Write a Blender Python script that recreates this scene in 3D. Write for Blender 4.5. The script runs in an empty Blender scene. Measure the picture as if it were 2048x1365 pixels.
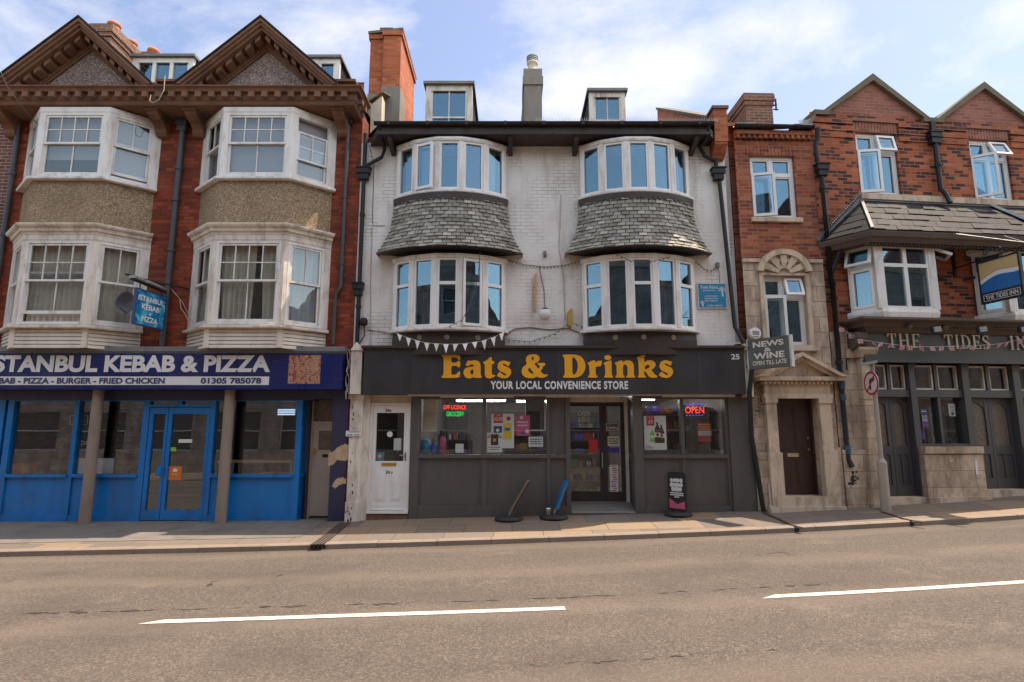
import bpy, bmesh, math, random
from mathutils import Vector, Matrix
random.seed(7)
SC = bpy.context.scene
COL = SC.collection
R = math.radians

# ---------------------------------------------------------------- camera
FPX = 1183.0                       # focal length in pixels of the 2048 px wide photograph
PH = math.atan(188.0 / FPX)        # upward tilt
ZC = 1.6                           # eye height above the pavement by the kebab shop
cp, sp = math.cos(PH), math.sin(PH)
cam_d = bpy.data.cameras.new("camera")
cam = bpy.data.objects.new("camera", cam_d)
COL.objects.link(cam)
cam.location = (0, 0, ZC)
cam.rotation_euler = (R(90) + PH, 0, 0)
cam_d.sensor_width = 36.0
cam_d.lens = 36.0 * FPX / 2048.0
cam_d.clip_end = 3000
SC.camera = cam

# ---------------------------------------------------------------- sky and sun
SUN_DIR = Vector((2.9, 0.46, 7.0)).normalized()     # towards the sun: right of and behind the houses
SUN_EL = math.asin(SUN_DIR.z)
SUN_ROT = math.atan2(SUN_DIR.x, SUN_DIR.y)
SKY_SOUTH = (1.19, 1.02, 0.96, 1)
SKY_NORTH = (2.85, 2.25, 1.62, 1)  # unseen northern sky multiplied brighter and warmer to lift the shaded fronts
wd = bpy.data.worlds.new("World")
SC.world = wd
wd.use_nodes = True
nt = wd.node_tree
nt.nodes.clear()
w_out = nt.nodes.new("ShaderNodeOutputWorld")
w_bg = nt.nodes.new("ShaderNodeBackground")
w_bg.inputs["Strength"].default_value = 0.15
sky = nt.nodes.new("ShaderNodeTexSky")
sky.sky_type = 'NISHITA'
sky.sun_disc = False
sky.sun_elevation = SUN_EL
sky.sun_rotation = SUN_ROT
sky.air_density = 1.0
sky.dust_density = 1.2
sky.ozone_density = 1.5
tc = nt.nodes.new("ShaderNodeTexCoord")
sep = nt.nodes.new("ShaderNodeSeparateXYZ")
nt.links.new(tc.outputs["Generated"], sep.inputs[0])
zz = nt.nodes.new("ShaderNodeMath"); zz.operation = 'ADD'; zz.inputs[1].default_value = 0.18
nt.links.new(sep.outputs["Z"], zz.inputs[0])
dx = nt.nodes.new("ShaderNodeMath"); dx.operation = 'DIVIDE'
dy = nt.nodes.new("ShaderNodeMath"); dy.operation = 'DIVIDE'
nt.links.new(sep.outputs["X"], dx.inputs[0]); nt.links.new(zz.outputs[0], dx.inputs[1])
nt.links.new(sep.outputs["Y"], dy.inputs[0]); nt.links.new(zz.outputs[0], dy.inputs[1])
cmb = nt.nodes.new("ShaderNodeCombineXYZ")
nt.links.new(dx.outputs[0], cmb.inputs[0]); nt.links.new(dy.outputs[0], cmb.inputs[1])
cmap = nt.nodes.new("ShaderNodeMapping")
cmap.inputs["Location"].default_value = (0.55, 0.2, 0)
cmap.inputs["Scale"].default_value = (1.0, 1.25, 1.0)
nt.links.new(cmb.outputs[0], cmap.inputs[0])
cn = nt.nodes.new("ShaderNodeTexNoise")
cn.inputs["Scale"].default_value = 1.9
cn.inputs["Detail"].default_value = 7
cn.inputs["Roughness"].default_value = 0.58
cn.inputs["Distortion"].default_value = 0.25
nt.links.new(cmap.outputs[0], cn.inputs["Vector"])
cr = nt.nodes.new("ShaderNodeValToRGB")
cr.color_ramp.elements[0].position = 0.47; cr.color_ramp.elements[0].color = (0, 0, 0, 1)
cr.color_ramp.elements[1].position = 0.68; cr.color_ramp.elements[1].color = (1, 1, 1, 1)
nt.links.new(cn.outputs["Fac"], cr.inputs[0])
tint = nt.nodes.new("ShaderNodeMix"); tint.data_type = 'RGBA'; tint.blend_type = 'MULTIPLY'
tint.inputs[0].default_value = 1.0
nt.links.new(sky.outputs[0], tint.inputs[6])
cmx = nt.nodes.new("ShaderNodeMix"); cmx.data_type = 'RGBA'
cmx.inputs[7].default_value = (4.25, 4.2, 4.4, 1)
# the sky is clear to the north, behind the photographer, and boosted there to fill the house fronts; pale and cloudy over the roofs
north = nt.nodes.new("ShaderNodeMapRange")
north.inputs["From Min"].default_value = -0.35; north.inputs["From Max"].default_value = 0.30
north.inputs["To Min"].default_value = 1.0; north.inputs["To Max"].default_value = 0.0
nt.links.new(sep.outputs["Y"], north.inputs["Value"])
tsel = nt.nodes.new("ShaderNodeMix"); tsel.data_type = 'RGBA'
tsel.inputs[6].default_value = SKY_SOUTH; tsel.inputs[7].default_value = SKY_NORTH
nt.links.new(north.outputs[0], tsel.inputs[0]); nt.links.new(tsel.outputs[2], tint.inputs[7])
sth = nt.nodes.new("ShaderNodeMath"); sth.operation = 'SUBTRACT'; sth.inputs[0].default_value = 1.0
nt.links.new(north.outputs[0], sth.inputs[1])
cfa = nt.nodes.new("ShaderNodeMath"); cfa.operation = 'MULTIPLY'
nt.links.new(cr.outputs[0], cfa.inputs[0]); nt.links.new(sth.outputs[0], cfa.inputs[1])
nt.links.new(cfa.outputs[0], cmx.inputs[0])
nt.links.new(tint.outputs[2], cmx.inputs[6])
nt.links.new(cmx.outputs[2], w_bg.inputs["Color"])
nt.links.new(w_bg.outputs[0], w_out.inputs[0])

sun_d = bpy.data.lights.new("sun", 'SUN')
sun_d.energy = 5.0
sun_d.angle = R(0.5)
sun_d.color = (1.0, 0.84, 0.68)
sun = bpy.data.objects.new("sun", sun_d)
COL.objects.link(sun)
sun.location = (20, 8, 45)
sun.rotation_euler = SUN_DIR.to_track_quat('Z', 'Y').to_euler()

SC.view_settings.view_transform = 'Standard'
SC.view_settings.look = 'None'
SC.view_settings.exposure = 0.82
SC.view_settings.gamma = 1.0
SC.render.engine = 'CYCLES'
SC.cycles.max_bounces = 8
SC.cycles.transparent_max_bounces = 12
SC.cycles.caustics_reflective = False
SC.cycles.caustics_refractive = False
SC.cycles.use_denoising = True

# ---------------------------------------------------------------- helpers: frames, meshes, things
def ray(u, v):
    a = (u - 1024.0) / FPX
    b = (682.5 - v) / FPX
    return Vector((a, cp - b * sp, sp + b * cp))

class Frame:
    """A vertical wall plane: x runs along it, o out of it towards the street, z up."""
    def __init__(s, ox, oy, deg):
        s.a = R(deg); s.ox, s.oy = ox, oy
        s.c, s.s = math.cos(s.a), math.sin(s.a)
    def w(s, x, o, z):
        return Vector((s.ox + s.c * x + s.s * o, s.oy + s.s * x - s.c * o, z))
    def at(s, u, v, o=0.0):
        """(x, z) where the sight line through photo point u, v meets the plane set o proud of the wall"""
        d = ray(u, v)
        n = Vector((s.s, -s.c, 0))
        p0 = s.w(0, o, 0)
        t = (p0 - Vector((0, 0, ZC))).dot(n) / d.dot(n)
        p = Vector((0, 0, ZC)) + d * t
        return ((p.x - s.ox) * s.c + (p.y - s.oy) * s.s, p.z)
    def X(s, u, v, o=0.0): return s.at(u, v, o)[0]
    def Z(s, u, v, o=0.0): return s.at(u, v, o)[1]
    def sub(s, x, o, x2, o2):
        """frame of a facet from (x,o) to (x2,o2) in plan"""
        p, q = s.w(x, o, 0), s.w(x2, o2, 0)
        f = Frame(p.x, p.y, math.degrees(math.atan2(q.y - p.y, q.x - p.x)))
        f.len = (q - p).length
        return f

WORLD = Frame(0, 0, 0)
class WF(Frame):
    """plain world axes: x = X, o = Y, z = Z"""
    def w(s, x, o, z): return Vector((x, o, z))
WX = WF(0, 0, 0)

class MB:
    def __init__(s, fr):
        s.fr = fr; s.v = []; s.f = []; s.m = []; s.sm = []
    def add(s, pts, faces, mi=0, smooth=False):
        b = len(s.v)
        s.v += [s.fr.w(*p) for p in pts]
        for f in faces:
            s.f.append([b + i for i in f]); s.m.append(mi); s.sm.append(smooth)
        return s
    def box(s, x0, x1, o0, o1, z0, z1, mi=0):
        return s.add([(x0,o0,z0),(x1,o0,z0),(x1,o1,z0),(x0,o1,z0),(x0,o0,z1),(x1,o0,z1),(x1,o1,z1),(x0,o1,z1)],
                     [(0,1,2,3),(4,7,6,5),(0,4,5,1),(1,5,6,2),(2,6,7,3),(3,7,4,0)], mi)
    def prism(s, poly, o0, o1, mi=0):
        """outline in (x,z) given thickness from o0 to o1"""
        n = len(poly)
        return s.add([(x, o0, z) for x, z in poly] + [(x, o1, z) for x, z in poly],
                     [tuple(range(n))[::-1], tuple(range(n, 2*n))] + [(i, (i+1) % n, n + (i+1) % n, n + i) for i in range(n)], mi)
    def plan(s, poly, z0, z1, mi=0):
        """plan outline in (x,o) raised from z0 to z1"""
        n = len(poly)
        return s.add([(x, o, z0) for x, o in poly] + [(x, o, z1) for x, o in poly],
                     [tuple(range(n))[::-1], tuple(range(n, 2*n))] + [(i, (i+1) % n, n + (i+1) % n, n + i) for i in range(n)], mi)
    def side(s, poly, x0, x1, mi=0):
        """profile in (o,z) run along x"""
        n = len(poly)
        return s.add([(x0, o, z) for o, z in poly] + [(x1, o, z) for o, z in poly],
                     [tuple(range(n)), tuple(range(n, 2*n))[::-1]] + [(i, n + i, n + (i+1) % n, (i+1) % n) for i in range(n)], mi)
    def run(s, path, prof, mi=0):
        """moulding: profile of (out, z) carried along an open plan polyline of (x,o), mitred at the corners"""
        n = len(path); k = len(prof); pts = []
        for i in range(n):
            p = Vector(path[i])
            d0 = (p - Vector(path[i-1])).normalized() if i else None
            d1 = (Vector(path[i+1]) - p).normalized() if i < n-1 else None
            n0 = Vector((-d0.y, d0.x)) if d0 else None
            n1 = Vector((-d1.y, d1.x)) if d1 else None
            if n0 is None: m = n1
            elif n1 is None: m = n0
            else:
                m = (n0 + n1).normalized(); m = m / max(.3, m.dot(n0))
            for a, z in prof:
                q = p + m * a
                pts.append((q.x, q.y, z))
        fs = [(i*k + j, (i+1)*k + j, (i+1)*k + (j+1) % k, i*k + (j+1) % k) for i in range(n-1) for j in range(k)]
        fs += [tuple(range(k)), tuple(range((n-1)*k, n*k))[::-1]]
        return s.add(pts, fs, mi)
    def tube(s, path, r, n=8, mi=0):
        P = [Vector(p) for p in path]; pts = []; rr = r if isinstance(r, (list, tuple)) else [r] * len(P)
        up = Vector((0.13, 0.31, 0.94))
        for i, p in enumerate(P):
            d = (P[min(i+1, len(P)-1)] - P[max(i-1, 0)]).normalized()
            a = d.cross(up)
            if a.length < .05: a = d.cross(Vector((1, .2, 0)))
            a.normalize(); b = d.cross(a)
            for k in range(n):
                t = 2*math.pi*k/n
                q = p + (a*math.cos(t) + b*math.sin(t)) * rr[i]
                pts.append(tuple(q))
        fs = [(i*n + k, i*n + (k+1) % n, (i+1)*n + (k+1) % n, (i+1)*n + k) for i in range(len(P)-1) for k in range(n)]
        s.add(pts, fs, mi, True)
        return s.add([pts[k] for k in range(n)] + pts[-n:], [tuple(range(n)), tuple(range(n, 2*n))[::-1]], mi)
    def lathe(s, x, o, prof, n=20, mi=0, sx=1.0):
        """profile of (radius, z) turned about the vertical through x,o"""
        k = len(prof); pts = []
        for i in range(n):
            t = 2*math.pi*i/n
            for r, z in prof: pts.append((x + sx*r*math.cos(t), o + r*math.sin(t), z))
        s.add(pts, [(i*k+j, ((i+1) % n)*k+j, ((i+1) % n)*k+j+1, i*k+j+1) for i in range(n) for j in range(k-1)], mi, True)
        s.add([pts[i*k] for i in range(n)] + [pts[i*k+k-1] for i in range(n)], [tuple(range(n))[::-1], tuple(range(n, 2*n))], mi)
        return s
    def disc(s, x, z, r, o0, o1, n=24, mi=0, rx=None):
        return s.prism([(x + (rx or r)*math.cos(2*math.pi*i/n), z + r*math.sin(2*math.pi*i/n)) for i in range(n)], o0, o1, mi)
    def quad(s, a, b, c, d, mi=0): return s.add([a, b, c, d], [(0, 1, 2, 3)], mi)
    def bar(s, p, q, t, w=None, mi=0):
        """square bar between two points"""
        p, q = Vector(p), Vector(q); d = (q-p).normalized(); up = Vector((0, 0, 1)) if abs(d.z) < .95 else Vector((1, 0, 0))
        a = d.cross(up).normalized() * (w or t) * .5; b = d.cross(a).normalized() * t * .5
        c = [p-a-b, p+a-b, p+a+b, p-a+b, q-a-b, q+a-b, q+a+b, q-a+b]
        return s.add([tuple(x) for x in c], [(0,1,2,3),(4,7,6,5),(0,4,5,1),(1,5,6,2),(2,6,7,3),(3,7,4,0)], mi)
    def wall(s, x0, x1, z0, z1, holes, o=0.0, depth=0.22, mi=0, rmi=None):
        """face of a wall with rectangular openings (x0,x1,z0,z1) and their reveals"""
        xs = sorted({x0, x1} | {min(max(h[i], x0), x1) for h in holes for i in (0, 1)})
        zs = sorted({z0, z1} | {min(max(h[i], z0), z1) for h in holes for i in (2, 3)})
        for i in range(len(xs)-1):
            j = 0
            while j < len(zs)-1:
                def solid(j):
                    cx, cz = (xs[i]+xs[i+1])/2, (zs[j]+zs[j+1])/2
                    return not any(h[0] < cx < h[1] and h[2] < cz < h[3] for h in holes)
                if solid(j):
                    k = j
                    while k+1 < len(zs)-1 and solid(k+1): k += 1
                    s.quad((xs[i], o, zs[j]), (xs[i+1], o, zs[j]), (xs[i+1], o, zs[k+1]), (xs[i], o, zs[k+1]), mi)
                    j = k
                j += 1
        m2 = mi if rmi is None else rmi
        for a, b, c, d in holes:
            s.quad((a, o, c), (a, o, d), (a, o-depth, d), (a, o-depth, c), m2)
            s.quad((b, o, c), (b, o, d), (b, o-depth, d), (b, o-depth, c), m2)
            s.quad((a, o, d), (b, o, d), (b, o-depth, d), (a, o-depth, d), m2)
            s.quad((a, o, c), (b, o, c), (b, o-depth, c), (a, o-depth, c), m2)
        return s
    def mesh(s, name, loc, ang):
        me = bpy.data.meshes.new(name)
        c, n = math.cos(-ang), math.sin(-ang)
        vs = []
        for p in s.v:
            d = p - loc
            vs.append((c*d.x - n*d.y, n*d.x + c*d.y, d.z))
        me.from_pydata(vs, [], s.f)
        me.polygons.foreach_set("material_index", s.m)
        me.polygons.foreach_set("use_smooth", s.sm)
        bm = bmesh.new(); bm.from_mesh(me)
        bmesh.ops.recalc_face_normals(bm, faces=bm.faces)
        bm.to_mesh(me); bm.free()
        me.update()
        return me

ROOT = {}
def thing(name, label, cat, fr, x, o, z, group=None):
    ob = bpy.data.objects.new(name, None)
    COL.objects.link(ob)
    ob.empty_display_size = .2
    ob.location = fr.w(x, o, z); ob.rotation_euler = (0, 0, fr.a)
    ROOT[ob.name] = (fr.w(x, o, z), fr.a)
    ob["label"] = label; ob["category"] = cat
    if group: ob["group"] = group
    return ob
def part(name, mb, mat, parent, label=None):
    loc, ang = ROOT[parent.name]
    me = mb.mesh(name, loc, ang)
    for m in (mat if isinstance(mat, (list, tuple)) else [mat]): me.materials.append(m)
    ob = bpy.data.objects.new(name, me)
    COL.objects.link(ob); ob.parent = parent
    ROOT[ob.name] = (loc, ang)
    if label: ob["label"] = label
    return ob
def solo(name, mb, mat, label, cat, group=None, kind=None):
    lo = Vector([min(p[i] for p in mb.v) for i in range(3)]); hi = Vector([max(p[i] for p in mb.v) for i in range(3)])
    loc = Vector(((lo.x+hi.x)/2, (lo.y+hi.y)/2, lo.z))
    me = mb.mesh(name, loc, mb.fr.a)
    for m in (mat if isinstance(mat, (list, tuple)) else [mat]): me.materials.append(m)
    ob = bpy.data.objects.new(name, me)
    COL.objects.link(ob); ob.location = loc; ob.rotation_euler = (0, 0, mb.fr.a)
    ROOT[ob.name] = (loc, mb.fr.a)
    if kind: ob["kind"] = kind
    if label: ob["label"] = label
    if cat: ob["category"] = cat
    if group: ob["group"] = group
    return ob

_TXT = {}
def text_shape(txt, bold=0.0, shear=0.0, space=1.0):
    key = (txt, bold, shear, space)
    if key not in _TXT:
        cu = bpy.data.curves.new("lettering", 'FONT')
        cu.body = txt; cu.size = 1.0; cu.offset = bold; cu.shear = shear; cu.space_character = space; cu.resolution_u = 4
        ob = bpy.data.objects.new("lettering", cu)
        COL.objects.link(ob)
        bpy.context.view_layer.update()
        me = bpy.data.meshes.new_from_object(ob.evaluated_get(bpy.context.evaluated_depsgraph_get()))
        vs = [(v.co.x, v.co.y) for v in me.vertices]; fs = [tuple(p.vertices) for p in me.polygons]
        bpy.data.objects.remove(ob); bpy.data.curves.remove(cu); bpy.data.meshes.remove(me)
        x0 = min(v[0] for v in vs); x1 = max(v[0] for v in vs); y0 = min(v[1] for v in vs); y1 = max(v[1] for v in vs)
        _TXT[key] = ([((x-x0)/(x1-x0), (y-y0)/(y1-y0)) for x, y in vs], fs)
    return _TXT[key]
def put_text(mb, txt, x0, x1, z0, z1, o, bold=0.0, shear=0.0, mi=0, thick=0.006, space=1.0):
    """lettering filling the rectangle x0..x1, z0..z1 on the plane o, as a raised film"""
    vs, fs = text_shape(txt, bold, shear, space)
    pts = [(x0 + a*(x1-x0), o + thick, z0 + b*(z1-z0)) for a, b in vs]
    mb.add(pts, fs, mi)
def tiles(mb, f, rows, cols, lift=.012, jit=.15, gap=.004, mi=0):
    """slates laid over a surface f(a,t) -> (x,o,z); every slate is its own little wedge"""
    for r in range(rows):
        t0, t1 = r/rows, min(1.0, (r+1.25)/rows)
        n = cols(r) if callable(cols) else cols
        off = .5 if r % 2 else 0.0
        for c in range(-1, n+1):
            a0, a1 = (c+off)/n, (c+1+off)/n
            a0, a1 = max(0, a0), min(1, a1)
            if a1 - a0 < .15/n: continue
            g = gap/n*2
            p = [Vector(f(a0+g, t0)), Vector(f(a1-g, t0)), Vector(f(a1-g, t1)), Vector(f(a0+g, t1))]
            nn = (p[1]-p[0]).cross(p[3]-p[0])
            if nn.length < 1e-9: continue
            nn.normalize()
            if nn.y < 0 or (abs(nn.y) < 1e-6 and nn.z < 0): nn = -nn
            l = lift * (1 + random.uniform(-jit, jit)*2)
            dz = random.uniform(-1, 1)*.05/rows
            q2 = p[2] + nn*l; q3 = p[3] + nn*l
            dn = (p[3]-p[0])*dz
            q2 = q2 + dn; q3 = q3 + dn
            mb.add([tuple(p[0]+nn*.001), tuple(p[1]+nn*.001), tuple(q2), tuple(q3), tuple(p[2]), tuple(p[3])], [(0,1,2,3), (3,2,4,5), (1,4,2), (0,3,5)], mi)
# ---------------------------------------------------------------- materials
class NG:
    def __init__(s, name):
        s.m = bpy.data.materials.new(name); s.m.use_nodes = True
        s.t = s.m.node_tree; s.t.nodes.clear()
        s.out = s.t.nodes.new("ShaderNodeOutputMaterial")
        s.b = s.t.nodes.new("ShaderNodeBsdfPrincipled")
        s.t.links.new(s.b.outputs[0], s.out.inputs[0])
        s.co = s.t.nodes.new("ShaderNodeTexCoord").outputs["Object"]
    def n(s, typ, **kw):
        nd = s.t.nodes.new("ShaderNode" + typ)
        for k, v in kw.items(): setattr(nd, k, v)
        return nd
    def l(s, a, b): s.t.links.new(a, b)
    def mapv(s, scale=(1, 1, 1), loc=(0, 0, 0), rot=(0, 0, 0)):
        m = s.n("Mapping"); m.inputs["Scale"].default_value = scale; m.inputs["Location"].default_value = loc; m.inputs["Rotation"].default_value = rot
        s.l(s.co, m.inputs[0]); return m.outputs[0]
    def noise(s, scale, detail=4, rough=.55, vec=None, dist=0):
        n = s.n("TexNoise"); n.inputs["Scale"].default_value = scale; n.inputs["Detail"].default_value = detail
        n.inputs["Roughness"].default_value = rough; n.inputs["Distortion"].default_value = dist
        s.l(vec or s.co, n.inputs["Vector"]); return n.outputs["Fac"]
    def ramp(s, fac, stops, interp='LINEAR'):
        r = s.n("ValToRGB"); e = r.color_ramp; e.interpolation = interp
        while len(e.elements) < len(stops): e.elements.new(.5)
        for el, (p, c) in zip(e.elements, stops):
            el.position = p; el.color = (*c, 1) if isinstance(c, tuple) else (c, c, c, 1)
        s.l(fac, r.inputs[0]); return r.outputs[0]
    def mix(s, fac, a, b, mode='MIX'):
        m = s.n("Mix", data_type='RGBA', blend_type=mode)
        for k, v in ((0, fac), (6, a), (7, b)):
            if isinstance(v, (int, float)): m.inputs[k].default_value = v
            elif isinstance(v, tuple): m.inputs[k].default_value = (*v, 1)
            else: s.l(v, m.inputs[k])
        return m.outputs[2]
    def math(s, op, a, b=0.0):
        m = s.n("Math", operation=op)
        for k, v in ((0, a), (1, b)):
            if isinstance(v, (int, float)): m.inputs[k].default_value = v
            else: s.l(v, m.inputs[k])
        return m.outputs[0]
    def facade_uv(s, sx=1, sz=1):
        sp_ = s.n("SeparateXYZ"); s.l(s.co, sp_.inputs[0])
        c = s.n("CombineXYZ")
        s.l(s.math('ADD', sp_.outputs[0], sp_.outputs[1]), c.inputs[0]); s.l(sp_.outputs[2], c.inputs[1])
        return c.outputs[0]
    def bump(s, h, strength=.4, dist=.02, prev=None):
        b = s.n("Bump"); b.inputs["Strength"].default_value = strength; b.inputs["Distance"].default_value = dist
        s.l(h, b.inputs["Height"])
        if prev is not None: s.l(prev, b.inputs["Normal"])
        s.l(b.outputs[0], s.b.inputs["Normal"]); return b.outputs[0]
    def done(s, col=None, rough=.7, metal=0.0, spec=.5):
        if col is not None:
            if isinstance(col, tuple): s.b.inputs["Base Color"].default_value = (*col, 1)
            else: s.l(col, s.b.inputs["Base Color"])
        if isinstance(rough, (int, float)): s.b.inputs["Roughness"].default_value = rough
        else: s.l(rough, s.b.inputs["Roughness"])
        s.b.inputs["Metallic"].default_value = metal
        s.b.inputs["Specular IOR Level"].default_value = spec
        return s.m
def mul(c, k): return tuple(min(1, x*k) for x in c)

def plain(name, c, rough=.6, var=.12, scale=2.5, bump=.15, bscale=40, dirt=None, damt=.5, dscale=3.0, metal=0, spec=.5, bdist=.006):
    g = NG(name)
    n1 = g.noise(scale, 5, .6)
    col = g.mix(n1, mul(c, 1-var), mul(c, 1+var))
    n3 = g.noise(bscale, 3, .6)
    col = g.mix(g.math('MULTIPLY', n3, .3), col, mul(c, .72))
    if dirt:
        v = g.mapv((dscale, dscale, dscale*.3))
        d = g.ramp(g.noise(1.0, 8, .66, v, .4), [(.47, 0.0), (.75, 1.0)])
        col = g.mix(g.math('MULTIPLY', d, damt), col, dirt)
    if bump: g.bump(n3, bump, bdist)
    rr = g.ramp(n1, [(.3, max(0, rough-.1)), (.7, min(1, rough+.1))])
    return g.done(col, rr, metal, spec)

def brick(name, stops, mortar, bw=.225, bh=.075, ms=.008, soot=(.05, .03, .025), samt=.55, patch=None, bstr=.5, rough=.85, offset=.5):
    g = NG(name)
    uv = g.facade_uv()
    b = g.n("TexBrick", offset=offset); g.l(uv, b.inputs["Vector"])
    b.inputs["Color1"].default_value = (0, 0, 0, 1); b.inputs["Color2"].default_value = (1, 1, 1, 1); b.inputs["Mortar"].default_value = (.5, .5, .5, 1)
    b.inputs["Scale"].default_value = 1.0; b.inputs["Mortar Size"].default_value = ms; b.inputs["Mortar Smooth"].default_value = .25
    b.inputs["Brick Width"].default_value = bw; b.inputs["Row Height"].default_value = bh; b.inputs["Bias"].default_value = 0
    tone = b.outputs["Color"]
    if patch:      # clusters where dark headers gather
        pn = g.ramp(g.noise(patch[0], 3, .5), [(.42, 0.0), (.62, 1.0)])
        tone2 = g.math('SUBTRACT', tone, g.math('MULTIPLY', pn, patch[1]))
        tone = g.math('MAXIMUM', tone2, 0.0)
    col = g.ramp(tone, stops)
    fine = g.noise(45, 4, .65)
    col = g.mix(g.math('MULTIPLY', g.ramp(fine, [(.35, 0.0), (.8, 1.0)]), .45), col, mul(stops[0][1], .8))
    big = g.noise(.9, 5, .6)
    mort = g.mix(big, mul(mortar, .7), mul(mortar, 1.15))
    col = g.mix(b.outputs["Fac"], col, mort)
    v = g.mapv((1.3, 1.3, .45))
    d = g.ramp(g.noise(1.0, 7, .65, v), [(.45, 0.0), (.72, 1.0)])
    col = g.mix(g.math('MULTIPLY', d, samt), col, soot)
    inv = g.math('SUBTRACT', 1.0, b.outputs["Fac"])
    h = g.math('ADD', inv, g.math('MULTIPLY', fine, .4))
    g.bump(h, bstr, .012)
    return g.done(col, rough, 0, .3)

def glass(name, refl=.12, tint=(.86, .9, .9), ior=1.5, wob=.0, gcol=(.9, .96, 1)):
    g = NG(name)
    g.t.nodes.remove(g.b)
    tr = g.n("BsdfTransparent"); tr.inputs[0].default_value = (*tint, 1)
    gl = g.n("BsdfGlossy"); gl.inputs["Roughness"].default_value = .0; gl.inputs["Color"].default_value = (*gcol, 1)
    ge = g.n("NewGeometry"); dt = g.n("VectorMath", operation='DOT_PRODUCT')
    g.l(ge.outputs["Normal"], dt.inputs[0]); g.l(ge.outputs["Incoming"], dt.inputs[1])
    c1 = g.math('SUBTRACT', 1.0, g.math('ABSOLUTE', dt.outputs["Value"]))
    f = g.math('MINIMUM', g.math('ADD', g.math('MULTIPLY', g.math('POWER', c1, 5.0), .8), refl+.03), 1.0)
    if wob:
        b = g.n("Bump"); b.inputs["Strength"].default_value = wob; b.inputs["Distance"].default_value = .01
        g.l(g.noise(2.2, 1, .4), b.inputs["Height"]); g.l(b.outputs[0], gl.inputs["Normal"])
    m = g.n("MixShader"); g.l(f, m.inputs[0]); g.l(tr.outputs[0], m.inputs[1]); g.l(gl.outputs[0], m.inputs[2])
    g.l(m.outputs[0], g.out.inputs[0])
    return g.m

def emit(name, c, st):
    g = NG(name)
    g.b.inputs["Base Color"].default_value = (*c, 1); g.b.inputs["Emission Color"].default_value = (*c, 1)
    g.b.inputs["Emission Strength"].default_value = st
    return g.m

DK = (.05, .04, .03)
m_brick_red = brick("red_brick", [(0, (.15, .026, .013)), (.5, (.27, .046, .018)), (1, (.38, .078, .028))], (.11, .055, .036), samt=.6)
m_brick_old = brick("dark_brick", [(0, (.10, .04, .03)), (1, (.22, .08, .05))], (.36, .31, .27), samt=.3)
m_brick_chim = brick("orange_brick", [(0, (.34, .075, .03)), (.5, (.46, .12, .045)), (1, (.55, .18, .07))], (.30, .17, .11), samt=.3)
m_brick_narrow = brick("red_orange_brick", [(0, (.16, .045, .026)), (.4, (.32, .080, .036)), (.75, (.40, .115, .05)), (1, (.46, .17, .085))], (.28, .18, .13), samt=.5)
m_brick_pub = brick("pub_brick", [(0, (.07, .022, .02)), (.22, (.12, .03, .022)), (.34, (.36, .085, .03)), (.7, (.44, .115, .04)), (1, (.52, .17, .07))], (.26, .16, .11), samt=.35, patch=(1.6, .27))
m_brick_gable = brick("gable_brick", [(0, (.24, .085, .06)), (1, (.36, .14, .10))], (.30, .19, .15), samt=.3)
m_brick_grey = brick("chimney_brick", [(0, (.16, .07, .045)), (1, (.28, .13, .08))], (.35, .26, .2), samt=.4)

def white_brick():
    g = NG("white_painted_brick")
    uv = g.facade_uv()
    b = g.n("TexBrick"); g.l(uv, b.inputs["Vector"])
    b.inputs["Scale"].default_value = 1; b.inputs["Mortar Size"].default_value = .008; b.inputs["Mortar Smooth"].default_value = .6
    b.inputs["Brick Width"].default_value = .225; b.inputs["Row Height"].default_value = .075
    n = g.noise(1.1, 7, .62)
    col = g.ramp(n, [(.3, (.60, .545, .50)), (.55, (.74, .70, .66)), (.75, (.78, .75, .72))])
    st = g.ramp(g.noise(1.0, 8, .7, g.mapv((2.2, 2.2, .5))), [(.52, 0.0), (.78, 1.0)])
    col = g.mix(g.math('MULTIPLY', st, .85), col, (.30, .225, .17))
    jo = g.ramp(g.noise(1.3, 3, .5), [(.45, 0.0), (.65, 1.0)])
    col = g.mix(g.math('MULTIPLY', g.math('MULTIPLY', b.outputs["Fac"], jo), .75), col, (.24, .19, .155))
    sp2 = g.ramp(g.noise(17, 3, .6), [(.66, 0.0), (.72, 1.0)])
    col = g.mix(g.math('MULTIPLY', sp2, .5), col, (.28, .2, .16))
    h = g.math('ADD', g.math('SUBTRACT', 1.0, b.outputs["Fac"]), g.math('MULTIPLY', g.noise(30, 3), .3))
    g.bump(h, .35, .008)
    return g.done(col, .65, 0, .35)
m_white_brick = white_brick()

def pebble(name, a, b_, c):
    g = NG(name)
    v = g.n("TexVoronoi"); v.inputs["Scale"].default_value = 44; g.l(g.co, v.inputs["Vector"])
    n = g.noise(26, 5, .75)
    col = g.ramp(n, [(.32, a), (.5, b_), (.68, c)])
    bw = g.n("RGBToBW"); g.l(v.outputs["Color"], bw.inputs[0])
    col = g.mix(.45, col, g.ramp(bw.outputs[0], [(.25, a), (.55, b_), (.85, c)]))
    col = g.mix(g.math('MULTIPLY', g.ramp(g.noise(1.4, 6, .6), [(.4, 0.0), (.8, 1.0)]), .45), col, mul(a, .8))
    g.bump(v.outputs["Distance"], .7, .02)
    return g.done(col, .95, 0, .2)
m_pebble = pebble("tan_pebbledash", (.13, .085, .05), (.32, .235, .15), (.55, .43, .31))
m_pebble_pink = pebble("pink_grey_pebbledash", (.10, .065, .055), (.26, .19, .17), (.62, .54, .5))

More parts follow.
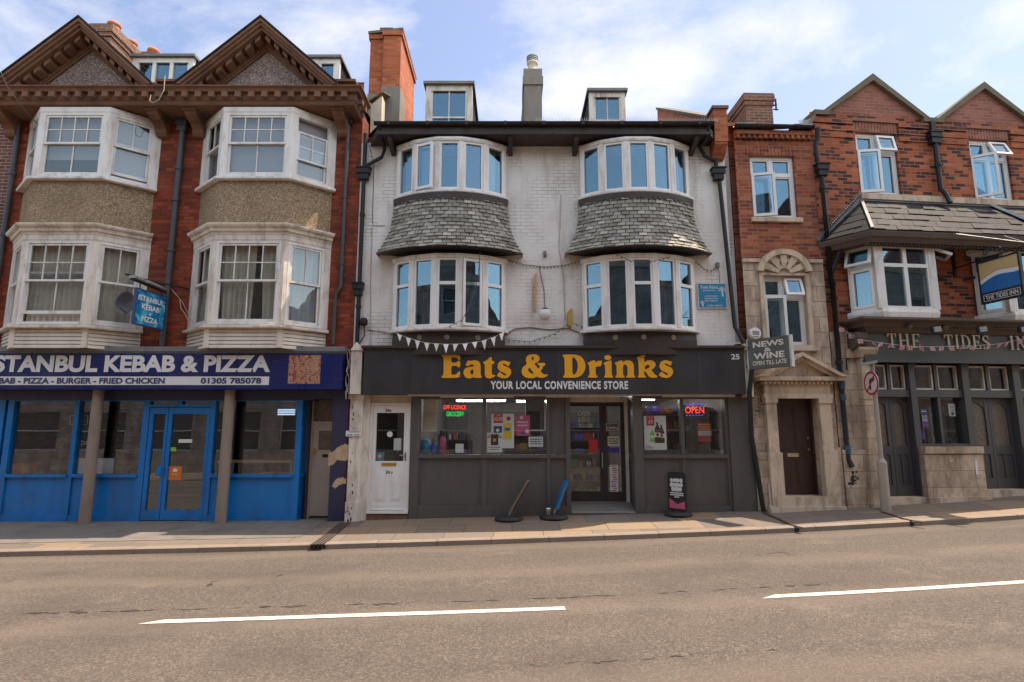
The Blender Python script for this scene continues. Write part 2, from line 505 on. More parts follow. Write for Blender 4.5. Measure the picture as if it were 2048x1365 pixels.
def ashlar(name, c, bw=.62, bh=.31, joint=(.20, .14, .09), stain=(.13, .085, .055), stamt=.6):
    g = NG(name)
    b = g.n("TexBrick"); g.l(g.facade_uv(), b.inputs["Vector"])
    b.inputs["Color1"].default_value = (0, 0, 0, 1); b.inputs["Color2"].default_value = (1, 1, 1, 1); b.inputs["Mortar"].default_value = (.5, .5, .5, 1)
    b.inputs["Scale"].default_value = 1; b.inputs["Mortar Size"].default_value = .006; b.inputs["Mortar Smooth"].default_value = .4
    b.inputs["Brick Width"].default_value = bw; b.inputs["Row Height"].default_value = bh
    col = g.ramp(b.outputs["Color"], [(0, mul(c, .78)), (1, mul(c, 1.12))])
    col = g.mix(g.math('MULTIPLY', g.noise(2.2, 7, .68), .7), col, mul(c, .72))
    col = g.mix(g.math('MULTIPLY', g.ramp(g.noise(24, 4, .7), [(.5, 0.0), (.75, 1.0)]), .4), col, mul(c, .5))
    col = g.mix(b.outputs["Fac"], col, joint)
    st = g.ramp(g.noise(1.0, 9, .72, g.mapv((2.6, 2.6, 1.2))), [(.43, 0.0), (.66, 1.0)])
    col = g.mix(g.math('MULTIPLY', st, stamt), col, stain)
    h = g.math('ADD', g.math('SUBTRACT', 1.0, b.outputs["Fac"]), g.math('MULTIPLY', g.noise(18, 5, .7), .6))
    g.bump(h, .5, .012)
    return g.done(col, .9, 0, .25)
m_ashlar = ashlar("tan_ashlar", (.60, .475, .36), stain=(.12, .075, .045), stamt=.75)
m_ashlar_opp = ashlar("grey_ashlar", (.58, .49, .39), .5, .25, (.12, .1, .08))
m_stone = plain("weathered_stone", (.56, .445, .33), .9, .2, 3, .5, 22, (.10, .065, .04), .85, 4.5, bdist=.012)
m_stone_dk = plain("dirty_sandstone", (.19, .092, .054), .9, .28, 2.6, .5, 25, (.045, .026, .02), .85, 2.4, bdist=.012)
m_coping = plain("mossy_coping_stone", (.15, .12, .085), .95, .25, 3, .5, 25, (.06, .06, .03), .6, 4)
m_terracotta = plain("terracotta", (.45, .14, .055), .8, .2, 5, .2, 40, (.12, .06, .04), .5, 6)
m_cream = plain("cream_render", (.60, .52, .40), .9, .12, 2, .2, 30, (.25, .19, .13), .4, 3)
m_grey_rend = plain("grey_cement_render", (.24, .215, .185), .95, .15, 2, .3, 30, (.10, .085, .07), .6, 3)
m_white = plain("white_painted_timber", (.74, .71, .68), .5, .08, 2, .12, 30, (.30, .235, .18), .75, 4.5)
m_white_old = plain("dirty_white_paint", (.70, .635, .56), .6, .12, 3, .2, 25, (.20, .135, .09), .9, 5)
m_cream_wood = plain("cream_painted_timber", (.68, .61, .52), .55, .08, 2.5, .15, 30, (.30, .21, .14), .55, 3)
m_upvc = plain("white_window_plastic", (.76, .74, .72), .35, .04, 2, .04, 30, (.45, .4, .36), .35, 4)
m_beige = plain("beige_door_paint", (.50, .42, .35), .5, .08, 2, .1, 30, (.25, .18, .13), .4, 3)
m_black = plain("black_iron_paint", (.016, .015, .017), .5, .3, 6, .2, 50, (.07, .055, .045), .35, 5, spec=.3)
m_grey_iron = plain("blue_grey_pipe_paint", (.055, .055, .065), .5, .2, 6, .2, 50, (.12, .09, .07), .4, 5)
m_eave = plain("dark_brown_eave_paint", (.034, .022, .02), .6, .25, 4, .2, 40, (.10, .075, .06), .35, 3)
m_shopgrey = plain("dark_grey_shopfront_paint", (.080, .073, .071), .42, .18, 1.2, .08, 30, (.135, .11, .092), .5, 3)
m_shopgrey_dk = plain("charcoal_sign_panel", (.029, .028, .032), .38, .16, 1.2, .04, 30, (.07, .062, .056), .45, 2.5)
m_blue = plain("bright_blue_shopfront_paint", (.004, .155, .46), .3, .2, 1.2, .08, 30, (.02, .06, .13), .7, 3)
m_navy = plain("navy_paint", (.022, .022, .062), .5, .12, 2, .15, 30, (.07, .06, .07), .3, 3)
m_fascia_blue = plain("royal_blue_sign_film", (.004, .012, .105), .3, .12, 1.5, .0, 30, (.035, .03, .09), .5, 1.5)
m_pubgrey = plain("slate_grey_pub_paint", (.062, .059, .062), .5, .15, 2, .12, 30, (.10, .085, .07), .4, 3)
m_pub_cornice = plain("brown_grey_cornice_paint", (.095, .07, .058), .75, .2, 2, .25, 25, (.17, .12, .08), .5, 3)
m_lead = plain("weathered_lead", (.15, .15, .155), .6, .2, 3, .15, 30, (.32, .31, .30), .5, 4)
m_concrete = plain("grey_concrete_column", (.26, .205, .165), .9, .15, 3, .35, 30, (.11, .085, .07), .6, 4)
m_galv = plain("galvanised_steel", (.36, .37, .37), .45, .15, 4, .1, 50, (.2, .19, .17), .4, 4, metal=.5)
m_post = plain("grey_painted_steel_post", (.34, .30, .26), .55, .12, 3, .15, 40, (.16, .12, .09), .5, 3)
m_brown_door = plain("dark_brown_door_paint", (.048, .022, .018), .4, .2, 3, .12, 40, (.09, .05, .04), .4, 3)
m_brass = plain("dull_brass", (.52, .33, .09), .35, .15, 6, .1, 50, metal=.8)
m_orange = plain("amber_lettering", (.78, .36, .012), .45, .05, 3, 0, 30)
m_sign_white = plain("off_white_lettering", (.66, .64, .64), .5, .05, 3, 0, 30)
m_gold = plain("champagne_metal_lettering", (.50, .43, .33), .45, .1, 5, .05, 50, metal=.3)
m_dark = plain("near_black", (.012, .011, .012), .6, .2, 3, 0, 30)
m_rubber = plain("black_rubber_base", (.02, .019, .02), .7, .25, 6, .3, 40, (.09, .075, .06), .4, 6)
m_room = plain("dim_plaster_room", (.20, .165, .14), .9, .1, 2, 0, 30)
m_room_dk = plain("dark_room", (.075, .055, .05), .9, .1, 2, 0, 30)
m_ceil = plain("shop_ceiling_tiles", (.17, .16, .155), .8, .06, 3, 0, 30)
m_curtain = plain("ivory_net_curtain", (.62, .55, .46), .9, .1, 4, .2, 60)
m_curtain_blue = plain("pale_blue_grey_curtain", (.46, .50, .54), .9, .1, 4, .2, 60)
m_curtain_red = plain("maroon_curtain", (.10, .025, .028), .9, .15, 4, .2, 60)
m_blind = plain("grey_roller_blind", (.34, .33, .37), .85, .05, 2, .05, 60)
m_timber = plain("bare_pine", (.50, .30, .14), .7, .15, 5, .2, 30)
m_wire = plain("grey_cable", (.10, .085, .075), .6, .1, 5, 0, 30)
m_wire_w = plain("pale_cable", (.48, .40, .33), .6, .1, 5, 0, 30)
m_red = plain("red_print", (.52, .025, .025), .45, .05, 3, 0)
m_redsign = plain("red_traffic_sign_film", (.45, .02, .025), .4, .08, 4, 0)
m_paper = plain("white_paper", (.70, .68, .66), .8, .04, 3, 0)
m_mustard = plain("faded_mustard_plastic", (.42, .27, .05), .6, .25, 9, .1, 40, (.2, .14, .08), .6, 8)
m_yellow = plain("yellow_print", (.72, .52, .03), .5, .08, 5, 0)
m_pink = plain("pink_print", (.55, .09, .20), .5, .15, 14, 0)
m_green = plain("lime_print", (.22, .52, .06), .5, .1, 5, 0)
m_bluep = plain("blue_print", (.03, .10, .38), .5, .1, 6, 0)
m_purple = plain("purple_print", (.05, .035, .22), .5, .1, 6, 0)
m_teal = plain("teal_sign_panel", (.012, .20, .36), .4, .1, 2, 0)
m_orangep = plain("orange_print", (.62, .15, .015), .5, .1, 5, 0)
m_brownp = plain("dark_brown_print", (.05, .025, .018), .5, .2, 9, 0)
m_navyp = plain("navy_print", (.02, .03, .12), .5, .1, 6, 0)
m_skyblue = plain("sky_blue_print", (.02, .15, .36), .4, .45, 6, 0)
m_sand = plain("sand_print", (.50, .36, .17), .6, .18, 7, 0)
m_seablue = plain("sea_blue_print", (.012, .12, .36), .5, .2, 4, 0)
m_glass = glass("window_glass", .125, (.80, .84, .85), 1.5, .16, (.42, .66, .86))
m_glass_old = glass("old_sash_glass", .035, (.86, .88, .88), 1.5, .12)
m_glass_shop = glass("shop_glass", .035, (.96, .97, .97), 1.45, .02)
m_glass_cafe = glass("cafe_window_glass", .085, (.9, .9, .9), 1.45, .06)
m_glass_lead = plain("obscured_glass", (.14, .115, .09), .25, .4, 16, .5, 30)
m_neon_red = emit("red_neon", (1, .04, .025), 1.5)
m_neon_green = emit("green_neon", (.02, .8, .09), 1.0)
m_neon_blue = emit("blue_neon", (.08, .06, 1), 1.0)
m_tube = emit("fluorescent_tube", (1, .97, .95), 14.0)

def slate(name, stops, moss=(.13, .12, .06), amt=.35):
    g = NG(name)
    rnd = g.n("NewGeometry").outputs["Random Per Island"]
    col = g.ramp(rnd, stops)
    col = g.mix(g.math('MULTIPLY', g.noise(30, 4, .7), .45), col, mul(stops[0][1], .8))
    st = g.ramp(g.noise(2.2, 6, .65), [(.48, 0.0), (.7, 1.0)])
    col = g.mix(g.math('MULTIPLY', st, amt), col, moss)
    g.bump(g.noise(40, 4, .6), .4, .006)
    return g.done(col, .7, 0, .2)
m_slate = slate("weathered_bay_slate", [(0, (.18, .165, .14)), (.35, (.28, .262, .23)), (.75, (.375, .355, .315)), (1, (.50, .475, .43))])
m_slate_dk = slate("dark_roof_slate", [(0, (.010, .010, .013)), (.6, (.018, .018, .021)), (1, (.034, .032, .032))], (.04, .033, .026), .2)
m_tile_moss = slate("lichened_roof_tile", [(0, (.16, .10, .05)), (.6, (.26, .16, .07)), (1, (.36, .25, .11))], (.3, .2, .06), .4)

ROAD_OFF = 9.86
def asphalt():
    g = NG("worn_asphalt")
    fine = g.noise(95, 3, .7)
    vo = g.n("TexVoronoi"); vo.inputs["Scale"].default_value = 78; g.l(g.co, vo.inputs["Vector"])
    bw = g.n("RGBToBW"); g.l(vo.outputs["Color"], bw.inputs[0])
    big = g.noise(.35, 6, .6)
    base = g.ramp(big, [(.3, (.064, .053, .044)), (.55, (.092, .076, .062)), (.75, (.126, .103, .084))])
    col = g.mix(.5, base, g.ramp(bw.outputs[0], [(.1, (.03, .025, .021)), (.5, (.10, .082, .066)), (.92, (.27, .225, .185))]))
    col = g.mix(g.math('MULTIPLY', g.ramp(fine, [(.4, 0.0), (.7, 1.0)]), .35), col, (.055, .043, .033))
    str_ = g.ramp(g.noise(1.0, 5, .6, g.mapv((.18, 1.6, 1))), [(.4, 0.0), (.75, 1.0)])
    col = g.mix(g.math('MULTIPLY', str_, .4), col, (.066, .052, .041))
    spot = g.ramp(g.noise(3.4, 5, .68, g.mapv((1, 2.4, 1))), [(.62, 0.0), (.69, 1.0)])
    col = g.mix(g.math('MULTIPLY', spot, .4), col, (.045, .037, .031))
    pale = g.ramp(g.noise(.8, 7, .7, g.mapv((1, 1, 1), (7, 3, 0))), [(.6, 0.0), (.75, 1.0)])
    col = g.mix(g.math('MULTIPLY', pale, .3), col, (.30, .25, .20))
    sp_ = g.n("SeparateXYZ"); g.l(g.co, sp_.inputs[0])
    # wheel tracks worn smooth and pale, and grit gathered along the kerb
    d = g.math('SUBTRACT', g.math('ADD', g.math('MULTIPLY', sp_.outputs[0], .075), ROAD_OFF), sp_.outputs[1])
    wob = g.math('MULTIPLY', g.math('SUBTRACT', g.noise(.5, 3, .5), .5), .9)
    dw = g.math('ADD', d, wob)
    tr = g.math('SINE', g.math('MULTIPLY', dw, 3.6))
    trk = g.ramp(tr, [(.35, 0.0), (1.0, 1.0)])
    col = g.mix(g.math('MULTIPLY', trk, .32), col, (.17, .138, .108))
    grit = g.math('MULTIPLY', g.ramp(d, [(.0, 1.0), (.34, 0.0)]), g.ramp(g.noise(60, 3, .8), [(.42, 0.0), (.62, 1.0)]))
    col = g.mix(g.math('MULTIPLY', grit, .8), col, (.34, .27, .20))
    oil = g.ramp(g.noise(.55, 4, .55, g.mapv((1, 1.5, 1), (3.3, 8, 0))), [(.54, 0.0), (.68, 1.0)])
    col = g.mix(g.math('MULTIPLY', oil, .42), col, (.05, .042, .036))
    g.bump(g.math('ADD', bw.outputs[0], fine), .6, .008)
    return g.done(col, .85, 0, .35)
m_asphalt = asphalt()

def paving():
    g = NG("sandstone_paving")
    b = g.n("TexBrick", offset=.37)
    g.l(g.co, b.inputs["Vector"])
    b.inputs["Color1"].default_value = (0, 0, 0, 1); b.inputs["Color2"].default_value = (1, 1, 1, 1); b.inputs["Mortar"].default_value = (.5, .5, .5, 1)
    b.inputs["Scale"].default_value = 1; b.inputs["Mortar Size"].default_value = .008; b.inputs["Mortar Smooth"].default_value = .2
    b.inputs["Brick Width"].default_value = .82; b.inputs["Row Height"].default_value = .58
    col = g.ramp(b.outputs["Color"], [(0, (.118, .102, .088)), (.45, (.17, .14, .112)), (.8, (.28, .195, .112)), (1, (.15, .13, .114))])
    col = g.mix(g.math('MULTIPLY', g.noise(3, 7, .68), .7), col, (.145, .118, .095))
    col = g.mix(g.math('MULTIPLY', g.ramp(g.noise(40, 3, .7), [(.5, 0.0), (.7, 1.0)]), .35), col, (.14, .11, .09))
    gum = g.ramp(g.noise(6.5, 2, .5), [(.70, 0.0), (.73, 1.0)])
    col = g.mix(g.math('MULTIPLY', gum, .6), col, (.10, .08, .07))
    col = g.mix(b.outputs["Fac"], col, (.09, .07, .055))
    g.bump(g.math('ADD', g.math('SUBTRACT', 1.0, b.outputs["Fac"]), g.math('MULTIPLY', g.noise(35, 4), .4)), .5, .01)
    return g.done(col, .8, 0, .35)
m_paving = paving()
m_kerb = plain("kerb_stone", (.225, .18, .142), .85, .2, 2.2, .35, 35, (.14, .105, .08), .6, 3)
m_kerb_face = m_kerb
m_apron = plain("worn_concrete_apron", (.155, .138, .122), .9, .25, 1.3, .35, 35, (.07, .06, .052), .75, 1.6)
def worn_paint():
    g = NG("worn_white_road_paint")
    n = g.noise(38, 5, .75)
    wear = g.ramp(n, [(.49, 0.0), (.60, 1.0)])
    broad = g.ramp(g.noise(3.5, 4, .6), [(.35, .15), (.65, 1.0)])
    col = g.mix(g.noise(5, 4, .6), (.62, .56, .47), (.76, .71, .62))
    col = g.mix(g.math('MULTIPLY', wear, broad), col, (.17, .135, .105))
    g.bump(n, .4, .006)
    return g.done(col, .7, 0, .3)
m_line = worn_paint()
m_tar = plain("black_tar_crack", (.048, .038, .03), .6, .2, 6, .3, 40)

def picture(name, stops, scale, detail=4, dist=1.2):
    g = NG(name)
    return g.done(g.ramp(g.noise(scale, detail, .6, None, dist), stops), .45, 0, .4)
m_food = picture("kebab_photograph_print", [(.3, (.05, .015, .01)), (.40, (.34, .07, .03)), (.46, (.12, .03, .02)), (.50, (.55, .42, .30)), (.54, (.26, .06, .03)), (.60, (.46, .24, .10)), (.66, (.06, .07, .02)), (.7, (.4, .3, .2))], 16, 4, .6)
m_wave = picture("turquoise_wave_print", [(.3, (.0, .05, .22)), (.45, (.0, .16, .38)), (.55, (.02, .30, .45)), (.7, (.20, .52, .62))], 3.5, 2, 2.5)
m_coffee = picture("coffee_poster_print", [(.35, (.015, .012, .012)), (.5, (.03, .02, .02)), (.62, (.12, .04, .05)), (.75, (.3, .2, .18))], 7, 3, 1.0)
# ---------------------------------------------------------------- ground, road, kerb, pavement
def lin(P):
    def f(x):
        if x <= P[0][0]: return P[0][1]
        for (a, b), (c, d) in zip(P, P[1:]):
            if x <= c: return b + (d-b)*(x-a)/(c-a)
        return P[-1][1]
    return lambda x: sum(f(x + k*.35) for k in (-2, -1, 0, 1, 2))/5
road_z = lin([(-45, -.5), (-12, -.24), (-7.66, -.205), (-3.9, -.19), (0, -.122), (3.8, -.027), (7, .094), (8.6, .17), (12, .36), (45, 2.1)])
kerb_y = lin([(-45, 6.6), (-7.66, 9.25), (-3.9, 9.6), (0, 9.86), (3.8, 10.1), (7, 10.31), (10, 10.55), (45, 14.4)])
base_z = lin([(-45, -.2), (-12, -.03), (-3.2, .0), (-1.9, .05), (1.1, .115), (4.5, .185), (6.1, .255), (8, .34), (10.2, .47), (45, 2.3)])
FA = Frame(0, 11.5, 0)                       # kebab house and convenience store
x0b = FA.X(1488, 600)
FB = Frame(x0b, 11.5, 2.2)                   # narrow stone and brick house
xw = FB.X(1654, 640)
pB = FB.w(xw, 0, 0)
FC = Frame(pB.x, pB.y, 6.5)                  # the inn
def front_y(x):
    if x < x0b: return 11.5
    if x < pB.x: return 11.5 + (x-x0b)*math.tan(R(2.2))
    return pB.y + (x-pB.x)*math.tan(R(6.5))
def zroad(x, y):
    c = min(1.0, max(0.0, (kerb_y(x)-y)/4.0))
    return road_z(x) + .06*(1-(1-c)**2)
def zpave(x, y):
    ky = kerb_y(x) + .15
    t = min(1.0, max(0.0, (y-ky)/(front_y(x)-ky)))
    return road_z(x) + .088 + (base_z(x) - road_z(x) - .088)*t
def on_road(u, v):
    d = ray(u, v); z = 0.0
    for _ in range(30):
        t = (z-ZC)/d.z; z = zroad(d.x*t, d.y*t)
    return d.x*t, d.y*t
def on_pave(u, v):
    d = ray(u, v); z = 0.1
    for _ in range(30):
        t = (z-ZC)/d.z; z = zpave(d.x*t, d.y*t)
    return d.x*t, d.y*t

g = MB(WX); g.quad((-1500, -1500, -1.2), (1500, -1500, -1.2), (1500, 1500, -1.2), (-1500, 1500, -1.2))
solo("ground", g, m_apron, None, None, kind="structure")
xs = [-45 + .5*i for i in range(181)]
def sheet(name, rows, mat, kind="structure"):
    """rows: list of (y function, z function) from near to far"""
    g = MB(WX); k = len(rows)
    pts = [(x, fy(x), fz(x, fy(x))) for x in xs for fy, fz in rows]
    g.add(pts, [(i*k+j, (i+1)*k+j, (i+1)*k+j+1, i*k+j+1) for i in range(len(xs)-1) for j in range(k-1)], 0, True)
    return solo(name, g, mat, None, None, kind=kind)
def rd(f):
    return (lambda x: kerb_y(x) - f, zroad)
sheet("road", [rd(14)] + [rd(f) for f in (8, 6, 5, 4, 3.5, 3, 2.5, 2, 1.5, 1, .5, .25, -.05)], m_asphalt)
# the near pavement and kerb on the photographer's side
sheet("near_pavement", [(lambda x: kerb_y(x)-18, lambda x, y: zroad(x, kerb_y(x)-5)+.1), (lambda x: kerb_y(x)-9.35, lambda x, y: zroad(x, kerb_y(x)-5)+.09), (lambda x: kerb_y(x)-9.34, lambda x, y: zroad(x, kerb_y(x)-5)-.02)], m_paving)
# kerb: a row of long stones with narrow joints
g = MB(WX)
x = -45.0
while x < 45:
    L = random.choice((.86, .9, .93))
    if abs(x) > 12: L = 3
    a, b = x, x+L-.008
    dz = random.uniform(-.003, .003)
    def P(xx, dy_, dz_): return (xx, kerb_y(xx)+dy_, road_z(xx)+dz_+dz)
    pr = [(0, -.1), (0, .075), (.018, .09), (.15, .092), (.15, -.1)]
    pts = [P(a, *q) for q in pr] + [P(b, *q) for q in pr]
    g.add(pts, [(0,1,2,3,4), (9,8,7,6,5)] + [(i, (i+1) % 5, 5+(i+1) % 5, 5+i) for i in range(5)])
    x += L
solo("kerb", g, m_kerb, None, None, kind="structure")
sheet("pavement", [(lambda x: kerb_y(x)+.148, zpave), (lambda x: kerb_y(x)+.6, zpave), (lambda x: (kerb_y(x)+front_y(x))/2+.1, zpave), (front_y, zpave), (lambda x: front_y(x)+1.4, zpave)], m_paving)
# dark worn concrete in front of the kebab shop
g = MB(WX); pts = []
ax = [-10.4 + .3*i for i in range(24)]
for x in ax:
    for y in (kerb_y(x)+.55, 10.5, 11.0, 11.55, 12.3):
        pts.append((x, y, zpave(x, y)+.006))
g.add(pts, [(i*5+j, (i+1)*5+j, (i+1)*5+j+1, i*5+j+1) for i in range(len(ax)-1) for j in range(4)])
solo("concrete_path", g, m_apron, None, None, kind="structure")

# road markings
def marking(name, pts, label, group):
    (a, b), w = pts, .105
    P0, P1 = Vector(on_road(*a)), Vector(on_road(*b))
    n = max(2, int((P1-P0).length/.25)); d = (P1-P0).normalized(); nn = Vector((-d.y, d.x))*w/2
    g = MB(WX); q = []
    for i in range(n+1):
        p = P0.lerp(P1, i/n)
        sk = (.09 if i == 0 else 0)
        for s_ in (-1, 1):
            e = p + nn*s_*(1+random.uniform(-.05, .05)) + d*sk*s_
            q.append((e.x, e.y, zroad(e.x, e.y)+.005))
    g.add(q, [(i*2, i*2+2, i*2+3, i*2+1) for i in range(n)])
    solo(name, g, m_line, label, "road marking", group)
marking("centre_line_dash", ((302, 1245), (1130, 1217.5)), "long white painted dash on the road, opposite the kebab shop and the store doors", "white centre line dashes")
marking("centre_line_dash", ((1536, 1194.5), (2230, 1153)), "white painted dash on the road running off to the right, opposite the inn", "white centre line dashes")
# tar seam and cracks along the middle of the road
g = MB(WX)
def crack(pp, w):
    for (a, b), (c, d) in zip(pp, pp[1:]):
        A, B_ = Vector(on_road(a, b)), Vector(on_road(c, d)); n = max(2, int((B_-A).length/.07))
        dr = (B_-A).normalized(); nn = Vector((-dr.y, dr.x)); q = []
        for i in range(n+1):
            p = A.lerp(B_, i/n) + nn*random.uniform(-.024, .024); ww = w*random.choice((.03, .03, .05, .1, .3, .7, 1.6))
            for s_ in (-1, 1):
                e = p + nn*s_*ww; q.append((e.x, e.y, zroad(e.x, e.y)+.004))
        g.add(q, [(i*2, i*2+2, i*2+3, i*2+1) for i in range(n)])
crack([(0, 1228), (120, 1226), (500, 1216), (900, 1205), (1300, 1188), (1640, 1168)], .022)
crack([(1380, 1311), (1550, 1300), (1760, 1288)], .008)
crack([(1060, 1330), (1200, 1325), (1390, 1312)], .008)
crack([(412, 1174), (425, 1164), (466, 1156)], .022)
crack([(490, 1167), (535, 1162), (563, 1149)], .015); crack([(535, 1164), (605, 1157)], .016)
crack([(1510, 1111), (1560, 1105), (1590, 1112)], .016)
solo("road_cracks", g, m_tar, "black tarry crack line wandering along the middle of the road", "crack", kind="stuff")

m_rust = plain("rusty_iron_grating", (.11, .075, .055), .75, .25, 8, .2, 50)
# drain channels across the pavement, with outlets through the kerb
def channel(name, u0, v0, u1, v1, w, n, label):
    A, B_ = Vector(on_pave(u0, v0)), Vector(on_pave(u1, v1))
    d = (B_-A).normalized(); nn = Vector((-d.y, d.x))
    root = thing(name, label, "drain", WX, A.x, A.y, zpave(A.x, A.y), "drain channels across the pavement")
    t = MB(WX); q = []
    m = 10
    for i in range(m+1):
        p = A.lerp(B_, i/m)
        for s_ in (-1, 1):
            e = p + nn*s_*w/2; q.append((e.x, e.y, zpave(e.x, e.y)+.010))
    t.add(q, [(i*2, i*2+2, i*2+3, i*2+1) for i in range(m)])
    part("channel_base", t, m_dark, root)
    t = MB(WX)
    for k in range(n):
        s_ = (k+.5)/n-.5
        q = []
        for i in range(m+1):
            p = A.lerp(B_, i/m)
            for e in (p + nn*(s_*w-.2*w/n), p + nn*(s_*w+.2*w/n)):
                q += [(e.x, e.y, zpave(e.x, e.y)+.006), (e.x, e.y, zpave(e.x, e.y)+.018)]
        t.add(q, [(i*4+a, i*4+b, i*4+4+b, i*4+4+a) for i in range(m) for a, b in ((0, 1), (1, 3), (3, 2))])
    part("grating", t, m_rust, root)
    t = MB(WX)
    kx = B_.x + (B_-A).x/(B_-A).y*(kerb_y(B_.x)-B_.y)
    for k in range(n):
        s_ = ((k+.5)/n-.5)*w*1.2
        xx = kx + s_
        t.box(xx-.022, xx+.022, kerb_y(xx)-.004, kerb_y(xx)+.02, road_z(xx)+.012, road_z(xx)+.068)
    part("kerb_outlet", t, m_dark, root)
channel("drain_channel", 690, 1047, 632, 1091, .21, 4, "wide slotted drain channel in the pavement below the navy pillar")
channel("drain_channel", 1527, 1026, 1606, 1058, .06, 2, "narrow drain channel in the pavement below the downpipe beside the brown door")
channel("drain_channel", 1762, 1022, 1852, 1048, .045, 2, "thin drain channel crossing the pavement beside the road sign post")
# ---------------------------------------------------------------- window builders
def sash_window(fr, bay, w, z0, z1, cols, rows, lcols, drop=0.0, lab=None, lift=0.0):
    """sliding sash in facet frame fr, x 0..w ; adds sash and pane sub-parts under bay"""
    t = MB(fr); f = .045; zm = (z0+z1)/2 + .02
    # box frame
    t.box(0, f, -.09, .0, z0, z1); t.box(w-f, w, -.09, .0, z0, z1); t.box(f, w-f, -.09, .0, z1-f, z1); t.box(f, w-f, -.09, .012, z0, z0+.05)
    a, b = f+.002, w-f-.002
    def leaf(c0, c1, o, nc, nr, br):
        s_ = .042
        t.box(a, a+s_, o-.035, o, c0, c1); t.box(b-s_, b, o-.035, o, c0, c1)
        t.box(a+s_, b-s_, o-.035, o, c1-.04, c1); t.box(a+s_, b-s_, o-.035, o, c0, c0+br)
        for i in range(1, nc):
            x = a+s_ + (b-a-2*s_)*i/nc; t.box(x-.009, x+.009, o-.03, o-.004, c0+br, c1-.04)
        for j in range(1, nr):
            z = c0+br + (c1-.04-c0-br)*j/nr; t.box(a+s_, b-s_, o-.028, o-.006, z-.009, z+.009)
        return (a+s_, b-s_, c0+br, c1-.04, o-.02)
    p1 = leaf(zm-drop, z1-f-.002-drop, -.018, cols, rows, .04)
    p2 = leaf(z0+.052+lift, zm+.04+lift, -.056, lcols, 1, .06)
    part("sash", t, m_white, bay, lab)
    for x0, x1, c0, c1, o in (p1, p2):
        q = MB(fr); q.box(x0, x1, o-.004, o, c0, c1)
        part("pane", q, m_glass_old, bay)

def casement(fr, parent, x0, x1, z0, z1, o, mat=None, fw=.055, split=None, mull=(), pane_mat=None, name="window", lab=None, inset=.07):
    """fixed plastic frame with optional transom (split z) and mullions; panes are sub-parts"""
    t = MB(fr); o1 = o-inset
    t.box(x0, x0+fw, o1, o, z0, z1); t.box(x1-fw, x1, o1, o, z0, z1)
    t.box(x0+fw, x1-fw, o1, o, z1-fw, z1); t.box(x0+fw, x1-fw, o1, o, z0, z0+fw)
    xs_ = [x0+fw] + [m for m in mull] + [x1-fw]
    for m in mull: t.box(m-fw*.5, m+fw*.5, o1+.002, o-.002, z0+fw, z1-fw)
    if split: t.box(x0+fw, x1-fw, o1+.004, o+.003, split-fw*.5, split+fw*.5)
    f = part(name, t, mat or m_upvc, parent, lab)
    q = MB(fr)
    q.box(x0+fw, x1-fw, o1+.02, o1+.025, z0+fw, z1-fw)
    part("pane", q, pane_mat or m_glass, f)
    return f
def drape(name, fr, x0, x1, z0, z1, o, mat, label, group=None, waves=9, amp=.035, cat="curtain", gather=0.0):
    """hanging cloth with soft folds"""
    t = MB(fr); n = waves*6; rows_ = 6; pts = []
    ph = random.uniform(0, 6)
    for j in range(rows_+1):
        s_ = j/rows_; z = z1 + (z0-z1)*s_
        for i in range(n+1):
            u = i/n; x = x0 + (x1-x0)*u
            x += gather*(s_**2)*(x1-x0)*(.5-u)
            pts.append((x, o + amp*math.sin(u*waves*6.283+ph+.8*math.sin(3*u+s_))*(.5+.5*s_) + .012*math.sin(u*17+s_*5), z))
    t.add(pts, [(j*(n+1)+i, j*(n+1)+i+1, (j+1)*(n+1)+i+1, (j+1)*(n+1)+i) for j in range(rows_) for i in range(n)], 0, True)
    return solo(name, t, mat, label, cat, group)
def room(bld, fr, x0, x1, z0, z1, d0, d1, mat=None, name="room", lab=None):
    """inside faces of a storey behind the windows"""
    t = MB(fr)
    A = (x0, -d0); 
    t.quad((x0, -d1, z0), (x1, -d1, z0), (x1, -d1, z1), (x0, -d1, z1))
    t.quad((x0, -d0, z0), (x0, -d1, z0), (x0, -d1, z1), (x0, -d0, z1))
    t.quad((x1, -d0, z0), (x1, -d1, z0), (x1, -d1, z1), (x1, -d0, z1))
    t.quad((x0, -d0, z0), (x1, -d0, z0), (x1, -d1, z0), (x0, -d1, z0))
    t.quad((x0, -d0, z1), (x1, -d0, z1), (x1, -d1, z1), (x0, -d1, z1))
    return part(name, t, mat or m_room, bld)

def pipe_run(mb, fr, pts, r=.045, collars=()):
    mb.tube(pts, r, 10)
    for (x, o, z) in collars: mb.lathe(x, o, [(r*1.35, z-.035), (r*1.35, z+.035)], 10)

# ---------------------------------------------------------------- kebab house
XL, XR = FA.X(22, 400), -3.125
kb = thing("kebab_house", "red brick house with two pedimented gables, white bay windows and a blue kebab shop", "house", FA, (XL+XR)/2, 0, 0)
BAYS = [(-8.68, "left"), (-5.035, "right")]
zsh = FA.Z(500, 700, .35)                        # top of the shop fascia
zs2 = FA.Z(500, 356, .6)                         # second floor sill
z2t = FA.Z(520, 215, .6)                         # second floor bay head
zc1 = FA.Z(500, 447, .7)                         # top of lower bay cornice
z1s = FA.Z(500, 652, .6)                         # first floor sill
z1t = FA.Z(500, 470, .6)
bw, fw_, pj = 1.385, .69, .6
holes = []
for bx, _ in BAYS:
    holes.append((bx-bw+.12, bx+bw-.12, zs2+.04, z2t-.02))
    holes.append((bx-bw+.12, bx+bw-.12, z1s+.04, z1t))
zsoff = FA.Z(340, 244)
t = MB(FA); t.wall(XL, XR, FA.Z(400, 775, .35), zsoff+.9, holes, 0, .25)
t.box(XL, XR, -9, -8.9, -.2, 9.2)
t.box(XL, XL+.05, -8.9, -.3, -.2, 9.0)
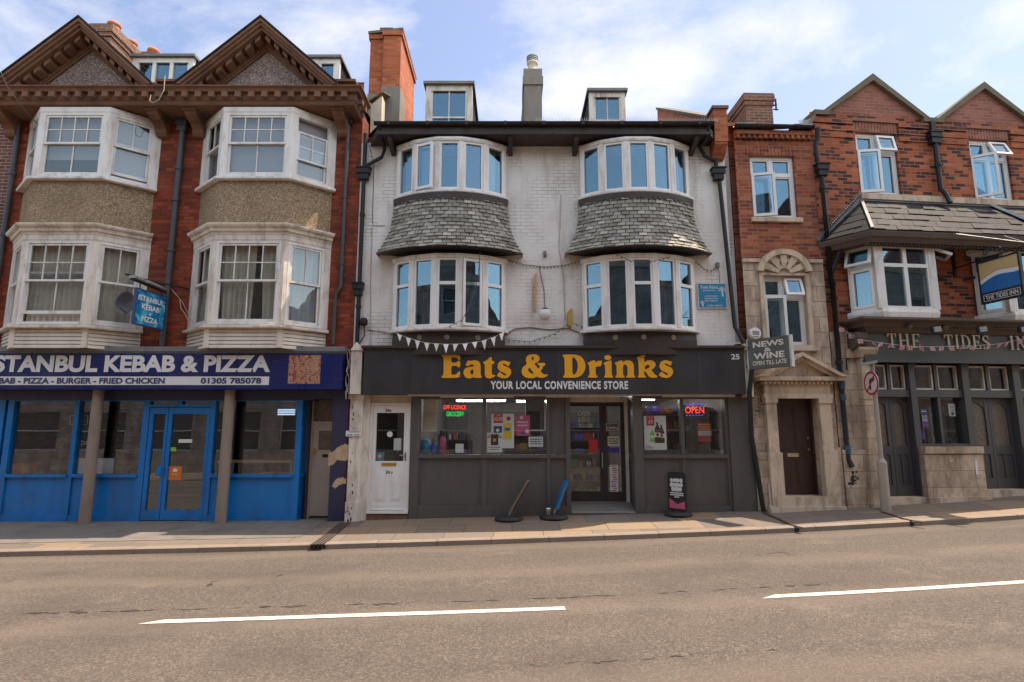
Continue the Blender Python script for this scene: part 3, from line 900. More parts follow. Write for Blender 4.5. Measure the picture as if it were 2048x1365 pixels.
t.box(XR-.22, XR-.004, -8.9, -.001, -.3, 8.3)
part("wall", t, m_brick_red, kb)
for z0, z1 in ((zs2-.25, 8.3), (z1s-.25, zs2-.4)):
    room(kb, FA, XL+.06, XR-.24, z0, z1, .255, 3.2, m_room)
# pebbledashed walls of the bays between the windows
plan_w = [(-bw, 0), (-fw_, pj), (fw_, pj), (bw, 0)]
for bx, _ in BAYS:
    t = MB(FA)
    t.plan([(bx+x*.985, o-.02 if o > .3 else o-.02) for x, o in plan_w], zc1-.02, zs2-.04)
    part("bay_apron", t, m_pebble, kb)
def bay_common(bx, z0, z1, lower, side):
    path = [(bx+x, o) for x, o in plan_w]
    t = MB(FA)
    # sill, head and corner posts
    t.run(path, [(-.12, z0-.05), (.075, z0-.05), (.085, z0-.035), (.085, z0), (-.02, z0+.03), (-.12, z0+.03)])
    hd = .12
    t.run(path, [(-.12, z1-hd), (.0, z1-hd), (.012, z1-hd+.03), (.012, z1), (-.12, z1)])
    for i in (1, 2):
        x, o = path[i]; s_ = -1 if i == 1 else 1
        t.plan([(x-.11*1, o-.001), (x+.11*1, o-.001), (x+.11-.0+s_*.035*0, o-.13), (x-.11, o-.13)] if False else
               ([(x-.0, o+.002), (x+.075, o+.002), (x+.075, o-.10), (x-.02, o-.11), (x-.075, o-.075)] if s_ < 0 else [(x, o+.002), (x+.075, o-.075), (x+.02, o-.11), (x-.075, o-.10), (x-.075, o+.002)]), z0+.03, z1-hd)
    for i, s_ in ((0, 1), (3, -1)):
        x, o = path[i]
        dxx, doo = (fw_-bw, pj); L = math.hypot(dxx, doo); ux, uo = abs(dxx)/L*s_, doo/L
        t.plan([(x, o), (x+ux*.13, o+uo*.13), (x+ux*.13+uo*s_*.1, o+uo*.13-abs(ux)*.1), (x+uo*s_*.1+ux*.02, o-.1)], z0+.03, z1-hd)
    b = part("bay_window", t, m_white_old if lower else m_white, kb)
    return b, path
for bx, side in BAYS:
    for lower in (False, True):
        z0, z1 = (z1s, z1t) if lower else (zs2, z2t)
        b, path = bay_common(bx, z0, z1, lower, side)
        hd = .12; z0w, z1w = z0+.03, z1-hd
        f0 = FA.sub(path[0][0], path[0][1], path[1][0], path[1][1])
        f1 = FA.sub(path[1][0], path[1][1], path[2][0], path[2][1])
        f2 = FA.sub(path[2][0], path[2][1], path[3][0], path[3][1])
        class SF(Frame): pass
        def shifted(f, s_):
            p = f.w(s_, 0, 0); return Frame(p.x, p.y, math.degrees(f.a))
        lift = .16 if (lower and side == "left") else 0
        sash_window(shifted(f1, .075), b, f1.len-.15, z0w, z1w, 4, 2, 2 if lower or True else 1, 0, None, lift)
        sash_window(shifted(f0, .13), b, f0.len-.205, z0w, z1w, 2, 1, 1)
        d2 = .0
        sash_window(shifted(f2, .075), b, f2.len-.205, z0w, z1w, 2, 1, 1, .28 if (side == "right" and not lower) else 0, None, .06 if (side == "left" and not lower) else 0)
        # coverings inside
        nm = "upper" if not lower else "lower"
        loc = f"{nm} {side} kebab house bay"
        if lower:
            grp = "ivory curtains in the kebab house"
            if side == "left":
                drape("curtain", shifted(f1, .09), 0, f1.len-.18, z0w+.02, z1w, -.17, m_curtain, "ivory net curtain across the front sash, " + loc, grp, 11)
            else:
                drape("curtain", shifted(f1, .14), -.02, f1.len*.46, z0w+.02, z1w, -.17, m_curtain, "ivory curtain, left half of the front sash, " + loc, grp, 6, .045, gather=.12)
                drape("curtain", shifted(f1, .14), f1.len*.55, f1.len-.12, z0w+.02, z1w, -.19, m_curtain, "ivory curtain, right half of the front sash, " + loc, grp, 4, .045, gather=.2)
            drape("curtain", shifted(f2, .09), 0, f2.len-.24, z0w+.02, z1w, -.17, m_curtain_blue if side == "right" else m_curtain, ("blue grey curtain" if side == "right" else "ivory net curtain") + " in the right hand sash, " + loc, grp, 6, .03, gather=.15 if side == "right" else 0)
            drape("curtain", shifted(f0, .14), 0, f0.len-.24, z0w+.02, z1w, -.17, m_curtain, "ivory curtain, narrow left hand sash, " + loc, grp, 5)
        else:
            grp = "grey blinds in the kebab house"
            def blind(f, a, w, zz0, lb):
                t = MB(f); t.box(a, a+w, -.16, -.155, zz0, z1w); t.tube([(a, -.157, zz0), (a+w, -.157, zz0)], .012)
                solo("roller_blind", t, m_blind, lb, "blind", grp)
            blind(f1, .09, f1.len-.18, z0w+.02 if side == "right" else z0w+.42, "grey blind in the front sash, " + loc)
            blind(f2, .09, f2.len-.23, z0w+.02 if side == "right" else z0w+.1, "grey blind in the right hand sash, " + loc)
            blind(f0, .14, f0.len-.23, z0w+.02, "grey blind in the narrow left hand sash, " + loc)
    # moulded cornice over the lower bay
    path = [(bx+x, o) for x, o in plan_w]
    t = MB(FA); zt = zc1
    t.run(path, [(-.1, z1t), (.02, z1t), (.03, z1t+.05), (.07, z1t+.06), (.08, z1t+.12), (.13, z1t+.135), (.15, zt-.03), (.155, zt), (-.1, zt+.05)])
    part("bay_cornice", t, m_white_old, kb)
    # weatherboards under the lower bay
    t = MB(FA)
    inner = [(bx+x*.985, o-.03) for x, o in plan_w]
    inner[0] = (inner[0][0], 0); inner[3] = (inner[3][0], 0)
    zb0, zb1 = FA.Z(500, 697, .5), z1s-.052
    nb = 5; hh = (zb1-zb0)/nb
    for k in range(nb):
        a = zb0+k*hh
        t.run(inner, [(-.08, a), (.012, a), (.0, a+hh-.012), (-.02, a+hh-.004), (-.08, a+hh-.002)])
    for i in (1, 2):
        x, o = inner[i]; t.plan([(x-.05, o+.02), (x+.05, o+.02), (x+.05, o-.08), (x-.05, o-.08)], zb0, zb1)
    part("weatherboards", t, m_cream_wood, kb)

# entablature
zct, zdt, zdb, zfb = 8.40, 8.30, 8.17, 8.08
t = MB(FA)
xl, xr = XL-.25, XR-.02
path = [(xl, .0), (xl, .62), (xr, .62), (xr, 0)]
path = [(xl, .62), (xr, .62), (xr, 0.0)]
t.run(path, [(-.55, zfb), (.0, zfb), (.02, zfb+.03), (.02, zdb-.02), (.045, zdb), (.05, zdt), (.12, zdt+.005), (.14, zdt+.05), (.19, zct-.02), (.19, zct), (-.62, zct+.02)])
x = xl+.06
while x < xr-.02:
    t.box(x, x+.115, .665, .765, zdb+.012, zdt-.001); x += .262
y = .5
while y > .1:
    t.box(xr+.045, xr+.14, y-.1, y, zdb+.012, zdt-.001); y -= .25
part("cornice", t, m_stone_dk, kb)
t = MB(FA); t.quad((XL, 0, zfb+.012), (XR-.02, 0, zfb+.012), (XR-.02, .62, zfb+.012), (XL, .62, zfb+.012)); part("soffit", t, m_stone_dk, kb)
# consoles
for u, v in ((322, 255), (396, 255), (673, 255), (30, 250)):
    x = FA.X(u, v, .15)
    if u == 673: x = -3.50
    if u == 30: x = FA.X(58, 250, .1)-.35
    t = MB(FA)
    z0 = zfb-.40; z1 = zfb+.005
    prof = [(0, z0), (.10, z0+.01), (.15, z0+.06), (.16, z0+.14), (.24, z0+.20), (.36, z0+.24), (.46, z0+.30), (.50, z1-.05), (.50, z1), (0, z1)]
    t.side(prof, x-.11, x+.11); t.box(x-.14, x+.14, 0, .54, z1-.05, z1-.002)
    part("console", t, m_stone_dk, kb)
# gables
for bx, side in BAYS:
    apx, apz = bx, 9.86
    hw = 1.50; zb = zct+.02
    sl = (apz-zb-.08)/hw
    t = MB(FA)
    t.prism([(bx-hw*.86, zb), (bx+hw*.86, zb), (bx, zb+hw*.86*sl)], -.2, .36)
    part("tympanum", t, m_pebble_pink, kb)
    t = MB(FA)
    L = math.hypot(hw+.05, apz-zb); 
    def rake(d0, d1, o0, o1):
        """band parallel to the slope, from d0 to d1 measured down from the outer edge"""
        c = math.sqrt(1+sl*sl)
        za0, za1 = apz-d0*c, apz-d1*c
        xb0, xb1 = (za0-zb)/sl, (za1-zb)/sl
        for s_ in (-1, 1):
            t.prism([(bx, za1), (bx+s_*xb1, zb), (bx+s_*xb0, zb), (bx, za0)], o0, o1)
    rake(0, .05, -.2, .82); rake(.05, .10, -.2, .78); rake(.10, .15, -.2, .73); rake(.15, .27, -.2, .42); rake(.272, .315, -.2, .40)
    c = math.sqrt(1+sl*sl); n_ = 7
    for s_ in (-1, 1):
        for k in range(n_):
            d0, d1 = .215, .30
            f_ = (k+.55)/n_
            xm = (apz-.20*c-zb)/sl*f_
            zc = apz-.20*c - xm*sl
            dx_ = .05
            if zc-.06 < zb: continue
            t.prism([(bx+s_*(xm-dx_), zc+dx_*sl-.045), (bx+s_*(xm+dx_), zc-dx_*sl-.045), (bx+s_*(xm+dx_), zc-dx_*sl+.045), (bx+s_*(xm-dx_), zc+dx_*sl+.045)], .42, .66)
    part("raking_cornice", t, m_stone_dk, kb)
    # roof behind the gable
    t = MB(FA)
    ov = hw+.1
    for s_ in (-1, 1):
        t.add([(bx, .84, apz+.012), (bx+s_*ov, .84, apz+.012-ov*sl), (bx+s_*ov, -6, apz+.012-ov*sl), (bx, -6, apz+.012),
               (bx, .84, apz+.05), (bx+s_*ov, .84, apz+.05-ov*sl), (bx+s_*ov, -6, apz+.05-ov*sl), (bx, -6, apz+.05)],
              [(0,1,2,3),(4,5,6,7),(0,1,5,4),(1,2,6,5)])
    part("gable_roof", t, m_slate_dk, kb)
# parapet block in the valleys between the gables
t = MB(FA)
for x0, x1 in ((-7.12, -6.58), (-3.53, XR-.03), (XL, -10.2)):
    t.box(x0, x1, -.1, .55, zct+.022, zct+.20); t.box(x0-.02, x1+.02, -.1, .62, zct+.20, zct+.25)
part("parapet", t, m_stone_dk, kb)
t = MB(FA); t.quad((XL, -1.0, 8.6), (XR, -1.0, 8.6), (XR, -9, 10.2), (XL, -9, 10.2)); t.quad((XL, -.1, 8.5), (XR-.03, -.1, 8.5), (XR-.03, -1.0, 8.6), (XL, -1, 8.6)); part("main_roof", t, m_slate_dk, kb)
# dormers behind the gables
def dormer(bld, fr, o, u0, u1, v0, v1, fw=.07, nx=2, nz=2, depth=1.6, flat=True, lights=1, fmat=None, lab=None, zb=None):
    x0, z1 = fr.at(u0, v0, o); x1 = fr.X(u1, v0, o); z0 = fr.Z(u0, v1, o) if zb is None else zb
    t = MB(fr)
    t.box(x0, x0+fw*1.6, o-.1, o, z0, z1); t.box(x1-fw*1.6, x1, o-.1, o, z0, z1)
    t.box(x0+fw*1.6, x1-fw*1.6, o-.1, o, z1-fw*1.8, z1); t.box(x0+fw*1.6, x1-fw*1.6, o-.1, o, z0, z0+.06)
    xa, xb = x0+fw*1.6, x1-fw*1.6
    for k in range(lights):
        a, b = xa+(xb-xa)*k/lights, xa+(xb-xa)*(k+1)/lights
        if k: t.box(a-fw*.6, a+fw*.6, o-.1, o-.003, z0+.06, z1-fw*1.8)
        t.box(a, a+.04, o-.08, o-.02, z0+.06, z1-fw*1.8); t.box(b-.04, b, o-.08, o-.02, z0+.06, z1-fw*1.8)
        for i in range(1, nx):
            xm = a+(b-a)*i/nx; t.box(xm-.012, xm+.012, o-.07, o-.03, z0+.06, z1-fw*1.8)
        for j in range(1, nz):
            zm = z0+.06+(z1-z0-.06-fw*1.8)*j/nz; t.box(a+.04, b-.04, o-.075, o-.025, zm-.022, zm+.022)
    d = part("dormer", t, fmat or m_white_old, bld, lab)
    t = MB(fr); t.box(xa, xb, o-.06, o-.055, z0+.05, z1-fw*1.8); part("pane", t, m_glass, d)
    t = MB(fr); t.box(x0-.05, x1+.05, o-depth, o+.08, z1, z1+.06); t.box(x0-.03, x1+.03, o-depth, o+.04, z1+.06, z1+.09); part("roof", t, m_lead, d)
    t = MB(fr); t.box(x0+.01, x0+.05, o-depth, o-.102, z0-.3, z1-.002); t.box(x1-.05, x1-.01, o-depth, o-.102, z0-.3, z1-.002); t.box(x0+.05, x1-.05, o-depth, o-depth+.04, z0-.3, z1-.002); part("cheek", t, m_slate_dk, d)
    return d
dormer(kb, FA, -1.6, 266, 388, 116, 175, lights=3, nx=1, nz=1, fmat=m_white)
dormer(kb, FA, -1.6, 600, 680, 118, 175, lights=2, nx=1, nz=1, fmat=m_white)
# chimney stacks on the left
def stack(bld, fr, x0, x1, o0, o1, z0, z1, mat, pots=(), corb=.06, potmat=None, name="chimney", flue=None, capmat=None):
    t = MB(fr); t.box(x0, x1, o0, o1, z0, z1-.3)
    t.box(x0-corb*.5, x1+corb*.5, o0-corb*.5, o1+corb*.5, z1-.3, z1-.2); t.box(x0-corb, x1+corb, o0-corb, o1+corb, z1-.2, z1-.05)
    c = part(name, t, mat, bld)
    t = MB(fr); t.plan([(x0-corb+.01, o0-corb+.01), (x1+corb-.01, o0-corb+.01), (x1+corb-.01, o1+corb-.01), (x0-corb+.01, o1+corb-.01)], z1-.05, z1)
    part("capping", t, capmat or m_coping, c)
    for x, o, r, h in pots:
        t = MB(fr)
        t.lathe(x, o, [(r*1.15, z1-.01), (r*1.2, z1+.06), (r, z1+.1), (r*.88, z1+h-.1), (r*1.12, z1+h-.09), (r*1.12, z1+h-.03), (r*.95, z1+h), (r*.7, z1+h), (r*.68, z1+h-.2)], 16)
        part("chimney_pot", t, potmat or m_terracotta, c)
    return c
xa = FA.X(183, 70, -1.0); xb = FA.X(222, 70, -1.0); zt = FA.Z(210, 50, -1.0)
stack(kb, FA, xa, xb, -2.7, -1.0, 8.7, zt, m_brick_grey, [(FA.X(219, 50, -1.1), -1.25, .13, .22), ((xa+xb)/2+.08, -1.9, .13, .22), ((xa+xb)/2+.08, -2.4, .13, .22)])
xa = FA.X(268, 110, -2.2); xb = FA.X(312, 110, -2.2); zt = FA.Z(290, 106, -2.2)
stack(kb, FA, xa, xb, -2.9, -2.2, 8.7, zt, m_brick_chim, [(xa+.32, -2.45, .13, .26), (xb-.1, -2.6, .12, .2)])
# drainpipes
def hopper(t, x, o, z, s_=1.0):
    t.plan([(x-.11*s_, o-.06), (x+.11*s_, o-.06), (x+.11*s_, o+.10), (x-.11*s_, o+.10)], z-.02, z+.09)
    t.plan([(x-.085*s_, o-.06), (x+.085*s_, o-.06), (x+.085*s_, o+.075), (x-.085*s_, o+.075)], z-.14, z-.02)
    t.box(x-.13*s_, x+.13*s_, o-.06, o+.12, z+.09, z+.115)
t = MB(FA); x = FA.X(352, 400, .08)
pipe_run(t, FA, [(x, .08, FA.Z(365, 250, .08)), (x, .08, 3.1)], .058, [(x, .08, z) for z in (FA.Z(350, 400, .08), FA.Z(340, 500, .08), 7.0)])
hopper(t, x, .07, FA.Z(366, 250, .1))
part("drainpipe", t, m_grey_iron, kb)
t = MB(FA); x = FA.X(693, 330, .06)
hopper(t, x, .06, FA.Z(703, 235, .1))
pipe_run(t, FA, [(x, .06, FA.Z(703, 240, .06)), (x, .06, FA.Z(690, 575, .06)), (x-.08, .06, FA.Z(690, 583, .06)-.05), (x-.10, .06, FA.Z(680, 590, .06)-.12), (x-.10, .06, FA.Z(670, 690, .06))], .04, [(x, .06, z) for z in (5.0, 6.4)])
part("drainpipe", t, m_grey_iron, kb)
# thin wires hanging from the cornice
t = MB(FA)
def zz_(u, v, o): 
    a, b = FA.at(u, v, o); return (a, o, b)
t.tube([zz_(330, 152, .83), zz_(328, 180, .86), zz_(318, 200, .86), zz_(306, 206, .84), zz_(299, 202, .83), zz_(302, 190, .83)], .008, 6)
solo("loose_cable", t, m_wire_w, "pale loop of loose cable hanging off the cornice between the two gables", "cable", "loose cables on the house fronts")
t = MB(FA); t.tube([zz_(2, 145, .84), zz_(14, 172, .86), zz_(40, 210, .75), zz_(76, 250, .3)], .009, 6)
solo("loose_cable", t, m_wire, "thin slack cable running down from the left gable to the upper bay", "cable", "loose cables on the house fronts")

# ---- shopfront of the kebab shop
zf0, zf1 = FA.Z(400, 779, .35), FA.Z(400, 707, .35)
t = MB(FA)
def fx(u, v=790, o=0.0): return FA.X(u, v, o)
xA = XL-.05
t.box(xA, fx(627), -.35, -.05, zf0-.18, zf0+.4)          # soffit beam over the glazing
t.box(fx(612), XR-.02, -.55, .02, zf0-.16, zf0+.5)
part("fascia_beam", t, m_navy, kb)
t = MB(FA)
t.box(xA, XR-.08, .0, .34, zf1, zf1+.035); t.box(xA, XR-.06, 0, .37, zf1+.035, zsh+.06)
part("fascia_flashing", t, m_lead, kb)
# glazing frame
def col(fr, mb, u0, u1, z0, z1, o0, o1, v=870, mi=0):
    mb.box(fr.X(u0, v, o1), fr.X(u1, v, o1), o0, o1, z0, z1, mi)
ztop = FA.Z(300, 796); zsill = FA.Z(300, 949); zg = -.02
gx = {k: FA.X(u, v) for k, (u, v) in dict(a0=(13, 800), a1=(25, 800), b0=(147, 800), b1=(156, 800), c0=(285, 800), c1=(297, 800), l0=(353, 803), l1=(361, 803), d0=(420, 805), d1=(429, 805), e0=(593, 800), e1=(604, 800)).items()}
t = MB(FA)
o0, o1 = -.20, -.06
for a, b in (("a0", "a1"), ("b0", "b1"), ("c0", "c1"), ("d0", "d1"), ("e0", "e1")):
    t.box(gx[a], gx[b], o0, o1, zg, ztop)
t.box(xA, gx["a0"]-.06, o0, o1, zg, ztop)
t.box(gx["a1"], gx["c0"], o0+.02, o1-.01, ztop-.06, ztop-.001); t.box(gx["d1"], gx["e0"], o0+.02, o1-.01, ztop-.06, ztop-.001); t.box(gx["c1"], gx["d0"], o0+.02, o1-.01, ztop-.06, ztop-.001)
for a, b in (("a1", "b0"), ("b1", "c0"), ("d1", "e0")):
    t.box(gx[a], gx[b], o0, o1+.03, zsill-.06, zsill)
    t.box(gx[a], gx[b], o0+.03, o1-.035, zg+.12, zsill-.06)
    t.box(gx[a], gx[b], o0+.02, o1-.006, zg, zg+.12)
    t.box(gx[b]-.05, gx[b], o0+.02, o1-.012, zg+.12, zsill-.06)
# angled return towards the recessed door
xr0 = gx["e1"]; xr1 = FA.X(619, 900, -.42)
f_ = FA.sub(xr0-.02, -.075, xr1, -.45)
tt = MB(f_); L = f_.len
tt.box(0, .05, -.1, 0, zg, ztop); tt.box(L-.06, L, -.1, 0, zg, ztop); tt.box(.05, L-.06, -.1, 0, ztop-.06, ztop-.002); tt.box(.05, L-.06, -.1, .01, zsill-.06, zsill); tt.box(.05, L-.06, -.08, -.02, zg, zsill-.06)
b0 = len(t.v); t.v += tt.v; t.f += [[i+b0 for i in f] for f in tt.f]; t.m += tt.m; t.sm += tt.sm
sf = part("shopfront", t, m_blue, kb)
for a, b in (("a1", "b0"), ("b1", "c0"), ("d1", "e0")):
    t = MB(FA); t.box(gx[a], gx[b], -.135, -.128, zsill, ztop-.06); part("pane", t, m_glass_cafe, sf)
t = MB(f_); t.box(.05, L-.06, -.055, -.048, zsill, ztop-.06); part("pane", t, m_glass_cafe, sf)
# doors
zd = FA.Z(360, 814); zdg0 = FA.Z(360, 1021); zdg1 = FA.Z(360, 828)
t = MB(FA)
t.box(gx["c1"], gx["d0"], -.19, -.05, zd, zd+.045)
t.box(gx["l0"], gx["l1"], -.18, -.06, zd+.045, ztop-.06)
part("transom", t, m_blue, kb)
t = MB(FA); t.box(gx["c1"], gx["d0"], -.13, -.124, zd+.045, ztop-.06); part("transom_pane", t, m_glass_cafe, kb)
xm = FA.X(333, 830)
for nm, a, b, ga, gb in (("left", gx["c1"]+.01, xm-.005, FA.X(303, 830), FA.X(327, 830)), ("right", xm+.005, gx["d0"]-.01, FA.X(341, 830), FA.X(411, 830))):
    t = MB(FA); c0, c1 = .01, zd-.012
    t.box(a, ga, -.14, -.07, c0, c1); t.box(gb, b, -.14, -.07, c0, c1); t.box(ga, gb, -.14, -.07, c0, zdg0); t.box(ga, gb, -.14, -.07, zdg1, c1)
    d = part("door", t, m_blue, kb)
    t = MB(FA); t.box(ga, gb, -.112, -.106, zdg0, zdg1); part("pane", t, m_glass_cafe, d)
    if nm == "left":
        t = MB(FA); hx = FA.X(317, 940); t.box(hx-.07, hx+.07, -.069, -.045, FA.Z(317, 953), FA.Z(317, 932)); t.bar((hx+.03, -.03, FA.Z(317, 950)), (hx+.03, -.03, FA.Z(317, 935)), .02); part("lock_plate", t, m_blue, d)
# concrete columns
for (u0, v0), (u1, v1), lb in (((180, 1000), (195, 1000), "left"), ((450, 1000), (460, 1000), "right")):
    x = FA.X({"left": 180.5, "right": 449}[lb], 940, .12)
    t = MB(FA)
    t.tube([(x, .12, -.02), (x, .12, 1.2), (x, .12, zf0-.002)], [.10, .098, .094], 16)
    part("column", t, m_concrete, kb)
# navy pillar at the right and its flaking patches
x0, x1 = FA.X(657, 1000, .03), XR-.03
t = MB(FA); t.box(x0, x1, -.45, .03, -.02, zf0-.002); t.box(x0-.0, x1-.1, -.1, .036, -.02, .09)
pl = part("pillar", t, m_navy, kb)
t = MB(FA)
def blob(mb, fr, pts, o, th=.004, mi=0):
    q = []
    for (a, b), (c, d) in zip(pts, pts[1:]+pts[:1]):
        for k in range(4):
            q.append((a+(c-a)*k/4+random.uniform(-1.1, 1.1), b+(d-b)*k/4+random.uniform(-1.1, 1.1)))
    mb.prism([fr.at(u, v, o) for u, v in q], o, o+th, mi)
blob(t, FA, [(657, 935), (657, 907), (668, 903), (680, 892), (690, 888), (699, 893), (699, 918), (690, 922), (675, 920), (665, 930)], .03)
blob(t, FA, [(664, 973), (672, 958), (685, 955), (693, 958), (691, 967), (680, 970), (670, 978)], .03)
part("bare_patch", t, plain("bare_plaster", (.50, .36, .22), .9, .2, 6, .4, 30, (.22, .14, .09), .6, 8), pl)
# recessed beige door
od = -.42
t = MB(FA); zt_ = FA.Z(640, 797, od); zd_ = FA.Z(640, 846, od)
xd0, xd1 = FA.X(624, 900, od), FA.X(665, 900, od)
t.box(xd0-.05, xd0, od-.06, od+.02, 0, zt_); t.box(xd0, xd1, od-.06, od+.01, zd_-.025, zd_+.025)
part("door_frame", t, m_beige, kb)
t = MB(FA)
t.box(xd0, xd1, od-.05, od-.01, .04, zd_-.026)
zw0, zw1 = FA.Z(645, 900, od), FA.Z(645, 862, od); xw0 = FA.X(637, 880, od)
d = part("door", t, m_beige, kb, "plain beige recessed side door")
t = MB(FA); t.box(xw0, xd1, od-.01, od-.004, zw0, zw1); part("pane", t, m_glass_lead, d)
t = MB(FA); t.box(xw0+.09, xw0+.2, od-.01, od+.0, FA.Z(650, 915, od), FA.Z(650, 909, od)); part("letterbox", t, m_black, d)
t = MB(FA); hx = FA.X(629, 903, od); t.box(hx-.015, hx+.015, od-.01, od+.005, FA.Z(629, 910, od), FA.Z(629, 897, od)); t.bar((hx, od+.03, FA.Z(629, 901, od)), (hx+.06, od+.03, FA.Z(629, 901, od)), .015); part("handle", t, m_brass, d)
t = MB(FA); t.box(xd0, xd1, od-.04, od-.035, zd_+.025, zt_); part("fanlight", t, m_glass_lead, kb)
t = MB(FA); t.quad((x0, od+.01, 0), (x0, 0, 0), (x0, 0, zt_), (x0, od+.01, zt_)); t.box(xd0-.4, x1, od-.2, od-.065, 0, 2.7); part("porch_wall", t, m_navy, kb)
t = MB(FA); x0_, z1_ = FA.at(555, 818, -1.2); x1_, z0_ = FA.at(596, 832, -1.2)
t.box(x0_, x1_, -1.25, -1.2, z0_, z1_, 0)
for k in range(3): t.box(x0_+.01, x1_-.01, -1.2, -1.195, z0_+(z1_-z0_)*(.1+.32*k), z0_+(z1_-z0_)*(.30+.32*k), 1)
solo("menu_screen", t, [m_bluep, emit("menu_light", (.55, .75, 1), .8)], "bright blue white striped menu light inside the kebab shop", "menu screen")
# inside of the kebab shop
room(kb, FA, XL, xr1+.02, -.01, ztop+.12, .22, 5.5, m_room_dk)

# ---- the long kebab sign
zs0, zs1 = zf0, zf1
sg = thing("shop_sign", "long royal blue shop sign lettered ISTANBUL KEBAB & PIZZA", "shop sign", FA, -7, .2, zs0)
t = MB(FA); t.box(xA-.6, XR-.10, .0, .35, zs0, zs1)
for u in (88, 262, 347): t.box(FA.X(u, 745, .35)-.004, FA.X(u, 745, .35)+.004, .35, .3506, zs0+.01, zs1-.01, 1)
part("sign_board", t, [m_fascia_blue, m_navyp], sg)
t = MB(FA); put_text(t, "ISTANBUL KEBAB & PIZZA", FA.X(-24, 745, .35), FA.X(540, 745, .35), FA.Z(300, 745, .35), FA.Z(300, 711, .35), .351, .042); part("lettering", t, m_sign_white, sg)
t = MB(FA); t.box(xA-.6, FA.X(538, 762, .35), .35, .354, FA.Z(300, 770.5, .35), FA.Z(300, 753.5, .35)); st = part("white_strip", t, m_sign_white, sg)
t = MB(FA)
zz0, zz1 = FA.Z(300, 768, .35), FA.Z(300, 756, .35)
put_text(t, "KEBAB - PIZZA - BURGER - FRIED CHICKEN", FA.X(-22, 762, .35), FA.X(330, 762, .35), zz0, zz1, .355, .034)
put_text(t, "01305 785078", FA.X(402, 762, .35), FA.X(523, 762, .35), zz0, zz1, .355, .034)
part("lettering", t, m_navyp, st)
t = MB(FA); t.box(FA.X(577, 740, .35), FA.X(641, 740, .35), .35, .354, FA.Z(600, 768, .35), FA.Z(600, 711, .35)); part("food_photograph", t, m_food, sg)
# ---- hanging sign
A = Vector((-6.86, 10.52)); Bv = Vector((-6.74, 11.22))
fs = Frame(A.x, A.y, math.degrees(math.atan2(Bv.y-A.y, Bv.x-A.x)))
w_ = (Bv-A).length
zA1, zA0 = 1.6+10.52*math.tan(PH+math.atan((682.5-578)/FPX)), 1.6+10.52*math.tan(PH+math.atan((682.5-646)/FPX))
hs = thing("hanging_sign", "turquoise hanging sign lettered ISTANBUL KEBAB & PIZZA on iron brackets", "hanging sign", fs, w_/2, 0, zA0)
t = MB(fs); t.box(0, w_, -.02, .02, zA0, zA1); part("sign_panel", t, m_wave, hs)
t = MB(fs); t.box(-.02, 0, -.03, .03, zA0-.02, zA1+.02); t.box(0, w_, -.028, .028, zA0-.02, zA0); t.box(0, w_, -.028, .028, zA1, zA1+.02); t.box(w_, w_+.02, -.03, .03, zA0-.02, zA1+.02); part("sign_frame", t, m_navyp, hs)
t = MB(fs); H = zA1-zA0
for s_, a, b, c0, c1 in (("ISTANBUL", .06, .94, .70, .86), ("KEBAB", .2, .8, .46, .62), ("&", .46, .54, .32, .40), ("PIZZA", .22, .78, .10, .26)):
    put_text(t, s_, w_*a, w_*b, zA0+H*c0, zA0+H*c1, .021, .025, thick=.003)
    vs, f2 = text_shape(s_, .025)
    t.add([(w_*b-(w_*(b-a))*p, -.024, zA0+H*c0+H*(c1-c0)*q) for p, q in vs], f2)
part("lettering", t, m_sign_white, hs)
t = MB(FA)
zt_ = zA1+.14
t.bar((-6.83, .001, zt_), (-6.86, 1.15, zt_), .035); t.bar((-6.95, .001, zt_+.16), (-7.0, 1.1, zt_+.10), .03)
t.bar((-6.45, .001, zt_+.10), (-6.93, 1.0, zt_+.08), .025)
for x in (-6.81, -6.85): t.bar((x, .30 if x > -6.83 else .9, zA1+.015), (x, .30 if x > -6.83 else .9, zt_), .015)
part("bracket", t, m_black, hs)
t = MB(FA); t.box(-6.93, -6.80, .35, 1.12, zt_+.03, zt_+.075); t.box(-6.76, -6.70, .25, .9, zt_+.0, zt_+.04); part("strip_light", t, m_galv, hs)
# satellite dish behind it
t = MB(FA); xx, zz = FA.at(262, 610, .25)
for k in range(6):
    pass
n = 20; pts = []
for j in range(5):
    r = .22*j/4
    for i in range(n):
        a = 6.283*i/n; pts.append((xx + r*math.cos(a)*.85, .42 - .08*(1-(r/.22)**2) , zz + r*math.sin(a)))
t.add(pts, [(j*n+i, j*n+(i+1) % n, (j+1)*n+(i+1) % n, (j+1)*n+i) for j in range(4) for i in range(n)], 0, True)
t.tube([(xx, .32, zz), (xx, .1, zz-.05), (xx+.3, .0, zz-.1)], .018); t.tube([(xx, .33, zz-.2), (xx+.02, .62, zz-.12)], .01)
solo("satellite_dish", t, m_grey_iron, "grey satellite dish half hidden behind the turquoise hanging sign", "satellite dish")
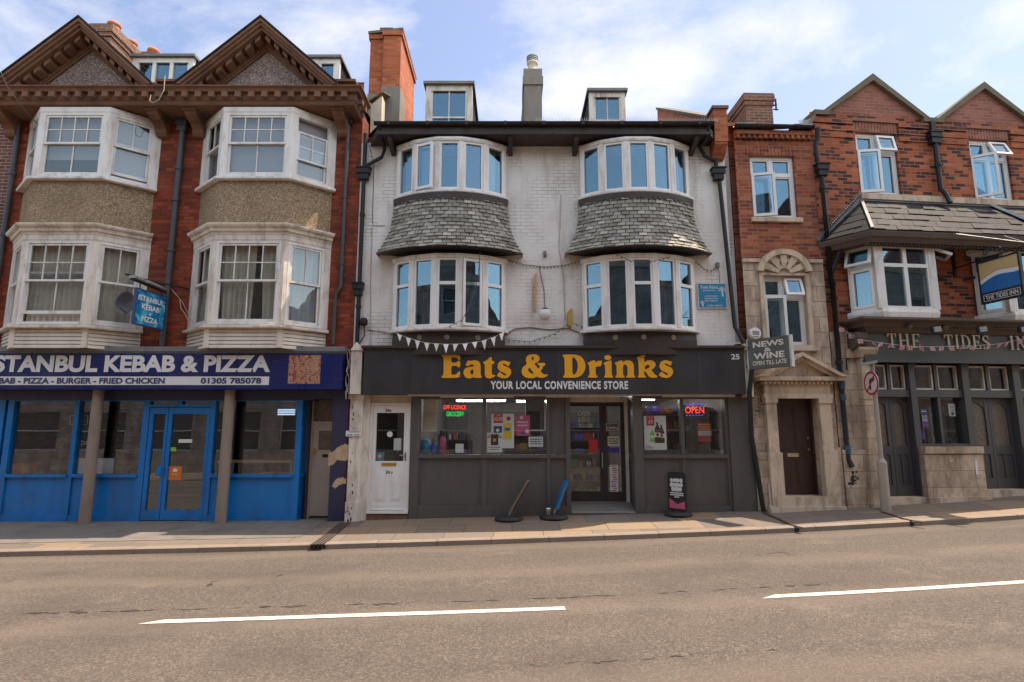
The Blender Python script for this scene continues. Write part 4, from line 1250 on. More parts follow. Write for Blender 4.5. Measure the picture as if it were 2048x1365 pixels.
# things in and behind the kebab windows
t = MB(FA); a = FA.at(13, 942, -.3); t.box(FA.X(14, 935, -.4), FA.X(48, 935, -.4), -.72, -.4, zsill-.02, FA.Z(30, 928, -.4)); solo("cardboard_box", t, m_orangep, "orange cardboard box on the sill of the far left kebab shop window", "box")
t = MB(FA); x0_, z0_ = FA.at(146, 946, -.28); x1_, z1_ = FA.at(228, 917, -.28); t.box(x0_, x1_, -.30, -.285, zsill-.02, z1_); solo("window_card", t, m_paper, "low white card panel standing behind the column in the kebab window", "card")
t = MB(FA); x0_ = FA.X(437, 925, -.6); x1_ = FA.X(589, 925, -.6); zb_ = FA.Z(500, 921, -.6)
rt = thing("counter_table", "pine topped counter table inside the kebab shop window", "table", FA, (x0_+x1_)/2, -.7, 0)
t.box(x0_, x1_, -.95, -.55, zb_-.05, zb_); part("table_top", t, m_timber, rt)
for xx in (x0_+.3, x1_-.06):
    for oo in (-.6, -.9):
        t = MB(FA); t.box(xx-.02, xx+.02, oo-.02, oo+.02, 0, zb_-.05); part("leg", t, m_galv, rt)
xx, zz = FA.at(348, 932, -.10); xe, ze = FA.at(362, 962, -.10)
t = MB(FA); t.box(FA.X(337, 950, -.104), FA.X(363, 950, -.104), -.1055, -.1035, FA.Z(350, 961, -.104), FA.Z(350, 933, -.104), 0)
xc, zc = FA.at(350, 944, -.103)
t.prism([(xc-.035, zc), (xc+.035, zc), (xc+.05, zc+.035), (xc, zc+.07), (xc-.05, zc+.035)], -.1035, -.102, 1)
put_text(t, "JUST EAT", xc-.06, xc+.06, zc-.06, zc-.035, -.1035, .02, mi=1, thick=.0015)
solo("door_sticker", t, [m_orangep, m_paper], "orange square sticker on the glass of the kebab shop door", "sticker", "stickers on the kebab shop door")
t = MB(FA); t.box(FA.X(337, 900, -.104), FA.X(352, 900, -.104), -.1055, -.1035, FA.Z(345, 903, -.104), FA.Z(345, 895, -.104)); solo("door_sticker", t, m_green, "small lime green sticker on the kebab shop door glass", "sticker", "stickers on the kebab shop door")
t = MB(FA); t.box(FA.X(357, 884, -.104), FA.X(384, 884, -.104), -.1055, -.1035, FA.Z(370, 886, -.104), FA.Z(370, 879, -.104)); solo("door_sticker", t, m_paper, "thin white notice strip on the kebab shop door glass", "sticker", "stickers on the kebab shop door")
t = MB(FA); x0_, z0_ = FA.at(140, 838, -.25); x1_, z1_ = FA.at(176, 838, -.25)
z1_ = FA.Z(150, 831, -.25); zm_ = FA.Z(150, 850, -.25)
for a, b, c, d in ((x0_, x1_, z1_-.012, z1_), (x0_, x1_, zm_, zm_+.012), (x0_, x0_+.012, zm_, z1_), (x1_-.012, x1_, zm_, z1_)): t.box(a, b, -.255, -.245, c, d)
put_text(t, "open", FA.X(152, 890, -.25), FA.X(186, 890, -.25), FA.Z(170, 894, -.25), FA.Z(170, 882, -.25), -.25, 0)
solo("window_sign", t, m_sign_white, "thin white outlined open sign hanging inside the kebab shop window", "window sign")
# street name plate and cables at the house joint
t = MB(FA); x0_, z1_ = FA.at(692, 862, .10); x1_, z0_ = FA.at(722, 873, .10)
t.box(x0_, x1_, .085, .10, z0_, z1_)
for k, (a, b) in enumerate(((.2, .95), (.1, .45), (.55, .9))):
    zz = z1_-.03 if k == 0 else z0_+.015
    n = 7 if k == 0 else 4
    for i in range(n):
        xa_ = x0_+(x1_-x0_)*(a+(b-a)*i/n); t.box(xa_, xa_+.016, .1, .103, zz, zz+.02, 1)
solo("name_plate", t, [m_paper, m_black], "small white plate with two lines of black capitals between the two shops", "name plate")
t = MB(FA)
for k, (dx_, r_) in enumerate(((0, .012), (.03, .008), (-.025, .009), (.05, .007))):
    pts = []
    for i in range(8):
        zz = FA.Z(700, 700+i*14, .2)
        pts.append((XR-.02+dx_+.03*math.sin(i*1.7+k*2), .18+.04*math.cos(i*2+k), zz))
    t.tube(pts, r_, 6)
solo("cable_bundle", t, m_wire_w, "tangle of loose pale cables at the end of the blue kebab sign", "cables")
t = MB(FA); t.tube([zz_(360, 600, .02), zz_(362, 618, .05), zz_(370, 628, .05), zz_(380, 650, .05)], .009, 6); t.tube([zz_(340, 575, .05), zz_(365, 605, .03), zz_(395, 665, .3)], .006, 6); solo("loose_cable", t, m_wire_w, "frayed white cable end on the brick to the right of the turquoise sign", "cable", "loose cables on the house fronts")

# ---------------------------------------------------------------- neighbour at the far left edge
lh = thing("edge_house", "sliver of dark brick house front at the far left edge", "house", FA, XL-1, 0, 0)
t = MB(FA); t.box(XL-6, XL-.003, -8, -.06, -.2, 8.2); part("wall", t, m_brick_old, lh)
t = MB(FA); x = FA.X(17, 400, .06); pipe_run(t, FA, [(x, .06, 8.0), (x, .06, 2.9)], .05, [(x, .06, z) for z in (4.2, 5.6, 6.9)]); part("drainpipe", t, m_grey_iron, lh)
# ---------------------------------------------------------------- convenience store house
YL, YR = XR + .002, x0b - .02
ws = thing("store_house", "white painted brick house with bowed slate bays above a dark grey convenience store", "house", FA, (YL+YR)/2, 0, .1)
zeave = 7.52
XW1 = FA.X(1446, 274)
BOW = [(-1.235, "left"), (2.50, "right")]
TH = R(42)
def bow(cx, w, p, s_, p0=0.13):
    """point on the bow in plan for s_ in -1..1"""
    th = s_*TH
    return (cx + w*math.sin(th)/math.sin(TH), p0 + (p-p0)*(math.cos(th)-math.cos(TH))/(1-math.cos(TH)))
u_h, u_s = 7.45, 6.33                 # upper bow head and sill
l_h, l_s = 5.05, 3.60                 # lower
zsk0, zsk1 = 5.13, 6.24
zst = FA.Z(1000, 700, .3)
holes = []
for cx, _ in BOW:
    holes += [(cx-1.02, cx+1.02, u_s+.05, u_h-.03), (cx-1.05, cx+1.05, l_s+.05, l_h-.02)]
t = MB(FA); t.wall(YL, XW1, 2.5, 7.6, holes, 0, .24)
t.wall(XW1, YR, 2.5, 3.4, [], 0, .2)
t.box(YL, YR, -8.6, -8.5, -.2, 8); t.box(YR-.25, YR-.01, -8.5, -.26, -.2, 8); t.box(XW1-.24, XW1, -8, -.001, 3, 7.6)
part("wall", t, m_white_brick, ws)
for z0, z1 in ((u_s-.3, 7.58), (l_s-.3, u_s-.5)):
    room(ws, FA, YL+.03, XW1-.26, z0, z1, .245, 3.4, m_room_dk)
t = MB(FA)
t.quad((YL+.03, -.3, 7.9), (YR, -.3, 7.9), (YR, -5.0, 10.0), (YL+.03, -5.0, 10.0)); t.quad((YL+.03, -8.6, 8), (YR, -8.6, 8), (YR, -5.0, 10.0), (YL+.03, -5.0, 10.0))
t.quad((YL+.45, .50, 7.73), (XW1-.35, .50, 7.73), (XW1, -.3, 7.9), (YL+.03, -.3, 7.9))
part("roof", t, m_slate_dk, ws)
# bows
def bow_window(cx, side, lower):
    w = 1.11; p = .54; z0, z1 = (l_s, l_h) if lower else (u_s, u_h)
    cuts = [-1, -.6, -.2, .2, .6, 1]
    path = [bow(cx, w, p, s_) for s_ in cuts]
    dense = [(cx-w, 0)] + [bow(cx, w, p, -1+2*i/20) for i in range(21)] + [(cx+w, 0)]
    pathw = [(cx-w, 0)] + path + [(cx+w, 0)]
    t = MB(FA)
    t.run(dense, [(-.06, z0-.045), (.05, z0-.045), (.06, z0-.03), (.06, z0), (-.02, z0+.025), (-.06, z0+.025)])
    t.run(pathw, [(-.06, z1-.075), (.015, z1-.075), (.03, z1-.045), (.03, z1+.0), (-.06, z1+.0)])
    for s_ in (-1, 1): t.plan([(cx+s_*w, 0), (cx+s_*w, .13), (cx+s_*(w-.05), .15), (cx+s_*(w-.06), 0)], z0+.025, z1-.075)
    for i, (x, o) in enumerate(path):
        if 0 < i < 5:
            a = Vector(path[i-1]); b = Vector(path[i+1]); d = (b-a).normalized(); n_ = Vector((-d.y, d.x)); q = Vector((x, o))
            P4 = [q - d*.045 + n_*.004, q + d*.045 + n_*.004, q + d*.05 - n_*.09, q - d*.05 - n_*.09]
            t.plan([tuple(v) for v in P4], z0+.025, z1-.075)
    b = part("bow_window", t, m_white, ws)
    for i in range(5):
        f = FA.sub(path[i][0], path[i][1], path[i+1][0], path[i+1][1])
        sp_ = None
        if lower: sp_ = (z0+.025) + (z1-.1-z0)*.63 if i in ((0, 2, 3, 4) if side == "left" else (0, 2, 4)) else None
        a, c = .045, f.len-.045
        t = MB(f); fw = .042
        zz0, zz1 = z0+.026, z1-.076
        t.box(a, a+fw, -.075, -.008, zz0, zz1); t.box(c-fw, c, -.075, -.008, zz0, zz1); t.box(a+fw, c-fw, -.075, -.008, zz1-fw, zz1); t.box(a+fw, c-fw, -.075, -.008, zz0, zz0+fw+.01)
        if sp_: t.box(a+fw, c-fw, -.073, -.004, sp_-.03, sp_+.03)
        sash = part("light_frame", t, m_upvc, b)
        t = MB(f); t.box(a+fw, c-fw, -.052, -.046, zz0+fw+.01, zz1-fw); part("pane", t, m_glass, b)
        if (side, lower, i) == ("left", False, 1) or (side, lower, i) == ("left", True, 3):
            # a casement standing ajar
            hh = Frame(*(f.w(c-fw, -.0, 0).xy), math.degrees(f.a) + 180 - (-12))
            hh = Frame(*(f.w(a+fw*.2, .0, 0).xy), math.degrees(f.a) - (9 if not lower else -6))
            ww = c-a-fw*.4; t = MB(hh); k0, k1 = zz0+.02, (zz1-.05 if not lower else zz1-.02)
            t.box(0, .045, 0, .05, k0, k1); t.box(ww-.045, ww, 0, .05, k0, k1); t.box(.045, ww-.045, 0, .05, k1-.05, k1); t.box(.045, ww-.045, 0, .05, k0, k0+.05)
            part("casement", t, m_upvc, b)
            t = MB(hh); t.box(.045, ww-.045, .02, .026, k0+.05, k1-.05); part("pane", t, m_glass, b)
    return b
for cx, side in BOW:
    for lower in (False, True):
        bow_window(cx, side, lower)
    # slate hung apron with a flared foot
    def surf(a, tt, cx=cx, lift=0.0):
        k = tt**2.6
        z = zsk1 + (zsk0-zsk1)*tt
        w = 1.15 + .30*k; p = .56 + .22*k; p0 = .14 + .10*k
        s_ = -1 + 2*a
        x, o = bow(cx, w, p, s_, p0)
        return (x, o+lift, z)
    t = MB(FA); na, nt_ = 28, 14
    pts = [surf(i/na, j/nt_) for j in range(nt_+1) for i in range(na+1)]
    t.add(pts, [(j*(na+1)+i, j*(na+1)+i+1, (j+1)*(na+1)+i+1, (j+1)*(na+1)+i) for j in range(nt_) for i in range(na)], 1, True)
    tiles(t, surf, 14, lambda r: 17, .026, .25, .022)
    # underside of the flare and returns to the wall
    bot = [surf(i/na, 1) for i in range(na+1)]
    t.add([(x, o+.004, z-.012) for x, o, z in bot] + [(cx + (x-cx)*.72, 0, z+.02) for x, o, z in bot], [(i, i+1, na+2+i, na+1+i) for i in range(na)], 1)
    for e in (0, 1):
        L_ = [surf(e, j/nt_) for j in range(nt_+1)]
        t.add(L_ + [(x, -.02, z) for x, o, z in L_], [(j, j+1, nt_+2+j, nt_+1+j) for j in range(nt_)])
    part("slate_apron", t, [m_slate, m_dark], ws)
    # scalloped dark band under the upper sill
    t = MB(FA); nd = 22
    for i in range(nd):
        s0, s1 = -1+2*i/nd, -1+2*(i+1)/nd; sm = (s0+s1)/2
        A_, B_, M_ = bow(cx, 1.155, .575, s0, .15), bow(cx, 1.155, .575, s1, .15), bow(cx, 1.155, .575, sm, .15)
        zt, zb = u_s-.046, u_s-.15
        pts = [(A_[0], A_[1], zt), (B_[0], B_[1], zt), (B_[0], B_[1], zb), (M_[0], M_[1], zb-.055), (A_[0], A_[1], zb)]
        pts2 = [(x, o+.018, z) for x, o, z in pts]
        t.add(pts + pts2, [(4,3,2,1,0), (5,6,7,8,9)] + [(j, (j+1) % 5, 5+(j+1) % 5, 5+j) for j in range(5)])
    part("scalloped_band", t, m_eave, ws)
    # dark panel with round discs under the lower bow
    t = MB(FA); dense = [(cx-1.08, 0)] + [bow(cx, 1.08, .40, -1+2*i/20) for i in range(21)] + [(cx+1.08, 0)]
    t.run(dense, [(-.2, zst-.1), (.0, zst-.1), (.02, l_s-.2), (.0, l_s-.046), (-.2, l_s-.046)])
    part("stall_panel", t, m_eave, ws)
    t = MB(FA)
    for s_ in (-.45, .0, .5):
        x, o = bow(cx, 1.08, .40, s_); z = FA.Z(1000, 675, .4)
        f = Frame(*FA.w(x, o+.01, 0).xy, math.degrees(FA.a)+s_*30)
        t.fr = f; t.disc(0, z, .05, 0, .03, 16); t.disc(0, z, .03, .03, .035, 12)
    t.fr = FA
    part("vent_disc", t, m_concrete, ws)
# curtains seen here and there behind the bows
for cx, side, lower, i, m, lb in ((BOW[0][0], "left", False, 0, m_curtain_blue, "grey green curtain in the leftmost pane of the upper left bow window"), (BOW[0][0], "left", False, 4, m_curtain, "pale curtain in the rightmost pane of the upper left bow window"), (BOW[0][0], "left", False, 3, m_curtain_red, "dark maroon curtain in the fourth pane of the upper left bow window"),
        (BOW[1][0], "right", False, 4, m_curtain_blue, "grey green curtain in the rightmost pane of the upper right bow window"), (BOW[0][0], "left", True, 1, m_curtain_red, "dark maroon curtain in the second pane of the lower left bow window"), (BOW[1][0], "right", True, 3, m_curtain_red, "dark maroon curtain in the fourth pane of the lower right bow window")):
    cuts = [-1, -.6, -.2, .2, .6, 1]; q0, q1 = bow(cx, 1.11, .54, cuts[i]), bow(cx, 1.11, .54, cuts[i+1]); f = FA.sub(q0[0], q0[1], q1[0], q1[1])
    z0, z1 = (l_s, l_h) if lower else (u_s, u_h)
    drape("curtain", f, .08, f.len*(.95 if m is m_curtain_red else .7), z0+.08, z1-.1, -.16, m, lb, "curtains behind the bow windows", 4, .03, gather=.15)
# eave: soffit, fascia board, gutter, brackets
el, er = FA.X(757, 262, .5), FA.X(1418, 262, .5)
t = MB(FA)
t.plan([(YL+.2, 0), (el, .5), (er, .5), (XW1-.1, 0)], zeave, zeave+.02)
t.box(el-.02, er+.02, .50, .535, zeave-.01, zeave+.16)
for (xa, oa), (xb, ob) in (((el, .5), (YL+.2, 0)), ((er, .5), (XW1-.1, 0))):
    t.bar((xa, oa+.0, zeave+.07), (xb, ob, zeave+.07), .16, .03)
part("eave", t, m_eave, ws)
for u in (783, 1021, 1151, 1388):
    t = MB(FA)
    x = FA.X(u, 290, .25)
    t.side([(0, zeave-.22), (.04, zeave-.2), (.43, zeave-.09), (.47, zeave-.002), (0, zeave-.002)], x-.045, x+.045)
    part("eave_bracket", t, m_eave, ws)
t = MB(FA)
n = 8; gx0, gx1 = FA.X(748, 250, .6), FA.X(1428, 250, .6)
arc = [(.595+.06*math.cos(math.pi+math.pi*i/n), zeave+.20+.06*math.sin(math.pi+math.pi*i/n)) for i in range(n+1)]
arc2 = [(.595+.052*math.cos(2*math.pi-math.pi*i/n), zeave+.20+.052*math.sin(2*math.pi-math.pi*i/n)) for i in range(n+1)]
t.side(arc + arc2, gx0, gx1)
for k in range(9):
    x = gx0+.3+(gx1-gx0-.6)*k/8; t.box(x-.03, x+.03, .53, .662, zeave+.13, zeave+.205)
part("gutter", t, m_black, ws)
# gull spikes along the gutter
t = MB(FA); x = gx0+3.2
while x < gx1+.1:
    for dx_, do in ((-.03, .03), (.03, -.02)): t.bar((x, .6, zeave+.2), (x+dx_, .6+do, zeave+.29), .004)
    x += .045
part("bird_spikes", t, m_galv, ws)
# downpipes
t = MB(FA)
xq, zq = FA.X(728, 350, .08), FA.Z(728, 350, .08)
pipe_run(t, FA, [(xq, .08, FA.Z(727, 268, .08)), (xq, .08, 3.25)], .042, [(xq, .08, z) for z in (FA.Z(723, 430, .08), 4.1, 7.0)])
hopper(t, xq, .08, zq+.03, 1.15)
pipe_run(t, FA, [(gx0+.10, .58, zeave+.15), (gx0+.10, .40, zeave-.02), (gx0+.12, .12, FA.Z(764, 300, .1)), (gx0+.06, .1, FA.Z(764, 315, .1)), (xq+.04, .09, FA.Z(735, 332, .1))], .04)
hopper(t, xq-.02, .08, FA.Z(715, 578, .08), .9)
part("drainpipe", t, m_black, ws)
t = MB(FA)
xr_ = FA.X(1436, 350, .08); zr_ = FA.Z(1436, 350, .08)
pipe_run(t, FA, [(FA.X(1424, 272, .08), .08, FA.Z(1424, 272, .08)), (xr_-.02, .08, zr_+.1), (xr_+.02, .08, zr_-.1), (FA.X(1470, 655, .08), .08, FA.Z(1470, 655, .08)), (FA.X(1478, 672, .1), .14, FA.Z(1478, 672, .1)), (YR-.05, .2, 3.2)], .042, [])
hopper(t, xr_, .08, zr_+.02, 1.15)
pipe_run(t, FA, [(gx1-.1, .58, zeave+.15), (gx1-.1, .40, zeave-.05), (gx1-.14, .12, FA.Z(1400, 295, .1)), (gx1-.05, .1, FA.Z(1405, 312, .1)), (xr_-.05, .09, FA.Z(1424, 322, .1))], .04)
part("drainpipe", t, m_black, ws)
t = MB(FA); pipe_run(t, FA, [(x0b+.0, .34, 3.2), (FA.X(1500, 800, .30), .30, 2.4), (FA.X(1507, 880, .2), .12, 1.6), (FA.X(1527, 1020, .10), .10, .2)], .045)
part("drainpipe", t, m_black, ws)
# dormers
dormer(ws, FA, -1.0, 852, 945, 171, 250, .075, 2, 2, 1.8, zb=8.05)
dormer(ws, FA, -1.0, 1178, 1250, 185, 252, .065, 2, 2, 2.2, zb=8.05)
# red stack at the left party wall, on a rendered base
o0 = -1.2
xa, xb = FA.X(765, 150, o0), FA.X(800, 150, o0); zt = FA.Z(770, 55, o0); zm = FA.Z(770, 182, o0)
xc = FA.X(738, 150, o0-.12)
t = MB(FA)
t.box(xa, xb, o0-1.9, o0, zm+.1, zt-.22); t.box(xc, xa-.002, o0-1.9, o0-.14, zm, zt-.22)
t.box(xa-.03, xb+.04, o0-1.94, o0+.035, zt-.22, zt-.1); t.box(xc-.035, xa-.031, o0-1.94, o0-.1, zt-.22, zt-.1)
ch = part("chimney", t, m_brick_chim, ws)
t = MB(FA); t.plan([(xc-.05, o0-1.96), (xb+.05, o0-1.96), (xb+.05, o0+.05), (xc-.05, o0-.08)], zt-.1, zt-.04); t.plan([(xa-.15, o0-.5), (xb-.2, o0-.5), (xb-.22, o0-.1), (xa-.13, o0-.1)], zt-.04, zt+.07); part("capping", t, m_coping, ch)
t = MB(FA); t.box(xa-.01, xb+.02, o0-.6, o0+.02, 7.8, zm+.1); t.box(xc-.02, xa-.011, o0-.6, o0-.12, 7.8, zm); part("rendered_base", t, m_grey_rend, ch)
t = MB(FA); t.box(xb-.3, xb+.012, o0-1.9, o0-.601, 7.8, zm+.1); part("brick_base", t, m_brick_chim, ch)
# cream gable end beside it with a strip of mossy tiles
o1 = -.55
xl_, xh_ = YL+.02, FA.X(764, 200, o1)
za, zb = FA.Z(724, 210, o1), FA.Z(762, 191, o1)
t = MB(FA); t.prism([(xl_, 7.4), (xh_, 7.4), (xh_, zb), (xl_, za)], o1-.3, o1); part("parapet", t, m_cream, ws)
t = MB(FA)
def fsl(a, tt): return (xl_-.06+(xh_-xl_+.1)*a, o1+.06-1.6*(1-tt), (za+(zb-za)*a)+.04+.75*(1-tt))
t.add([fsl(0, 0), fsl(1, 0), fsl(1, 1), fsl(0, 1)], [(0, 1, 2, 3)])
tiles(t, fsl, 8, 5, .02, .2)
part("tile_strip", t, m_tile_moss, ws)
# grey stack
o2 = -1.5
xa, xb = FA.X(1048, 200, o2), FA.X(1084, 200, o2); zt = FA.Z(1066, 138, o2); zs_ = FA.Z(1066, 172, o2)
t = MB(FA)
t.plan([(xa, o2-.9), (xb, o2-.9), (xb, o2), (xa, o2)], 7.9, zs_+.02)
t.prism([(xa-.16, 7.9), (xa-.002, 7.9), (xa-.002, zs_)], o2-.9, o2-.06)
t.box(xa-.03, xb+.03, o2-.93, o2+.03, zs_+.02, zs_+.24); t.box(xa-.01, xb+.01, o2-.9, o2+.01, zs_+.24, zt)
ch = part("chimney", t, m_grey_rend, ws)
t = MB(FA); r = .125; xp = (xa+xb)/2; t.lathe(xp, o2-.25, [(r*1.1, zt), (r*1.1, zt+.06), (r*.9, zt+.1), (r*.85, zt+.26), (r*1.1, zt+.28), (r*1.1, zt+.33), (r*.7, zt+.33)], 16); part("chimney_pot", t, m_cream, ch)
t = MB(FA)
for k in range(3): t.lathe(xp, o2-.25, [(r*1.15, zt+.35+k*.05), (r*1.15, zt+.375+k*.05)], 14)
for k in range(4): t.bar((xp+r*math.cos(k*1.57), o2-.25+r*math.sin(k*1.57), zt+.33), (xp+r*math.cos(k*1.57), o2-.25+r*math.sin(k*1.57), zt+.48), .02)
t.lathe(xp, o2-.25, [(r*1.1, zt+.47), (r*.6, zt+.53), (.01, zt+.55)], 14)
part("cowl", t, m_galv, ch)
# party wall parapet rising behind on the right
t = MB(FA)
pz = FA.Z(1440, 215, .3)
xp0, xp1 = FA.X(1428, 240, .35), FA.X(1455, 240, .35)
t.box(xp0, xp1, -.25, .34, 7.46, pz-.06)
sl_ = [(-.25, 7.3), (-.25, FA.Z(1418, 238, -.25)), (-4.2, FA.Z(1305, 220, -4.2)), (-4.4, FA.Z(1300, 220, -4.4)), (-4.4, 7.3)]
xs0 = FA.X(1418, 238, -.25)
t.side(sl_, xs0, xs0+.23)
pw = part("party_parapet", t, m_brick_chim, ws)
t = MB(FA); t.box(xp0-.03, xp1+.03, -.28, .38, pz-.06, pz)
t.side([(-.25, sl_[1][1]), (-4.2, sl_[2][1]), (-4.4, sl_[3][1]), (-4.4, sl_[3][1]+.07), (-4.2, sl_[2][1]+.07), (-.25, sl_[1][1]+.07)], xs0-.04, xs0+.27)
part("coping", t, m_coping, pw)
t = MB(FA)
xp0, xp1 = FA.X(1425, 250, .3), FA.X(1454, 250, .3)
t.side([(0, 7.18), (.1, 7.2), (.33, 7.4), (.33, 7.45), (0, 7.45)], xp0+.02, xp1-.02)
part("corbel", t, m_brick_chim, pw)

# ---------------------------------------------------------------- store shopfront
def Zp(v, o=0.0): return FA.Z(1000, v, o)
zg = -.05
zsf0, zsf1 = FA.Z(1000, 788, .3), FA.Z(1000, 700, .3)
SX0, SX1 = FA.X(727, 745, .3), FA.X(1490, 745, .3)
zwt = Zp(795); zws = Zp(911)
sx = {k: FA.X(u, v) for k, (u, v) in dict(p0=(820, 900), w0=(838, 900), m0=(964, 900), m1=(972, 900), w1=(1094, 900), q0=(1100, 900), q1=(1132, 900), r0=(1141, 900), s0=(1268, 900), s1=(1287, 900), n0=(1364, 900), n1=(1371, 900), w3=(1454, 900), e0=(1460, 900), e1=(1507, 900)).items()}
t = MB(FA)
o0, o1 = -.16, .0
def bx_(a, b, z0, z1, oo0=o0, oo1=o1): t.box(a, b, oo0, oo1, z0, z1)
bx_(sx["p0"], sx["w0"], zg, zsf0); bx_(sx["m0"], sx["m1"], zws+.02, zwt, o0, -.01); bx_(sx["w1"], sx["q0"], zg, zwt, o0, -.004); bx_(sx["q1"], sx["r0"], zg, zsf0, o0-.3, .004)
bx_(sx["s0"], sx["s1"], zg, zsf0, o0-.1, .002); bx_(sx["n0"], sx["n1"], zws+.02, zwt, o0, -.01); bx_(sx["w3"], sx["e0"], zg, zwt, o0, -.004); bx_(sx["e0"], sx["e1"], zg, zsf0, o0-.2, .04)
bx_(sx["w0"], sx["q1"], zwt-.03, zsf0-.002, o0, -.008); bx_(sx["s1"], sx["w3"], zwt-.03, zsf0-.002, o0, -.008)
for a, b in (("w0", "w1"), ("q0", "q1"), ("s1", "w3")):
    bx_(sx[a], sx[b], zws-.05, zws+.012, o0, .022)
zkb = Zp(1010)
for a, b in (("w0", "m0"), ("m1", "w1"), ("q0", "q1"), ("s1", "n0"), ("n1", "w3")):
    bx_(sx[a], sx[b], zkb-.02, zws-.05, -.1, -.045)
bx_(sx["q0"], sx["q1"], zws+.02, zwt-.03, -.1, -.045)
for a, b in (("w0", "q1"), ("s1", "w3")):
    bx_(sx[a], sx[b], zg, zkb-.02, o0, .012)
for a, b in (("m0", "m1"), ("n0", "n1")): bx_(sx[a], sx[b], zkb-.02, zws-.05, o0, -.012)
for a, b in (("w0", "m0"), ("m1", "w1"), ("s1", "n0"), ("n1", "w3")):
    A_, B_ = sx[a], sx[b]; m_ = .035
    bx_(A_, A_+m_, zkb-.019, zws-.051, -.1, -.03); bx_(B_-m_, B_, zkb-.019, zws-.051, -.1, -.03); bx_(A_+m_, B_-m_, zkb-.019, zkb+.02, -.1, -.032); bx_(A_+m_, B_-m_, zws-.09, zws-.051, -.1, -.032)
# splayed side of the entrance
od = -.62
xs_b = FA.X(1258, 900, od)
fsp = FA.sub(xs_b, od, sx["s0"]+.01, -.02)
tt = MB(fsp); L = fsp.len
tt.box(0, .05, -.1, 0, zg, zsf0); tt.box(.05, L, -.09, -.02, zg, zws-.04); tt.box(.05, L, -.09, .006, zws-.04, zws+.012); tt.box(.05, L, -.09, 0, zwt-.03, zsf0)
b0 = len(t.v); t.v += tt.v; t.f += [[i+b0 for i in f] for f in tt.f]; t.m += tt.m; t.sm += tt.sm
ssf = part("shopfront", t, m_shopgrey, ws)
for a, b in (("w0", "m0"), ("m1", "w1"), ("s1", "n0"), ("n1", "w3")):
    t = MB(FA); t.box(sx[a], sx[b], -.075, -.069, zws+.012, zwt-.03); part("pane", t, m_glass_shop, ssf)
t = MB(fsp); t.box(.05, L, -.06, -.054, zws+.012, zwt-.03); part("pane", t, m_glass_shop, ssf)
# entrance doors
zdt = FA.Z(1200, 805, od); zdb = FA.Z(1200, 1003, od)
xda, xdb_ = sx["r0"]-.03, FA.X(1250, 900, od)
xdm = FA.X(1207, 900, od)
t = MB(FA); t.box(xda, xdb_+.12, od-.08, od+.03, zdt, zdt+.1); t.box(xdb_+.0, xdb_+.06, od-.05, od+.05, zdb-.04, zdt)
part("entrance_frame", t, m_white_old, ws)
t = MB(FA); t.box(xda, xdb_, od-.05, od+.02, zdt+.1, zsf0); part("entrance_head", t, m_shopgrey, ws)
for a, b in ((xda, xdm), (xdm+.004, xdb_-.004)):
    t = MB(FA); st = .075
    t.box(a, a+st, od-.045, od, zdb, zdt-.003); t.box(b-st, b, od-.045, od, zdb, zdt-.003); t.box(a+st, b-st, od-.045, od, zdt-.08, zdt-.003); t.box(a+st, b-st, od-.045, od, zdb, zdb+.19)
    d = part("door", t, m_eave, ws)
    t = MB(FA); t.box(a+st, b-st, od-.025, od-.019, zdb+.19, zdt-.08); part("pane", t, m_glass_shop, d)
t = MB(FA); xh = xdm-.035; t.bar((xh, od+.05, .95), (xh, od+.05, 1.25), .02); t.bar((xh, od, 1.0), (xh, od+.05, 1.0), .015); t.bar((xh, od, 1.2), (xh, od+.05, 1.2), .015); part("door_pull", t, m_galv, ws)
# threshold and pale step nosing
t = MB(FA)
zt0 = base_z((sx["r0"]+sx["s0"])/2)
t.add([(sx["r0"], od, zdb+.0), (xs_b, od, zdb+.0), (sx["s0"], 0.0, zt0+.035), (sx["r0"], 0.0, zt0+.03), (sx["s0"], .005, zt0-.1), (sx["r0"], .005, zt0-.1)], [(0, 1, 2, 3), (3, 2, 4, 5)])
part("threshold", t, m_apron, ws)
t = MB(FA); t.box(sx["r0"]+.02, sx["s0"]-.02, -.03, .02, zt0+.02, zt0+.045); part("nosing", t, m_galv, ws)
# white plastic house door 24a
px0, px1 = FA.X(737, 900), FA.X(817, 900)
zd0, zd1 = FA.Z(775, 1022), FA.Z(775, 809)
t = MB(FA)
t.box(YL+.0, px0-.0, -.2, .02, -.1, 3.2)
t.box(YL+.02, px0-.12, -.15, .07, .36, 2.28); t.box(YL+.0, px0-.09, -.15, .09, -.1, .36); t.box(YL+.0, px0-.09, -.15, .10, 2.28, 2.36)
for k in range(16):
    x = YL+.01+random.random()*.12; z = random.choice((random.uniform(0, .33), random.uniform(.4, 2.2))); s_ = random.uniform(.008, .022)
    t.prism([(x+s_*random.uniform(.5, 1.3)*math.cos(6.28*i/6), z+2.2*s_*random.uniform(.5, 1.3)*math.sin(6.28*i/6)) for i in range(6)], .0905 if z < .36 else .0705, .093 if z < .36 else .073, 1)
part("pilaster", t, [m_white_old, m_brownp], ws)
t = MB(FA); t.box(px0, px1+.05, -.14, -.06, zd1+.03, zsf0+.0); part("door_header", t, m_cream, ws)
t = MB(FA); fo = -.03; fw = .06
t.box(px0, px0+fw, -.12, fo, zd0, zd1+.03); t.box(px1-fw, px1+.02, -.12, fo, zd0, zd1+.03); t.box(px0+fw, px1-fw, -.12, fo, zd1-.03, zd1+.03); t.box(px0-.0, px1+.02, -.12, .02, zd0-.05, zd0)
df = part("door_frame", t, m_upvc, ws)
t = MB(FA); a, b = px0+fw+.003, px1-fw-.003; c0, c1 = zd0+.01, zd1-.033
